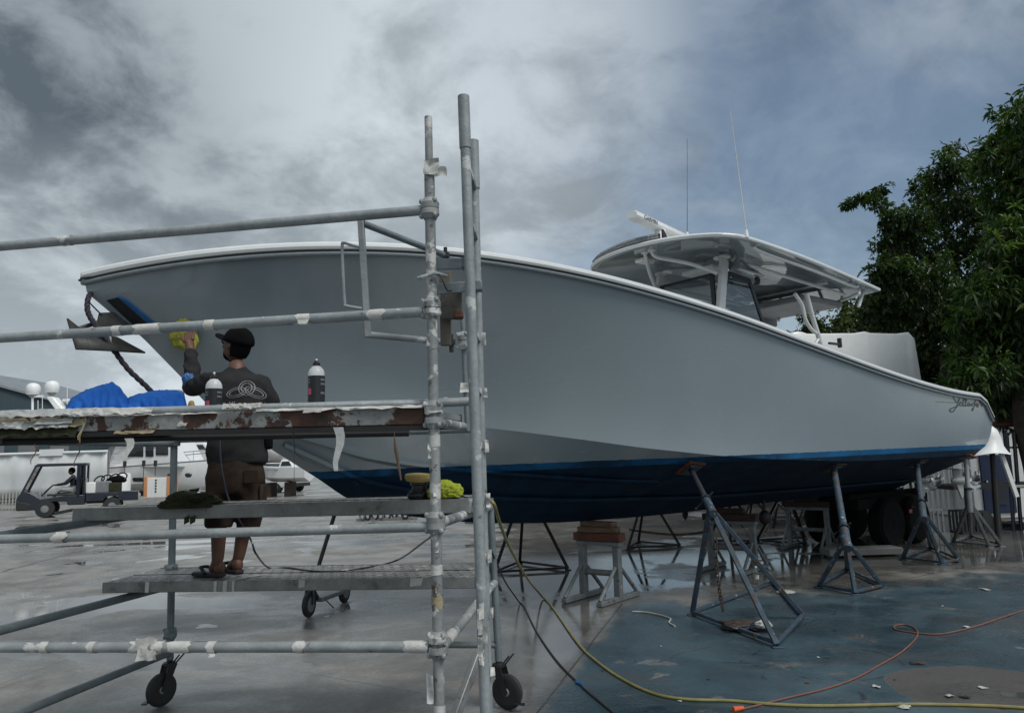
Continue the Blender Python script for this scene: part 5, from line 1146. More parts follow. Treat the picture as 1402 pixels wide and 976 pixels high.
# far side, dark against the wet floor
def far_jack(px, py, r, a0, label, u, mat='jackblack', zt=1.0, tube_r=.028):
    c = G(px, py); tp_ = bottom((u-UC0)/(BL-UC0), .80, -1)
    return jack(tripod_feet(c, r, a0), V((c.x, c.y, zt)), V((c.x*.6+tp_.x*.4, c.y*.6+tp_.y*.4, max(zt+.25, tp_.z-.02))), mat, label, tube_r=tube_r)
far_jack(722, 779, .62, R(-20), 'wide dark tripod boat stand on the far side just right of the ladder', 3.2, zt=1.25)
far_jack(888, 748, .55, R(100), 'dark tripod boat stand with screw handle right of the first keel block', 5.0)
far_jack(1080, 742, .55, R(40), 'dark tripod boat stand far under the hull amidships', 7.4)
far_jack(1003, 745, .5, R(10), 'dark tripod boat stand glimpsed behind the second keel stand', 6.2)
def keel_stand(pc, yaw, w, h, mat, label, bmat='redwood'):
    """H-shaped keel stand: two posts, cross beam, splayed braces, base rails"""
    c = V((pc.x, pc.y, 0)); e = V((math.cos(yaw), math.sin(yaw), 0)); n = V((-math.sin(yaw), math.cos(yaw), 0)); root = thing('keel_stand', c, label, 'boat stand', 'keel stands under the boat')
    for s in (-1, 1):
        f = c+e*s*w/2
        MB().bar(f+V((0, 0, .03)), f+V((0, 0, h)), .085, .075, e).build('post', mat, root, bevel=.006)
        MB().bar(f-n*.42+V((0, 0, .03)), f+n*.42+V((0, 0, .03)), .07, .05).build('base_rail', mat, root, bevel=.006)
        for q in (-1, 1): MB().tube([f+n*q*.40+V((0, 0, .06)), f+n*q*.05+V((0, 0, h*.62))], .022, 10).build('brace', mat, root)
    MB().tube([c-e*w/2+V((0, 0, .30)), c+e*w/2+V((0, 0, .30))], .035, 12).build('cross_tube', mat, root)
    MB().bar(c-e*(w/2+.06)+V((0, 0, h+.025)), c+e*(w/2+.06)+V((0, 0, h+.025)), .10, .05).build('head_plate', mat, root, bevel=.005)
    MB().bar(c-e*(w/2+.08)+V((0, 0, h+.10)), c+e*(w/2+.08)+V((0, 0, h+.10)), .14, .09).build('head_beam', bmat, root, bevel=.008)
    return root, c, e, n
def blocks(c, e, z0, spec, label, group):
    z = z0
    for i, (L, w, t, yw, mt) in enumerate(spec):
        d = e.copy(); d.rotate(Matrix.Rotation(yw, 3, 'Z'))
        mb = MB().bar(V((c.x, c.y, z+t/2))-d*L/2, V((c.x, c.y, z+t/2))+d*L/2, w, t); solo(mb, 'timber_block', mt, V((c.x, c.y, z)), label[i], 'timber block', group, bevel=.006); z += t+.001
    return z
eyaw = R(-38)
cE = G(827, 826); cE = V((cE.x, cE.y+.25, 0)); uE = toB(cE).x
zk = zkeel(uE); zk1 = .60
kE, c, e, n = keel_stand(cE, eyaw, .46, .60, 'keelgrey', 'worn grey keel stand with orange beam below the forefoot')
blocks(c, e, .748, ((.50, .12, .065, .05, 'wood'), (.46, .11, .06, -.12, 'wood')), ('long timber block lying on the orange beam of the nearest keel stand', 'shorter upper timber block wedged under the keel above the nearest stand'), 'timber blocks under the keel')
for px, py, lab in ((1010, 783, 'second keel stand, with red brown beam, behind the leaning blue stand'), (1115, 752, 'third keel stand, pale and square, in the shade amidships')):
    cF = G(px, py); kf, c, e, n = keel_stand(V((cF.x, cF.y+.2, 0)), eyaw, .62, .62, 'keelgrey', lab, 'darkbeam')
    blocks(c, e, .768, ((.40, .12, .07, .1, 'darkbeam'),), ('dark timber block on the %s' % lab.split(',')[0],), 'timber blocks under the keel')
# chains: slung between the stands, and one hanging
def chain(pts, name, label, link=.05, r=.007, mat='chain'):
    sp = spline(pts, 30); mb = MB(); acc = 0; k_ = 0; last = sp[0]; L = [sp[0]]
    for p in sp[1:]:
        while (p-last).length >= link*.78: last = last+(p-last).normalized()*link*.78; L.append(last)
    for i in range(len(L)-1):
        d = (L[i+1]-L[i]).normalized(); u = d.orthogonal().normalized(); w = d.cross(u)
        if i % 2: u, w = w, u
        c = (L[i]+L[i+1])/2; mb.tube([c+d*x*link*.5+u*y*link*.3 for x, y in ((-1, 0), (-.75, .8), (.75, .8), (1, 0), (.75, -.8), (-.75, -.8), (-1, 0))], r, 5, False)
    return solo(mb, name, mat, min(pts, key=lambda p: p.z), label, 'chain', smooth=60)
chain([P(862, 725, 10.2), P(900, 730, 10.3), P(935, 731.5, 10.4), P(965, 728, 10.2)], 'stand_chain', 'dark chain stretched between stands low under the hull')
chain([P(980, 735, 7.6), P(981, 770, 7.5), P(984, 800, 7.4), P(990, 838, 7.2)], 'hanging_chain', 'rusty chain hanging inside the leaning blue stand')
hk = P(938, 703, 11.5); MB_ = MB().tube([hk+V((0, 0, .3)), hk, hk-V((0, 0, .1))], .01, 6).ball(hk, (.045, .03, .08), 10, 8)
solo(MB_, 'hanging_hook', 'chain', hk, 'small red brown hook block hanging from the keel', 'hook')
hk2 = P(1047, 708, 11.0); solo(MB().ball(hk2, (.09, .07, .10), 14, 10).tube([hk2, hk2+V((0, 0, .45))], .022, 8), 'drain_fitting', 'jackblack', hk2-V((0, 0, .1)), 'dark round fitting hanging below the hull amidships', 'fitting')

# ------------------------------------------------------------------ small things on the floor
def ground_hose(pts, r, name, mat, label, cat, lift=None):
    q = []
    for p in pts: q.append(G(*p)+V((0, 0, r+.001)) if not isinstance(p, V) else p)
    sp_ = [V((p.x, p.y, max(p.z, r))) for p in spline(q, 10)]
    return solo(MB().tube(sp_, r, 8), name, mat, V((q[-1].x, q[-1].y, 0)), label, cat)
ground_hose([P(667, 683, 4.4), P(676, 690, 4.3), P(684, 715, 4.6), P(696, 745, 5.4), P(712, 775, 6.8), P(726, 797, 8.0), G(745, 820), G(790, 880), G(815, 905), G(850, 930), G(895, 951), G(940, 959), G(1000, 961), G(1060, 966), G(1130, 968), G(1250, 966), G(1350, 968), G(1420, 972)], .0105, 'yellow_hose', 'hosey', 'pale yellow hose dropping from the ladder and running along the floor', 'hose')
bc = ground_hose([P(673, 755, 4.9), P(682, 775, 5.9), P(694, 800, 7.3), G(712, 826), G(735, 866), G(762, 905), G(793, 937), G(822, 962), G(850, 985)], .0075, 'power_cord', 'blk', 'thin black cord with a blue connector beside the yellow hose', 'cord')
bp_ = G(793, 937); MB().tube([bp_+V((-.02, .025, .012)), bp_+V((.02, -.025, .012))], .013, 8).build('connector', 'bluebox', bc)
oc = ground_hose([(1012, 973), (1040, 966), (1080, 956), (1130, 944), (1170, 930), (1205, 911), (1235, 893), (1255, 873), (1254, 862), (1240, 856), (1226, 857), (1226, 862), (1245, 866), (1275, 869), (1300, 867), (1340, 857), (1375, 845), (1420, 830)], .0065, 'orange_cord', 'orange', 'orange extension cord looping across the blue floor', 'cord')
op = G(1012, 973); MB().tube([op+V((.03, .01, .016)), op+V((-.04, -.015, .016))], [.012, .018], 8).build('plug', 'orangepl', oc)
ground_hose([(1290, 670), (1300, 676), (1308, 690), (1316, 702), (1340, 714), (1352, 722), (1375, 718), (1352, 714), (1362, 711), (1402, 722), (1440, 728)], .014, 'coiled_hose', pbr('amber_hose', (.50, .30, .03), (.42, .25, .025), 6, .5), 'amber yellow hose coiled behind the stern', 'hose')
ground_hose([(1330, 722), (1360, 706), (1385, 700), (1402, 694), (1430, 690)], .010, 'grey_hose', 'grey', 'thin grey hose on the floor at the far right', 'hose')
ground_hose([(866, 838), (885, 839), (905, 843), (918, 848), (916, 853), (924, 858)], .008, 'loose_string', 'paper', 'short piece of whitish cord on the floor by the keel stand', 'cord')
wb = G(1036, 799); bt = thing('water_bottle', wb, 'clear plastic water bottle standing under the hull', 'bottle')
MB().lathe(wb, (0, 0, 1), [(.030, 0), (.033, .005), (.033, .13), (.030, .15), (.014, .185), (.013, .195)], 16).build('bottle_body', 'clear', bt)
MB().lathe(wb+V((0, 0, .06)), (0, 0, 1), [(.0342, 0), (.0342, .05)], 16, False).build('label', 'paper', bt); MB().lathe(wb+V((0, 0, .194)), (0, 0, 1), [(.015, 0), (.015, .018)], 12).build('cap', 'white', bt)
ld = G(1076, 811); solo(MB().lathe(ld, (0, 0, 1), [(.10, .002), (.105, .010), (.095, .014), (.02, .012)], 24), 'round_disc', 'paper', ld, 'white round lid lying on the floor under the boat', 'lid')
st0 = G(1012, 862); stp = thing('strap_bundle', st0, 'heap of dark straps, rag and chain by the leaning stand', 'straps')
for i in range(7):
    a = random.random()*6.28; pts = [st0+V((random.uniform(-.18, .2), random.uniform(-.12, .12), random.uniform(.01, .06))) for _ in range(5)]
    MB().tube(spline(pts, 5), .012, 6).build('strap', 'chain' if i % 3 else 'navy', stp)
crumple(st0+V((.17, -.06, .03)), (.10, .07, .035), 'rag', 'navy', None, None, 44, .55, stp); crumple(st0+V((.20, -.07, .055)), (.07, .045, .035), 'paper_wad', 'paper', None, None, 47, .6, stp); crumple(st0+V((.02, .03, .03)), (.15, .10, .045), 'chain_heap', 'chain', None, None, 51, .5, stp)
def scrap_thing(px, py, w, l, mat, label, name='paper_scrap', cat='litter', up=.02):
    c = G(px, py); ph = random.random()*40; yw = random.random()*3; rows = []
    for i in range(5):
        row = []
        for j in range(5):
            x, y = (i/4-.5)*w, (j/4-.5)*l; e = 1+.5*mnoise.noise(V((x*30+ph, y*30, 1)))
            row.append(c+V(((x*math.cos(yw)-y*math.sin(yw))*e, (x*math.sin(yw)+y*math.cos(yw))*e, .004+up*abs(mnoise.noise(V((x*18, y*18, ph)))))))
        rows.append(row)
    return solo(MB().grid(rows), name, mat, c, label, cat, smooth=60, solid=.002)
scrap_thing(1238, 967, .10, .07, 'paper', 'white wrapper under the yellow hose at the bottom right'); scrap_thing(1299, 953, .06, .05, 'paper', 'white scrap on the brown patch, left of two'); scrap_thing(1345, 942, .06, .04, 'paper', 'white scrap on the brown patch, right of two')
scrap_thing(1323, 859, .07, .05, 'paper', 'white tag on the orange cord near the right edge'); scrap_thing(1200, 941, .05, .03, 'paper', 'pale scrap on blue floor between the cord and hose'); scrap_thing(1348, 807, .12, .06, 'paper', 'white scrap on the wet floor below the stern stand')
scrap_thing(1257, 909, .10, .04, 'rust', 'curled red brown leaf at the edge of the brown patch', 'dry_leaf', 'leaf', .04); scrap_thing(1322, 955, .05, .05, 'blk', 'small black scrap on the brown patch', 'black_scrap', 'litter')
CR = ['tiny white crumb on blue floor, left of the strap heap', 'tiny brown crumb on blue floor just above the yellow hose, midway', 'tiny white crumb on blue floor right of the leaning stand', 'tiny brown crumb above the orange cord, nearest to it', 'tiny white crumb left of the orange cord loop', 'tiny brown crumb below the strap heap', 'tiny white crumb left of the hose, near the bottom edge', 'tiny brown crumb between the orange cord and brown patch', 'tiny white crumb above the orange cord, right of its loop', 'tiny brown crumb below the short whitish string']
for i, (x, y) in enumerate(((905, 885), (970, 930), (1120, 900), (1105, 935), (1180, 870), (1015, 905), (930, 960), (1225, 930), (1290, 830), (870, 905))):
    o = scrap_thing(x, y, random.uniform(.012, .03), random.uniform(.01, .02), 'brownstain' if i % 2 else 'paper', CR[i], 'floor_crumb', 'litter', .01); o['group'] = 'tiny litter crumbs on the blue floor'

# ------------------------------------------------------------------ kick scooter seen below the plank
sw = G(423, 845); sc_ = thing('kick_scooter', sw, 'black electric kick scooter parked behind the scaffold', 'scooter')
sd0 = G(486, 818)-G(423, 845); sdir_ = V((sd0.x, sd0.y, 0)).normalized(); sax = V((-sdir_.y, sdir_.x, 0))
wr = .135; fwc = sw+V((0, 0, wr)); rwc = sw+sdir_*.86+V((0, 0, wr*.95))
for c in (fwc, rwc):
    w_ = MB().lathe(c-sax*.028, sax, [(.06, 0), (wr-.03, .002), (wr-.008, .01), (wr, .028), (wr-.008, .046), (wr-.03, .054), (.06, .056)], 28).build('wheel', 'blk', sc_); MB().lathe(c-sax*.032, sax, [(.015, 0), (.08, .004), (.08, .058), (.015, .064)], 20).build('rim', 'grey', w_)
MB().bar(fwc+sdir_*.16+V((0, 0, .02)), rwc-sdir_*.12+V((0, 0, .02)), .15, .05).build('footboard', 'grey', sc_, bevel=.012)
stt = P(458, 704, 8.5); stb = fwc+sdir_*.03+V((0, 0, .17)); stt = stb + (P(458, 704, stb.y+.15)-stb)
MB().bar(fwc+sdir_*.17+V((0, 0, .03)), stb, .06, .05).build('neck', 'blkgloss', sc_, bevel=.01)
MB().tube([stb-V((0, 0, .05)), stb.lerp(stt, 1.06)], .022, 12).build('steering_column', 'blkgloss', sc_)
MB().tube([stt-sax*.24, stt+sax*.24], .016, 10).build('handlebar', 'blk', sc_)
MB().tube([fwc-sax*.05, stb-sax*.04], .018, 8).tube([fwc+sax*.05, stb+sax*.04], .018, 8).build('fork', 'blkgloss', sc_)
MB().bar(fwc+sdir_*.35+V((0, 0, -.0)), fwc+sdir_*.42-sax*.08+V((0, 0, -.115)), .015, .012).build('kick_stand', 'blkgloss', sc_)
# coil of pipe ends in the distance between the rails
pe = G(530, 712); pr_ = thing('pipe_rack', pe, 'low rack of dark pipe fittings on the wet floor behind the scaffold', 'pipe rack')
for i in range(9):
    MB().torus(pe+V(((i-4)*.17, random.uniform(-.2, .2), .16)), V((random.uniform(.5, 1), .8, .1)), .12, .028, 14, 6).build('pipe_ring', 'jackblack' if i % 3 else 'grey', pr_)
MB().bar(pe+V((-.85, 0, .04)), pe+V((.85, 0, .04)), .10, .06).build('rack_base', 'grey', pr_)

# ------------------------------------------------------------------ trees behind the stern
def leaf_material(name, a, b_, c_):
    m, k, b = newmat(name)
    at = k.n('ShaderNodeAttribute', attribute_name='tone'); t = at.outputs['Fac']
    col = k.mix(k.ramp(t, .0, .55), a, b_); col = k.mix(k.ramp(t, .6, 1.0), col, c_)
    k.put(b.inputs['Base Color'], col); b.inputs['Roughness'].default_value = .42
    tr = k.n('ShaderNodeBsdfTranslucent'); k.put(tr.inputs[0], k.mix(1.0, col, (1.3, 1.5, .6), 'MULTIPLY'))
    mx = k.n('ShaderNodeMixShader'); mx.inputs[0].default_value = .28; k.put(mx.inputs[1], b.outputs[0]); k.put(mx.inputs[2], tr.outputs[0])
    out = [n for n in m.node_tree.nodes if n.type == 'OUTPUT_MATERIAL'][0]; k.put(out.inputs[0], mx.outputs[0])
    return m
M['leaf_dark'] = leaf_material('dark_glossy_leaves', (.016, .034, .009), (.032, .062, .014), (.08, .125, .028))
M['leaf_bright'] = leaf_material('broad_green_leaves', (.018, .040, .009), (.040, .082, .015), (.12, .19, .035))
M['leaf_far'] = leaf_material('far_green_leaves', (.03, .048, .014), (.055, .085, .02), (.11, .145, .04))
def leaves(name, clumps, n_per, ll, lw, mat, parent, droop=.35, rosette=0):
    """leaf blades: 4-vertex folded leaves; clumps = [(centre, (rx, ry, rz), weight)]"""
    Vs, Fs, T = [], [], []; base = 0
    for c, rr, wgt in clumps:
        n = int(n_per*wgt); c = np.array(c); rr = np.array(rr)
        if rosette: n = max(1, n//rosette)
        d = rng.normal(size=(n, 3)); d /= np.linalg.norm(d, axis=1)[:, None]
        rad_ = rng.random(n)**.42; lump = 1+.22*np.sin(d[:, 0]*7+c[0]*3)+.22*np.sin(d[:, 2]*8+c[2]*5)
        p = c + d*rr*(rad_*lump)[:, None]
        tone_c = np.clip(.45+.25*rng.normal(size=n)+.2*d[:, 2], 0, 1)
        if rosette:
            p = np.repeat(p, rosette, 0); dd_ = np.repeat(d, rosette, 0); tone = np.repeat(tone_c, rosette)+rng.normal(size=n*rosette)*.12; n = n*rosette
            ax = dd_*.6+rng.normal(size=(n, 3))*.75; ax[:, 2] -= droop
        else:
            tone = tone_c; ax = d*.5+rng.normal(size=(n, 3))*.9; ax[:, 2] -= droop
        ax /= np.linalg.norm(ax, axis=1)[:, None]
        sd = np.cross(ax, np.array([0, 0, 1.])+rng.normal(size=(n, 3))*.45); sd /= np.linalg.norm(sd, axis=1)[:, None]
        nm = np.cross(sd, ax)
        L = ll*(.4+1.1*rng.random(n))[:, None]; Wd = lw*(.7+.5*rng.random(n))[:, None]
        a0 = p; tip = p+ax*L - np.array([0, 0, 1.])*L*.18; m1 = p+ax*L*.5+sd*Wd*.5+nm*Wd*.18; m2 = p+ax*L*.5-sd*Wd*.5+nm*Wd*.18
        vs = np.stack([a0, m1, tip, m2], 1).reshape(-1, 3); idx = np.arange(n)*4+base
        fs = np.concatenate([np.stack([idx, idx+1, idx+2], 1), np.stack([idx, idx+2, idx+3], 1)]); Vs.append(vs); Fs.append(fs); T.append(np.repeat(np.clip(tone, 0, 1), 4)); base += n*4
    vs = np.concatenate(Vs) - np.array(parent.location); fs = np.concatenate(Fs); t = np.concatenate(T)
    me = bpy.data.meshes.new(name); me.vertices.add(len(vs)); me.vertices.foreach_set('co', vs.ravel()); me.loops.add(len(fs)*3); me.loops.foreach_set('vertex_index', fs.ravel().astype(np.int32))
    me.polygons.add(len(fs)); me.polygons.foreach_set('loop_start', np.arange(len(fs), dtype=np.int32)*3); me.polygons.foreach_set('loop_total', np.full(len(fs), 3, np.int32)); me.update()
    a = me.attributes.new('tone', 'FLOAT', 'POINT'); a.data.foreach_set('value', t.astype(np.float32))
    me.materials.append(M[mat]); o = bpy.data.objects.new(name, me); COL.objects.link(o); o.parent = parent; return o
def tree(name, label, base, d, cl_px, n_per, ll, lw, mat, trunk_r=.18, depth=1.2, jitter=1.4, rosette=0, group=None, droop=.35):
    """cl_px: (px, py, radius px[, weight]) - each crown clump standing at its own depth round d"""
    base = V((base.x, base.y, 0)); root = thing(name, base, label, 'tree', group); cl = []
    for q in cl_px:
        dd_ = d+random.uniform(-jitter, jitter); c = P(q[0], q[1], dd_); r = q[2]*dd_/F
        cl.append((c, (r, r*depth, r*.85), (q[3] if len(q) > 3 else 1)*(q[2]/40)**2))
    top = max(c[0].z for c in cl); fork = base+V((0, 0, top*.38))
    MB().tube(spline([base-V((0, 0, .1)), base+V((.05, 0, top*.12)), base+V((-.06, .05, top*.25)), fork], 5), [trunk_r*1.25-.45*trunk_r*i/15 for i in range(16)], 12).build('trunk', 'bark', root)
    done = [(fork, trunk_r*.6)]; todo = list(cl)
    while todo:
        best = min(((V(c[0])-p[0]).length, i, j) for i, c in enumerate(todo) for j, p in enumerate(done)); c, rr, w = todo.pop(best[1]); p0, r0 = done[best[2]]; c = V(c)
        r1 = max(.014, r0*.72); mid_ = p0.lerp(c, .5)+V((random.uniform(-.2, .2), random.uniform(-.2, .2), random.uniform(-.05, .15)))*min(1, (c-p0).length)
        sp_ = spline([p0, mid_, c], 5); lm = MB().tube(sp_, [r0*.8+(r1-r0*.8)*i/10 for i in range(11)], 7)
        for k_ in range(6):
            e = c+V((random.uniform(-1, 1)*rr[0], random.uniform(-1, 1)*rr[1], random.uniform(-.6, .9)*rr[2]))*.85; a = sp_[6+k_ % 5]; lm.tube([a, a.lerp(e, .5)+V((0, 0, .05)), e], [.016, .011, .005], 5)
        lm.build('limb', 'bark', root); done.append((c, r1))
    leaves('crown', cl, n_per, ll, lw, mat, root, droop, rosette)
    return root
# the dark middle tree, its top against the sky
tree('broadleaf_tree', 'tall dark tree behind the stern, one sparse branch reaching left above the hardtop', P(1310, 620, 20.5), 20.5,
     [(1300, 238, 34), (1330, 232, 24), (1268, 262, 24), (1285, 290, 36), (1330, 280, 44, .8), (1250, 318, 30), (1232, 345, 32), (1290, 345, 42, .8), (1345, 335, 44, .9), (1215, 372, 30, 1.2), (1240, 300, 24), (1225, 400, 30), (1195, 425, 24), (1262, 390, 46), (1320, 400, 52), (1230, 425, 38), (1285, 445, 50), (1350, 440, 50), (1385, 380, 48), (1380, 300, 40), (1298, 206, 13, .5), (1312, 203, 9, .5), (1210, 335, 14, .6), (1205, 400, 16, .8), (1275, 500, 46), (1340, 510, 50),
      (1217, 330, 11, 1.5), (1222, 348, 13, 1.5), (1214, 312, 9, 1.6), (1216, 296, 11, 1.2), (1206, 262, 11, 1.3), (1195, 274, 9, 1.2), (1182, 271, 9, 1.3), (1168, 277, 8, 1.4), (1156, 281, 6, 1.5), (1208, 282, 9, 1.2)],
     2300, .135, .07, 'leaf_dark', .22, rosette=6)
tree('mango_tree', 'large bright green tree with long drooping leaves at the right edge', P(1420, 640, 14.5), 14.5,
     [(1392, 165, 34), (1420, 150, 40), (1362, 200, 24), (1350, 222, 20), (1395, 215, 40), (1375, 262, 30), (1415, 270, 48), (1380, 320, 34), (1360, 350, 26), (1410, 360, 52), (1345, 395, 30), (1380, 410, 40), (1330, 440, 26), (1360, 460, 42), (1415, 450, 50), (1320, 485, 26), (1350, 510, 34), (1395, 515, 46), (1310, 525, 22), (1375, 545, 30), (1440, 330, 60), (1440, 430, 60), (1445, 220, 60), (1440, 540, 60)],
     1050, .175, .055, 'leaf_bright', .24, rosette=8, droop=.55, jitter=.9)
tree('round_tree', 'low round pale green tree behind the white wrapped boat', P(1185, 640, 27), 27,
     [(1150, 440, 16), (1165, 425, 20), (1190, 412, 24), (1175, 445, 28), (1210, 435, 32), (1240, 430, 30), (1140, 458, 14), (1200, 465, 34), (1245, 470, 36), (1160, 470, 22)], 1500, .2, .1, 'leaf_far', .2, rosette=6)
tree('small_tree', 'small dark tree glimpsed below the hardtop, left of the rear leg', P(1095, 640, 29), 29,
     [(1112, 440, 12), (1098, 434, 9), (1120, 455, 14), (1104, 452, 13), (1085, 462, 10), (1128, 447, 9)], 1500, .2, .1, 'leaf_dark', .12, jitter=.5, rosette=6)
def hedge(name, label, pts, mat, n_per, ll, lw):
    b0 = V((pts[0][0].x, pts[0][0].y, 0)); root = thing(name, b0, label, 'hedge')
    for c, r in pts[::2]: MB().tube([V((c.x, c.y, -.05)), c], [.06, .03], 6).build('stem', 'bark', root)
    leaves('foliage', [(c, (r, r*.7, r*.95), 1) for c, r in pts], n_per, ll, lw, mat, root, rosette=6)
random.seed(21)
hedge('dark_hedge', 'dense dark hedge filling the gap under the trees behind the stern', [(V((9.5+i*1.15, 22.5+random.uniform(-.6, .6)+i*.05, z)), random.uniform(1.0, 1.3)) for i in range(13) for z in (.8, 2.3, 3.6)], 'leaf_dark', 1300, .20, .10)
MB_ = MB().prism([V((-2, 30, 0)), V((40, 30, 0)), V((40, 30, 2.2)), V((-2, 30, 2.2))], V((0, .2, 0)))
solo(MB_, 'boundary_wall', pbr('dark_stained_wall', (.055, .055, .052), (.035, .036, .034), .8, .8), V((19, 30, 0)), 'dark stained boundary wall behind the hedge and trees', 'wall')

# ------------------------------------------------------------------ white wrapped boat behind
wb0 = P(1150, 700, 16.5); wb0.z = 0
wr_ = thing('wrapped_boat', wb0, 'boat under white shrink wrap on stands behind the fishing boat', 'boat')
def wtop(x): return float(np.interp(x, [1025, 1040, 1085, 1098, 1110, 1180, 1190, 1197, 1240, 1252, 1256], [468, 459, 457, 452, 456, 455, 452.5, 455, 456, 453, 462]))
rows = []
for i in range(36):
    x = 1022+(1256-1022)*i/35; row = []
    d0 = 15.6+.9*i/35
    zt_ = P(x, wtop(x), d0).z
    for f, zz in ((0, 2.2), (0, 2.8), (.0, zt_-.05), (.012, zt_-.01), (.04, zt_), (.5, zt_+.10), (.9, zt_), (1, zt_-.15), (1, 2.2)):
        wob = .03*mnoise.noise(V((x*.05, zz*1.7, f))); row.append(V((P(x, 500, d0).x+(.06 if i == 35 and zz < 3 else 0)+.04*mnoise.noise(V((zz*2.5, 7, f)))*(i == 35), d0+2.4*f+wob, zz)))
    rows.append(row)
wm = MB().grid(rows); wm.add(rows[-1], [tuple(range(9))]); wm.add(rows[0], [tuple(range(9))]); wm.build('shrink_wrap', 'whitewrap', wr_, smooth=40)
hl = MB(); a0 = rows[0][0]; b0 = rows[-1][0]
hl.grid([[V((a0.x-1.5*k_, a0.y+1.2*k_, 2.3)), V((a0.x-.9*k_, a0.y+.3+.9*k_, 1.4)), V((a0.x-.2*k_, a0.y+1.2, .95)), V((a0.x-.9*k_, a0.y+2.1-.9*k_, 1.4)), V((a0.x-1.5*k_, a0.y+2.4-1.2*k_, 2.3))] for k_ in (1, .5, 0)] + [[V((b0.x, b0.y, 2.3)), V((b0.x, b0.y+.3, 1.4)), V((b0.x, b0.y+1.2, .95)), V((b0.x, b0.y+2.1, 1.4)), V((b0.x, b0.y+2.4, 2.3))]])
hl.build('hull', 'whitehull', wr_, smooth=40)
for fx in (.15, .5, .85):
    p = a0.lerp(b0, fx)
    for dy in (.35, 2.05): MB().tube([V((p.x, p.y+dy, 1.4)), V((p.x, p.y+dy, .5))], .03, 8).tube([V((p.x, p.y+dy, .55)), V((p.x-.4, p.y+dy-.3, 0))], .025, 8).tube([V((p.x, p.y+dy, .55)), V((p.x+.4, p.y+dy-.3, 0))], .025, 8).tube([V((p.x, p.y+dy, .55)), V((p.x, p.y+dy+.4, 0))], .025, 8).build('stand', 'jackblack', wr_)

# ------------------------------------------------------------------ clutter behind the stern
M['trailer_shade'] = pbr('shade_black_trailer', (.005, .005, .0055), (.008, .008, .008), 12, .95, spec=.2)  # trailer colour sunk to near black, with the shade under the stern built in
tb = P(1190, 735, 13.5); tb.z = 0
tl = thing('boat_trailer', tb, 'dark boat trailer with thick tyres in the shade below the stern', 'trailer')
e = BA; n = BP
for s in (-1, 1):
    for o_ in (-.45, .45):
        c = tb+n*s*.55+e*o_+V((0, 0, .40)); w_ = MB().lathe(c-n*.14, n, [(.20, 0), (.36, .01), (.40, .06), (.40, .22), (.36, .27), (.20, .28)], 28).build('wheel', 'trailer_shade', tl); MB().lathe(c-n*.15, n, [(.03, 0), (.2, .03), (.21, .05), (.21, .25), (.2, .27), (.03, .3)], 18).build('rim', 'trailer_shade', w_)
MB().box(tb+V((0, 0, .72)), (2.4, 1.0, .16), Matrix((e, -n, V((0, 0, 1)))).transposed()).build('frame', 'trailer_shade', tl, bevel=.01)
for s in (-1, 1): MB().box(tb+n*s*.36+V((0, 0, .84)), (2.6, .14, .08), Matrix((e, -n, V((0, 0, 1)))).transposed())  .build('bunk', 'trailer_shade', tl, bevel=.01)
MB().box(tb+n*.69+e*.1+V((0, 0, .55)), (.10, .02, .06), Matrix((e, -n, V((0, 0, 1)))).transposed()).build('tail_lamp', 'redlamp', tl)
wp = P(1178, 745, 11.9); wp.z = .02; solo(MB().box(wp+V((0, 0, .06)), (1.1, .35, .10)), 'white_beam', pbr('soiled_white_timber', (.17, .18, .18), (.11, .11, .11), 3, .7), V((wp.x, wp.y, 0)), 'soiled whitish beam lying on the floor before the trailer tyres', 'beam', bevel=.01)
# draped white cover on a post, right of the stern
sp0 = P(1366, 690, 12.4); sp0.z = 0; zA = P(1370, 583, 12.4).z; zB = P(1370, 620, 12.4).z
cv_ = thing('covered_fan', sp0, 'white draped cover on a slanting post just behind the stern corner', 'covered stand')
rows = []
for z, rx, ry, ox in ((zA, .03, .03, .02), (zA-.06, .10, .09, .01), (zA-.18, .15, .13, .0), (zA-.30, .20, .16, -.02), (zB+.03, .34, .24, -.10), (zB-.02, .42, .28, -.12)):
    rows.append([V((sp0.x+ox+math.cos(a)*rx*(1+.1*math.sin(a*5)), sp0.y+math.sin(a)*ry, z+.025*math.sin(a*3)*(z < zA-.2))) for a in np.linspace(0, 2*math.pi, 28, endpoint=False)])
MB().grid(rows, True).build('cover', 'whitewrap', cv_, smooth=60)
MB().bar(V((sp0.x+.10, sp0.y, zA-.25)), P(1392, 680, 12.4), .05, .06).build('post', 'white', cv_); MB().tube([V((sp0.x, sp0.y, zB)), V((sp0.x, sp0.y+.1, 0))], .04, 10).build('inner_pole', 'jackblack', cv_)
sb0 = P(1332, 622, 12.2); solo(MB().lathe(P(1326, 626, 12.2), (0, 0, 1), [(.05, 0), (.055, .01), (.055, .12), (.03, .14), (.02, .16), (.02, .20)], 14), 'spray_bottle', 'whitehull', P(1326, 626, 12.2), 'small pale spray bottle standing at the stern below the white cover', 'bottle')
uc_ = P(1385, 690, 15.5); uc_.z = 0; um = thing('sun_umbrella', uc_, 'faded red brown sun umbrella with a dark pole behind the cover', 'umbrella')
zu = P(1385, 580, 15.5).z
MB().lathe(V((uc_.x, uc_.y, zu)), (0, 0, 1), [(.75, -.05), (.72, 0), (.4, .12), (.02, .2)], 10, False).build('canopy', 'darkred', um, smooth=20, solid=.01); MB().tube([uc_, V((uc_.x, uc_.y, zu+.2))], .022, 8).build('pole', 'navy', um)
MB().lathe(uc_, (0, 0, 1), [(.25, 0), (.25, .06), (.06, .1)], 16).build('base', 'jackblack', um)
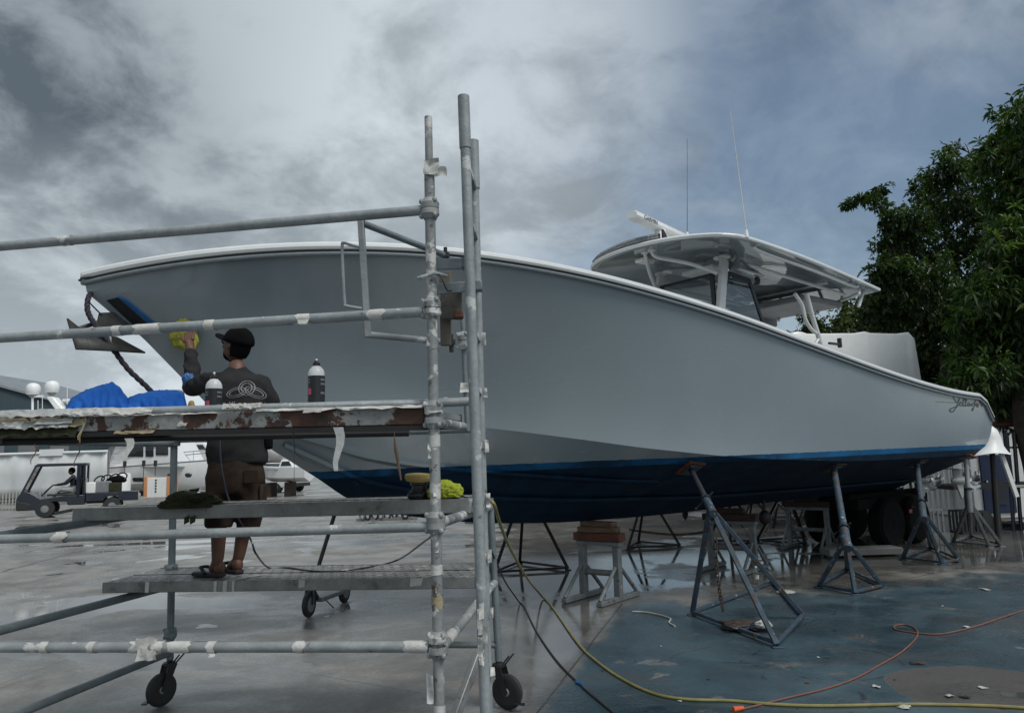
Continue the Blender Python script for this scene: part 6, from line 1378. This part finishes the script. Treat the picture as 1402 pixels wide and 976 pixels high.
for px, lab in ((1384, 'slim navy blue mast leaning right of the white cover'), (1394, 'slim dark mast at the right edge behind the cover')):
    a = P(px, 690, 14.6); a.z = 0; solo(MB().tube([a, P(px-6, 592, 14.6)], .035, 8).tube([P(px-8, 612, 14.6), P(px+8, 613, 14.6)], .018, 6), 'mast', 'navy', a, lab, 'mast')
bx0 = P(1333, 690, 17); bx1 = P(1440, 690, 17); bx0.z = bx1.z = 0; zt_ = P(1370, 583, 17).z
shd = thing('storage_box', bx0.lerp(bx1, .5)+V((0, 1, 0)), 'white storage box with a blue door panel at the right edge', 'storage box')
MB().prism([bx0, bx1, bx1+V((0, 2.2, 0)), bx0+V((0, 2.2, 0))], V((0, 0, zt_))).build('body', 'whitehull', shd, bevel=.03)
d0, d1 = P(1348, 690, 16.96), P(1392, 690, 16.96); d0.z = d1.z = .12; h_ = P(1370, 622, 16.96).z-.12
dr = MB().prism([d0, d1, d1+V((0, 0, h_)), d0+V((0, 0, h_))], V((0, .05, 0))).build('door', 'bluedoor', shd, bevel=.01)
MB().box(d0.lerp(d1, .5)+V((0, -.012, h_*.35)), (.28, .03, .5)).build('door_panel', 'navy', dr); MB().box(d0+V((.08, -.03, h_*.5)), (.03, .05, .16)).build('handle', 'chrome', dr)
MB().prism([bx0+V((-.08, -.08, zt_)), bx1+V((.08, -.08, zt_)), bx1+V((.08, 2.28, zt_)), bx0+V((-.08, 2.28, zt_))], V((0, 0, .06))).build('lid', 'grey', shd)
tf = P(1370, 700, 14.9); tf.z = 0; tr2_ = thing('flat_trailer', tf, 'low black flat trailer frame in front of the storage box', 'trailer')
zf = P(1370, 664, 14.9).z; MB().box(V((tf.x, tf.y, zf)), (2.2, .9, .08)).build('frame', 'jackblack', tr2_)
for x in (-.85, -.3, .35, .9): MB().box(V((tf.x+x, tf.y-.40, zf/2)), (.06, .06, zf)).build('leg', 'jackblack', tr2_)
for x in (-.55, .6):
    MB().lathe(V((tf.x+x, tf.y-.38, .2)), (0, 1, 0), [(.08, 0), (.19, .01), (.2, .05), (.2, .12), (.08, .14)], 20).build('wheel', 'blk', tr2_)
MB().box(V((tf.x+.2, tf.y-.47, zf)), (.50, .01, .045)).build('plate', 'paper', tr2_)
for (px, py, w_, h__, lab) in ((1262, 682, .5, .45, 'grey wire crate in the shade beside the second blue stand'), (1322, 690, .4, .4, 'black tub in the shade behind the stern stand')):
    c = P(px, py+8, 14.5); c.z = 0; cr = MB()
    for i in range(7):
        x = -w_/2+w_*i/6
        for y in (-.2, .2): cr.box(c+V((x, y, h__/2)), (.03, .03, h__))
    for z in (.02, h__): cr.box(c+V((0, -.2, z)), (w_, .04, .04)).box(c+V((0, .2, z)), (w_, .04, .04))
    cr.box(c+V((0, 0, .03)), (w_, .42, .03)); solo(cr, 'crate', 'grey' if 'grey' in lab else 'blkgloss', c, lab, 'crate')
rl0 = P(1240, 655, 15.5); rl0.z = 0; rl = MB()
for i in range(9): p = P(1242+i*7.2, 655, 15.5); rl.box(V((p.x, p.y, .85)), (.035, .03, 1.0))
p0, p1 = P(1238, 655, 15.5), P(1304, 655, 15.5); rl.box((V((p0.x, p0.y, 1.36))+V((p1.x, p1.y, 1.36)))/2, (p1.x-p0.x, .05, .05)); rl.box((V((p0.x, p0.y, .35))+V((p1.x, p1.y, .35)))/2, (p1.x-p0.x, .05, .05))
rl.box(V((p0.x, p0.y, .68)), (.05, .05, 1.36)).box(V((p1.x, p1.y, .68)), (.05, .05, 1.36)); solo(rl, 'white_railing', 'white', rl0, 'white slatted railing seen between the outboards and blue stand', 'railing')

# ------------------------------------------------------------------ the marina side, far left
wh0, wh1 = P(-120, 640, 105), P(112, 640, 120); wh0.z = wh1.z = 0
zl, zr_ = P(-120, 500, 105).z, P(112, 562, 120).z
wh = thing('warehouse', wh0.lerp(wh1, .5), 'big teal clad warehouse with a low sloping roof far left', 'warehouse')
MB().prism([wh0, wh1, V((wh1.x, wh1.y, zr_)), V((wh0.x, wh0.y, zl))], V((0, 30, 0))).build('wall', 'teal', wh, smooth=0)
MB().prism([V((wh0.x, wh0.y-.4, zl)), V((wh1.x+.5, wh1.y-.4, zr_)), V((wh1.x+.5, wh1.y-.4, zr_+.35)), V((wh0.x, wh0.y-.4, zl+.35))], V((0, 31, 0))).build('roof', pbr('pale_roof_edge', (.22, .25, .27), (.18, .2, .22), 1, .6), wh, smooth=0)
for i in range(4):
    p = wh0.lerp(wh1, .2+.2*i); MB().box(V((p.x, p.y-.1, 3)), (5, .2, 5)).build('shutter_door', 'grey', wh)
# big white yacht
YD = 46
def yp(px, py, o=0.0): return P(px, py, YD+o)
yb = yp(120, 680); yb.z = 0
ya = thing('motor_yacht', yb, 'large white motor yacht with radar domes, blocked up far left', 'yacht')
def ybody(poly, w0, w1, name, mat, taper=.0, parent=None):
    mid_ = YD+2.2; a = [P(x, y, mid_-w0) for x, y in poly]; b_ = [V((p.x, mid_+w1, p.z)) for p in a]
    n_ = len(a); return MB().add(a+b_, [tuple(reversed(range(n_))), tuple(range(n_, 2*n_))]+[(i, (i+1) % n_, n_+(i+1) % n_, n_+i) for i in range(n_)]).build(name, mat, parent or ya, smooth=20, bevel=.08)
rows = []
for i, (x, yt, yk, w_) in enumerate(((-80, 640, 676, 2.3), (20, 641, 677, 2.3), (120, 640, 677, 2.3), (180, 638, 676, 2.1), (230, 635, 674, 1.5), (262, 631, 668, .8), (288, 627, 645, .06))):
    c = YD+2.3; zt_, zb_ = P(x, yt, YD).z, P(x, yk, YD).z; X = P(x, 650, YD).x
    rows.append([V((X, c-w_, zt_)), V((X, c-w_*.92, zb_+(zt_-zb_)*.35)), V((X, c-w_*.5, zb_)), V((X, c+w_*.5, zb_)), V((X, c+w_*.92, zb_+(zt_-zb_)*.35)), V((X, c+w_, zt_))])
ym = MB().grid(rows); ym.grid([[r[0], r[5]] for r in rows]); ym.add(rows[0], [tuple(range(6))]); yh = ym.build('hull', 'whitehull', ya, smooth=40)
ybody([(-80, 640), (145, 640), (158, 606), (172, 600), (232, 604), (246, 632), (246, 640)], 1.9, 1.9, 'cabin', 'whitehull')
ybody([(-80, 606), (120, 606), (150, 598), (185, 598), (170, 606)], 2.15, 2.0, 'flybridge_deck', 'white')
ybody([(-60, 600), (10, 566), (30, 563), (112, 561), (100, 572), (96, 600)], 1.7, 1.7, 'upper_house', 'whitehull')
ybody([(12, 567), (40, 561), (100, 559), (116, 561), (100, 566)], 2.0, 2.0, 'hard_roof', 'white')
for poly in ([(170, 625), (183, 609), (196, 609), (196, 625)], [(199, 609), (210, 609), (210, 625), (199, 625)], [(213, 609), (230, 609), (230, 623), (213, 623)]):
    ybody(poly, 1.96, -1.90, 'window', 'glass_dark')
ybody([(70, 592), (74, 570), (96, 570), (94, 592)], 1.75, -1.68, 'window', 'glass_dark')
ybody([(146, 640), (158, 608), (151, 608), (140, 640)], 1.97, -1.90, 'side_panel', 'grey')
ybody([(140, 642), (284, 631), (284, 629), (140, 640)], 2.34, -2.2, 'rub_line', 'grey')
for x, y, w_ in ((189, 657, 9), (257, 651, 5)): ybody([(x-w_, y-1.5), (x-w_+2, y-3.5), (x+w_-2, y-3.5), (x+w_, y-1.5), (x+w_-2, y+2.5), (x-w_+2, y+2.5)], 2.30, -2.1, 'porthole', 'glass_dark', parent=ya)
# radar arch and domes
ybody([(62, 543), (72, 543), (88, 562), (76, 562)], .35, .35, 'radar_arch', 'white'); ybody([(40, 541), (62, 541), (62, 544), (40, 544)], .12, .12, 'dome_arm', 'white'); ybody([(84, 546), (98, 546), (98, 550), (84, 550)], .12, .12, 'dome_arm', 'white')
MB().tube([P(44.5, 562, YD+2.2), P(44.5, 541, YD+2.2)], .07, 8).build('dome_post', 'white', ya)
for x, y in ((45, 540), (71, 537)):
    c = P(x, y, YD+2.2); MB().lathe(c, (0, 0, 1), [(.30, -.02), (.40, .05), (.42, .35), (.40, .5), (.3, .65), (.15, .72), (.01, .74)], 20).build('satellite_dome', 'whitehull', ya, smooth=60)
    MB().lathe(c-V((0, 0, .2)), (0, 0, 1), [(.14, 0), (.30, .2)], 14).build('dome_base', 'grey', ya)
c = P(69, 520, YD+2.2); MB().tube([c, c-V((0, 0, .5))], .03, 6).tube([c-V((.15, 0, .2)), c+V((.15, 0, -.2))], .03, 6).build('masthead_light', 'grey', ya)
for x in (171, 197, 213): a = P(x, 630, YD-.1); MB().tube([a, a-V((0, 0, .35))], .10, 8).tube([a-V((0, 0, .3)), a-V((0, 0, 1.6))], .02, 5).build('fender', 'blk', ya)
for i in range(5):
    p = yp(-40+62*i, 680, 2.2); MB().box(V((p.x, p.y, .35)), (.8, 2.2, .7)).build('block', 'darkbeam', ya)
for pa, pb_ in (((150, 636), (284, 624)), ((150, 632), (284, 620))):
    MB().tube([P(pa[0], pa[1]-4, YD+.4), P(pb_[0], pb_[1]-4, YD+1.9)], .03, 6).build('hand_rail', 'chrome', ya)
for i in range(8):
    f = i/7; x = 150+134*f; a = P(x, 640-11*f, YD+.4+1.5*f); MB().tube([a, P(x, 627-11*f, YD+.4+1.5*f)], .025, 6).build('rail_post', 'chrome', ya)
for x, y0, y1 in ((52, 562, 548), (58, 562, 540), (92, 560, 530)): MB().tube([P(x, y0, YD+2), P(x, y1, YD+2)], .02, 5).build('whip_aerial', 'white', ya)
# white tarp wall beside the yacht
tw0, tw1 = P(-90, 688, 41), P(145, 683, 41); tw0.z = tw1.z = 0; zt0 = P(0, 622, 41).z
fn_ = thing('tarp_wall', tw0.lerp(tw1, .5), 'long white sheeted work enclosure with a pale top rail', 'enclosure')
rows = []
for z in (0.25, .8, 1.5, zt0): rows.append([V((tw0.x+(tw1.x-tw0.x)*i/24, 41+.06*math.sin(i*1.9+z), z)) for i in range(25)])
MB().grid(rows).build('sheet', pbr('pale_sheet', (.62, .64, .65), (.55, .57, .58), .4, .6, bump=.2), fn_, smooth=60, solid=.03)
MB().tube([V((tw0.x, 40.95, zt0)), V((P(57, 620, 41).x, 40.95, zt0))], .07, 8).build('top_rail', 'white', fn_); MB().tube([V((P(88, 620, 41).x, 40.95, zt0)), V((tw1.x, 40.95, zt0))], .07, 8).build('top_rail', 'white', fn_)
MB().box(V((P(71, 620, 41).x, 40.95, zt0+.02)), (1.25, .08, .35)).build('hatch_panel', 'whitehull', fn_)
for i in range(16): p = P(-10+i*4.6, 683, 40.9); MB().box(V((p.x, 40.9, .3)), (.05, .05, .6)).build('fringe_post', 'paper', fn_)
for i in range(5): x = tw0.x+(tw1.x-tw0.x)*i/4; MB().tube([V((x, 41.15, 0)), V((x, 41.15, zt0))], .05, 6).build('frame_post', 'grey', fn_)
# refrigerator-like crate with orange ends
cr0 = P(214, 674, 39); cr0.z = 0; s_ = 39/F
crt = thing('foam_crate', cr0, 'white upright crate with orange foam edges in front of the yacht', 'crate')
MB().box(cr0+V((0, .5, .62)), (27*s_, .9, 1.05)).build('body', 'white', crt, bevel=.02)
for x in (-15.5, 15.5): MB().box(cr0+V((x*s_, .5, .64)), (5*s_, .95, 1.12)).build('foam_edge', 'peach', crt, bevel=.02)
MB().box(cr0+V((0, .5, .05)), (36*s_, 1.0, .10)).build('pallet', 'wood', crt)
for i in range(5): MB().box(cr0+V((-1.5*s_, .035, 1.02-i*.14)), (2.2*s_, .01, .08)).build('printed_mark', 'navy', crt)
MB().ball(cr0+V((15*s_, .4, 1.26)), (.22, .2, .09), 12, 8).build('strap_bundle', 'blk', crt)
for i, (px, d, lab) in enumerate(((163, 38, 'white plastic drum behind the utility truck bed'),)):
    c = P(px, 672, d); c.z = 0; solo(MB().lathe(c, (0, 0, 1), [(.5, 0), (.52, .05), (.52, 1.3), (.48, 1.42), (.2, 1.46)], 20), 'drum', 'white', c, lab, 'drum')
solo(MB().box(P(205, 684, 33)*1+V((0, 0, 0)), (3.2, .6, .22)), 'low_kerb', 'beige', V((P(205, 684, 33).x, 33, 0)), 'pale low concrete kerb behind the truck', 'kerb')
# smaller boats beyond
def far_boat(px0, px1, py_top, py_bot, d, w, label, cabin=True, rev=False, group='white boats across the yard'):
    a, b_ = P(px0, py_bot, d), P(px1, py_bot, d); zt_, zb_ = P((px0+px1)/2, py_top, d).z, max(.05, P((px0+px1)/2, py_bot, d).z); L = b_.x-a.x
    root = thing('white_boat', V(((a.x+b_.x)/2, d, 0)), label, 'boat', group); rows = []
    for f, wf, zf, kf in ((0, 1, .0, .0), (.3, 1, .02, .0), (.55, .95, .06, .02), (.75, .75, .14, .06), (.9, .42, .22, .2), (1, .03, .30, .62)):
        f2 = 1-f if rev else f; X = a.x+L*f2; hw_ = w*wf; zt2 = zt_+(zt_-zb_)*zf*.5; zb2 = zb_+(zt_-zb_)*kf
        rows.append([V((X, d-hw_, zt2)), V((X, d-hw_*.9, zb2+(zt2-zb2)*.3)), V((X, d, zb2)), V((X, d+hw_*.9, zb2+(zt2-zb2)*.3)), V((X, d+hw_, zt2))])
    mb = MB().grid(rows); mb.grid([[r[0], r[4]] for r in rows]); mb.add(rows[0], [tuple(range(5))]); mb.build('hull', 'whitehull', root, smooth=40)
    if cabin:
        H = zt_-zb_; sg = -1 if rev else 1; cx = a.x+L*(.42 if not rev else .58)
        MB().prism([V((cx-L*.16*1, d-w*.6, zt_)), V((cx+L*.20*sg if sg > 0 else cx+L*.16, d-w*.6, zt_)), V((cx+L*.08, d-w*.55, zt_+H*.55)), V((cx-L*.10, d-w*.55, zt_+H*.55))], V((0, w*1.15, 0))).build('cabin', 'white', root, bevel=.05)
        MB().prism([V((cx-L*.11, d-w*.62, zt_+H*.12)), V((cx+L*.12, d-w*.62, zt_+H*.12)), V((cx+L*.06, d-w*.58, zt_+H*.42)), V((cx-L*.08, d-w*.58, zt_+H*.42))], V((0, .04, 0))).build('window', 'glass_dark', root)
    MB().prism([V((a.x+L*.05, d-w*1.01, zt_-(zt_-zb_)*.18)), V((a.x+L*.9, d-w*.86, zt_-(zt_-zb_)*.10)), V((a.x+L*.9, d-w*.86, zt_-(zt_-zb_)*.05)), V((a.x+L*.05, d-w*1.01, zt_-(zt_-zb_)*.12))], V((0, .05, 0))).build('rub_line', 'grey', root)
    for f in (.2, .6): MB().box(V((a.x+L*f, d, zb_/2)), (.3, w, max(.1, zb_))).build('block', 'darkbeam', root)
    return root
far_boat(240, 330, 618, 640, 70, 1.9, 'white cabin boat behind the yacht bow, left of the man'); far_boat(225, 320, 600, 616, 95, 2.2, 'farthest white boat, its deck just below the scaffold deck')
far_boat(358, 424, 640, 660, 40, 1.1, 'small white speedboat right of the man\'s shorts, nose left', rev=True); far_boat(350, 440, 618, 634, 62, 1.8, 'white boat with rounded cover behind the small speedboat')
solo(MB().ball(P(377, 616, 60), (.75, .75, .75), 18, 12), 'radome', 'whitehull', P(377, 628, 60), 'round white radome on the far boat right of the man', 'radome')
def suv(px, py, d, yaw, label):
    c = P(px, py, d); c.z = 0; root = thing('parked_car', c, label, 'car', 'white cars parked across the yard'); q = Matrix.Rotation(yaw, 3, 'Z'); at = lambda x, y, z: c+q @ V((x, y, z))
    sec = [(-2.2, .45, .85), (-2.15, .35, 1.05), (-1.3, .3, 1.1), (-.7, .3, 1.12), (1.4, .3, 1.15), (2.2, .35, 1.1), (2.25, .45, .9)]
    MB().grid([[at(x, y, z) for y, z in ((-.9, z0), (-.93, (z0+z1)/2), (-.85, z1), (.85, z1), (.93, (z0+z1)/2), (.9, z0))] for x, z0, z1 in sec], True).add([at(-2.2, y, z) for y, z in ((-.9, .45), (-.85, .85), (.85, .85), (.9, .45))], [(0, 1, 2, 3)]).add([at(2.25, y, z) for y, z in ((-.9, .45), (-.85, .9), (.85, .9), (.9, .45))], [(0, 1, 2, 3)]).build('body', 'white', root, smooth=40)
    MB().grid([[at(x, y, z) for y, z in ((-w_, 1.08), (-w_*.85, zt), (w_*.85, zt), (w_, 1.08))] for x, zt, w_ in ((-1.25, 1.1, .8), (-.45, 1.66, .8), (1.5, 1.68, .8), (2.1, 1.12, .8))]).build('greenhouse', 'glass_dark', root, smooth=30)
    MB().grid([[at(x, y, 1.70) for y in (-.66, 0, .66)] for x in (-.4, .5, 1.5)]).build('roof', 'white', root, solid=.05)
    MB().box(at(-2.22, 0, .74), (.06, 1.1, .18), q).build('grille', 'blkgloss', root); MB().box(at(-2.2, 0, .45), (.12, 1.7, .2), q).build('bumper', 'blk', root)
    for y in (-.68, .68): MB().box(at(-2.17, y, .82), (.10, .34, .14), q).build('headlight', 'chrome', root, bevel=.02)
    for x in (-1.4, 1.4):
        for y in (-.82, .82): w_ = MB().lathe(at(x, y-.1, .34), q @ V((0, 1, 0)), [(.2, 0), (.33, .02), (.34, .1), (.33, .18), (.2, .2)], 20).build('wheel', 'blk', root); MB().lathe(at(x, y-.11, .34), q @ V((0, 1, 0)), [(.03, 0), (.2, .02), (.2, .2), (.03, .22)], 14).build('rim', 'grey', w_)
    return root
suv(283, 670, 50, R(55), 'white car facing the camera, left of the man\'s shorts'); suv(372, 668, 46, R(150), 'white car mostly hidden behind the man, right of his shorts')
# utility truck and its driver
tk0 = P(105, 698, 28.6); tk0.z = 0; TY = R(24); q_ = Matrix.Rotation(TY, 3, 'Z')
trk = thing('utility_truck', tk0, 'navy open sided utility truck with loaded flat bed, driving left', 'utility truck')
SC = 1.0
def ta(x, y, z): return tk0 + q_ @ V((x*.88, y, z))     # x forward is -x (left), y away
def tprism(pl, y0, y1, name, mat, parent=None, bevel=.02): return MB().prism([ta(x, y0, z) for x, z in pl], q_ @ V((0, (y1-y0)*SC, 0))).build(name, mat, parent or trk, smooth=20, bevel=bevel)
HW = .72
tprism([(-2.02, .28), (-1.15, .28), (-1.05, .55), (-.3, .55), (-.25, .40), (.35, .40), (.35, .75), (-.35, .75), (-1.2, .66), (-1.60, .90), (-1.88, .95), (-2.05, .70)], -HW, HW, 'body', 'navy')
tprism([(-2.05, .30), (-1.55, .30), (-1.55, .5), (-2.05, .62)], -HW-.02, HW+.02, 'front_bumper', 'blk')
for sy in (-1, 1):
    y = sy*(HW-.03)
    MB().bar(ta(-1.86, y, .92), ta(-1.42, y, 1.84), .06, .06).build('windscreen_pillar', 'navy', trk); MB().bar(ta(.10, y, .7), ta(.10, y, 1.84), .10, .10).build('rear_pillar', 'navy', trk)
    MB().bar(ta(.30, y, .7), ta(.30, y, 1.84), .06, .06).build('rear_pillar', 'navy', trk); tprism([(-1.0, .75), (.0, .75), (.0, .82), (-1.0, .82)], y-.02, y+.02, 'side_sill', 'blkgloss')
tprism([(-1.50, 1.80), (.36, 1.80), (.34, 1.90), (-1.38, 1.90)], -HW, HW, 'roof', 'navy')
MB().add([ta(-1.86, -HW+.06, .95), ta(-1.86, HW-.06, .95), ta(-1.44, HW-.06, 1.82), ta(-1.44, -HW+.06, 1.82)], [(0, 1, 2, 3)]).build('windscreen', 'screen', trk)
tprism([(.28, .75), (.32, .75), (.32, 1.35), (.28, 1.35)], -HW+.1, HW-.1, 'back_panel', 'navy'); tprism([(-.30, .72), (.15, .72), (.22, 1.35), (.10, 1.35), (.02, .86), (-.30, .84)], -.62, .62, 'seat', 'blk')
tprism([(.38, .50), (1.02, .50), (1.12, .66), (1.58, .66), (1.68, .50), (2.30, .50), (2.30, .80), (.38, .80)], -HW, HW, 'flat_bed', 'navy'); tprism([(1.55, .48), (2.32, .48), (2.32, .82), (1.55, .82)], -HW-.01, -HW+.05, 'bed_side', 'navy')
tprism([(.40, .42), (1.1, .42), (1.1, .60), (.40, .60)], -.5, .5, 'chassis', 'blk')
for x in (-1.05, 1.35):
    for y in (-HW+.06, HW-.06):
        w_ = MB().lathe(ta(x, y-.09, .31), q_ @ V((0, 1, 0)), [(.17, 0), (.29, .01), (.31, .06), (.31, .14), (.29, .18), (.17, .19)], 24).build('wheel', 'blk', trk); MB().lathe(ta(x, y-.10, .31), q_ @ V((0, 1, 0)), [(.04, 0), (.17, .015), (.17, .19), (.04, .21)], 16).build('rim', 'grey', w_)
for y in (-.52, .52): MB().lathe(ta(-2.03, y, .62), q_ @ V((-1, 0, .15)), [(.09, 0), (.09, .03), (.05, .05)], 14).build('headlight', 'chrome', trk)
MB().lathe(ta(-1.93, 0, .74), q_ @ V((-1, 0, .3)), [(.07, 0), (.06, .02)], 14).build('badge', 'grey', trk)
MB().torus(ta(-.98, -.30, 1.02), q_ @ V((-.7, 0, .7)), .17, .018, 20, 6).build('steering_wheel', 'blk', trk); MB().tube([ta(-1.25, -.30, .75), ta(-.98, -.30, 1.02)], .03, 8).build('steering_column', 'blk', trk)
MB().lathe(ta(2.31, -.45, .66), q_ @ V((0, -1, 0)), [(.09, 0), (.08, .02)], 12).build('tail_lamp', 'paper', trk)
cargo = [(.52, -.3, .78, .32, .42, .40, 'white', 'white bucket on the truck bed just behind the cab', 'bucket'), (.98, .0, .78, .55, .7, .42, 'grey', 'grey tool case stacked on the truck bed', 'case'), (1.42, -.1, .78, .40, .6, .36, 'olive', 'dark machine case beside the grey one on the truck bed', 'case')]
for x, y, z, lx, ly, lz, mt, lab, ct in cargo:
    solo(MB().box(ta(x, y, z+lz/2+.005), (lx, ly, lz), q_), ct if ct != 'case' else 'tool_case', mt, ta(x, y, z), lab, ct, bevel=.03)
hsp = MB()
for i in range(4): hsp.torus(ta(.80+.28*i, -.1, 1.26+.03*i), V((.3*(i % 2)-.1, -1, .9)), .18, .03, 18, 6)
solo(hsp, 'hose_coil', 'blk', ta(1.1, -.1, 1.2), 'tangle of black hose on top of the truck\'s load', 'hose')
crumple(ta(1.45, -.1, 1.22), (.28, .25, .15), 'dark_bag', 'cap', 'dark bag on top of the truck\'s load', 'bag', 61)
# driver
dj = dict(pel=ta(-.08, -.30, .94), chest=ta(-.10, -.30, 1.28), neck=ta(-.16, -.30, 1.48), shL=ta(-.14, -.50, 1.40), elL=ta(-.42, -.52, 1.16), haL=ta(-.82, -.40, 1.12), shR=ta(-.14, -.10, 1.40), elR=ta(-.42, -.08, 1.16), haR=ta(-.82, -.20, 1.12), hpL=ta(-.15, -.42, .93), knL=ta(-.62, -.46, .98), anL=ta(-1.0, -.46, .60), ftL=ta(-1.18, -.46, .62), hpR=ta(-.15, -.18, .93), knR=ta(-.62, -.16, .98), anR=ta(-1.0, -.16, .60), ftR=ta(-1.18, -.16, .62))
dn = list(dj); di = {n: i for i, n in enumerate(dn)}
drv = thing('person', ta(-.1, -.30, .86), 'driver in navy top and pale trousers seated in the utility truck', 'person')
ed = [(di[a], di[b]) for a, b in (('pel', 'chest'), ('chest', 'neck'), ('chest', 'shL'), ('shL', 'elL'), ('elL', 'haL'), ('chest', 'shR'), ('shR', 'elR'), ('elR', 'haR'), ('pel', 'hpL'), ('hpL', 'knL'), ('knL', 'anL'), ('anL', 'ftL'), ('pel', 'hpR'), ('hpR', 'knR'), ('knR', 'anR'), ('anR', 'ftR'))]
skin_mesh('body', [dj[n] for n in dn], ed, [.13, .13, .05, .06, .04, .035, .06, .04, .035, .08, .06, .045, .045, .08, .06, .045, .045], 'skin', drv)
un = ['pel', 'chest', 'neck', 'shL', 'elL', 'haL', 'shR', 'elR', 'haR']; ui = {n: i for i, n in enumerate(un)}
skin_mesh('jacket', [dj[n] if n not in ('haL', 'haR') else dj[n].lerp(dj['el'+n[-1]], .2) for n in un], [(ui[a], ui[b]) for a, b in (('pel', 'chest'), ('chest', 'neck'), ('chest', 'shL'), ('shL', 'elL'), ('elL', 'haL'), ('chest', 'shR'), ('shR', 'elR'), ('elR', 'haR'))], [.17, .17, .06, .08, .06, .045, .08, .06, .045], 'navy', drv)
ln = ['pel', 'hpL', 'knL', 'anL', 'hpR', 'knR', 'anR']; li = {n: i for i, n in enumerate(ln)}
skin_mesh('trousers', [dj[n] for n in ln], [(li[a], li[b]) for a, b in (('pel', 'hpL'), ('hpL', 'knL'), ('knL', 'anL'), ('pel', 'hpR'), ('hpR', 'knR'), ('knR', 'anR'))], [.15, .11, .095, .08, .11, .095, .08], pbr('pale_trousers', (.36, .37, .37), (.27, .28, .28), 9, .9), drv)
hh = MB().ball(ta(-.22, -.30, 1.60), (.10, .085, .125), 16, 12, q_).build('head', 'skin', drv); MB().ball(ta(-.20, -.30, 1.63), (.115, .10, .12), 16, 12, q_, lambda d: 1 if d.z > -.3 or d.x > .2 else .7).build('hood', 'cap', drv)
for y in (-.34, -.26): MB().ball(ta(-.315, y, 1.61), (.012, .016, .009), 8, 6).build('eye', 'white', hh)
MB().ball(ta(-.325, -.30, 1.585), (.018, .014, .02), 8, 6).build('nose', 'skin', hh)
solo(MB().prism([P(75, 705, 22), P(100, 700, 22.4), P(99, 700, 23.2), P(74, 705, 22.8)], V((0, 0, .09))), 'wheel_stop', 'jackblack', on_ground(P(88, 703, 22.5)), 'dark low kerb block on the floor before the truck', 'kerb')
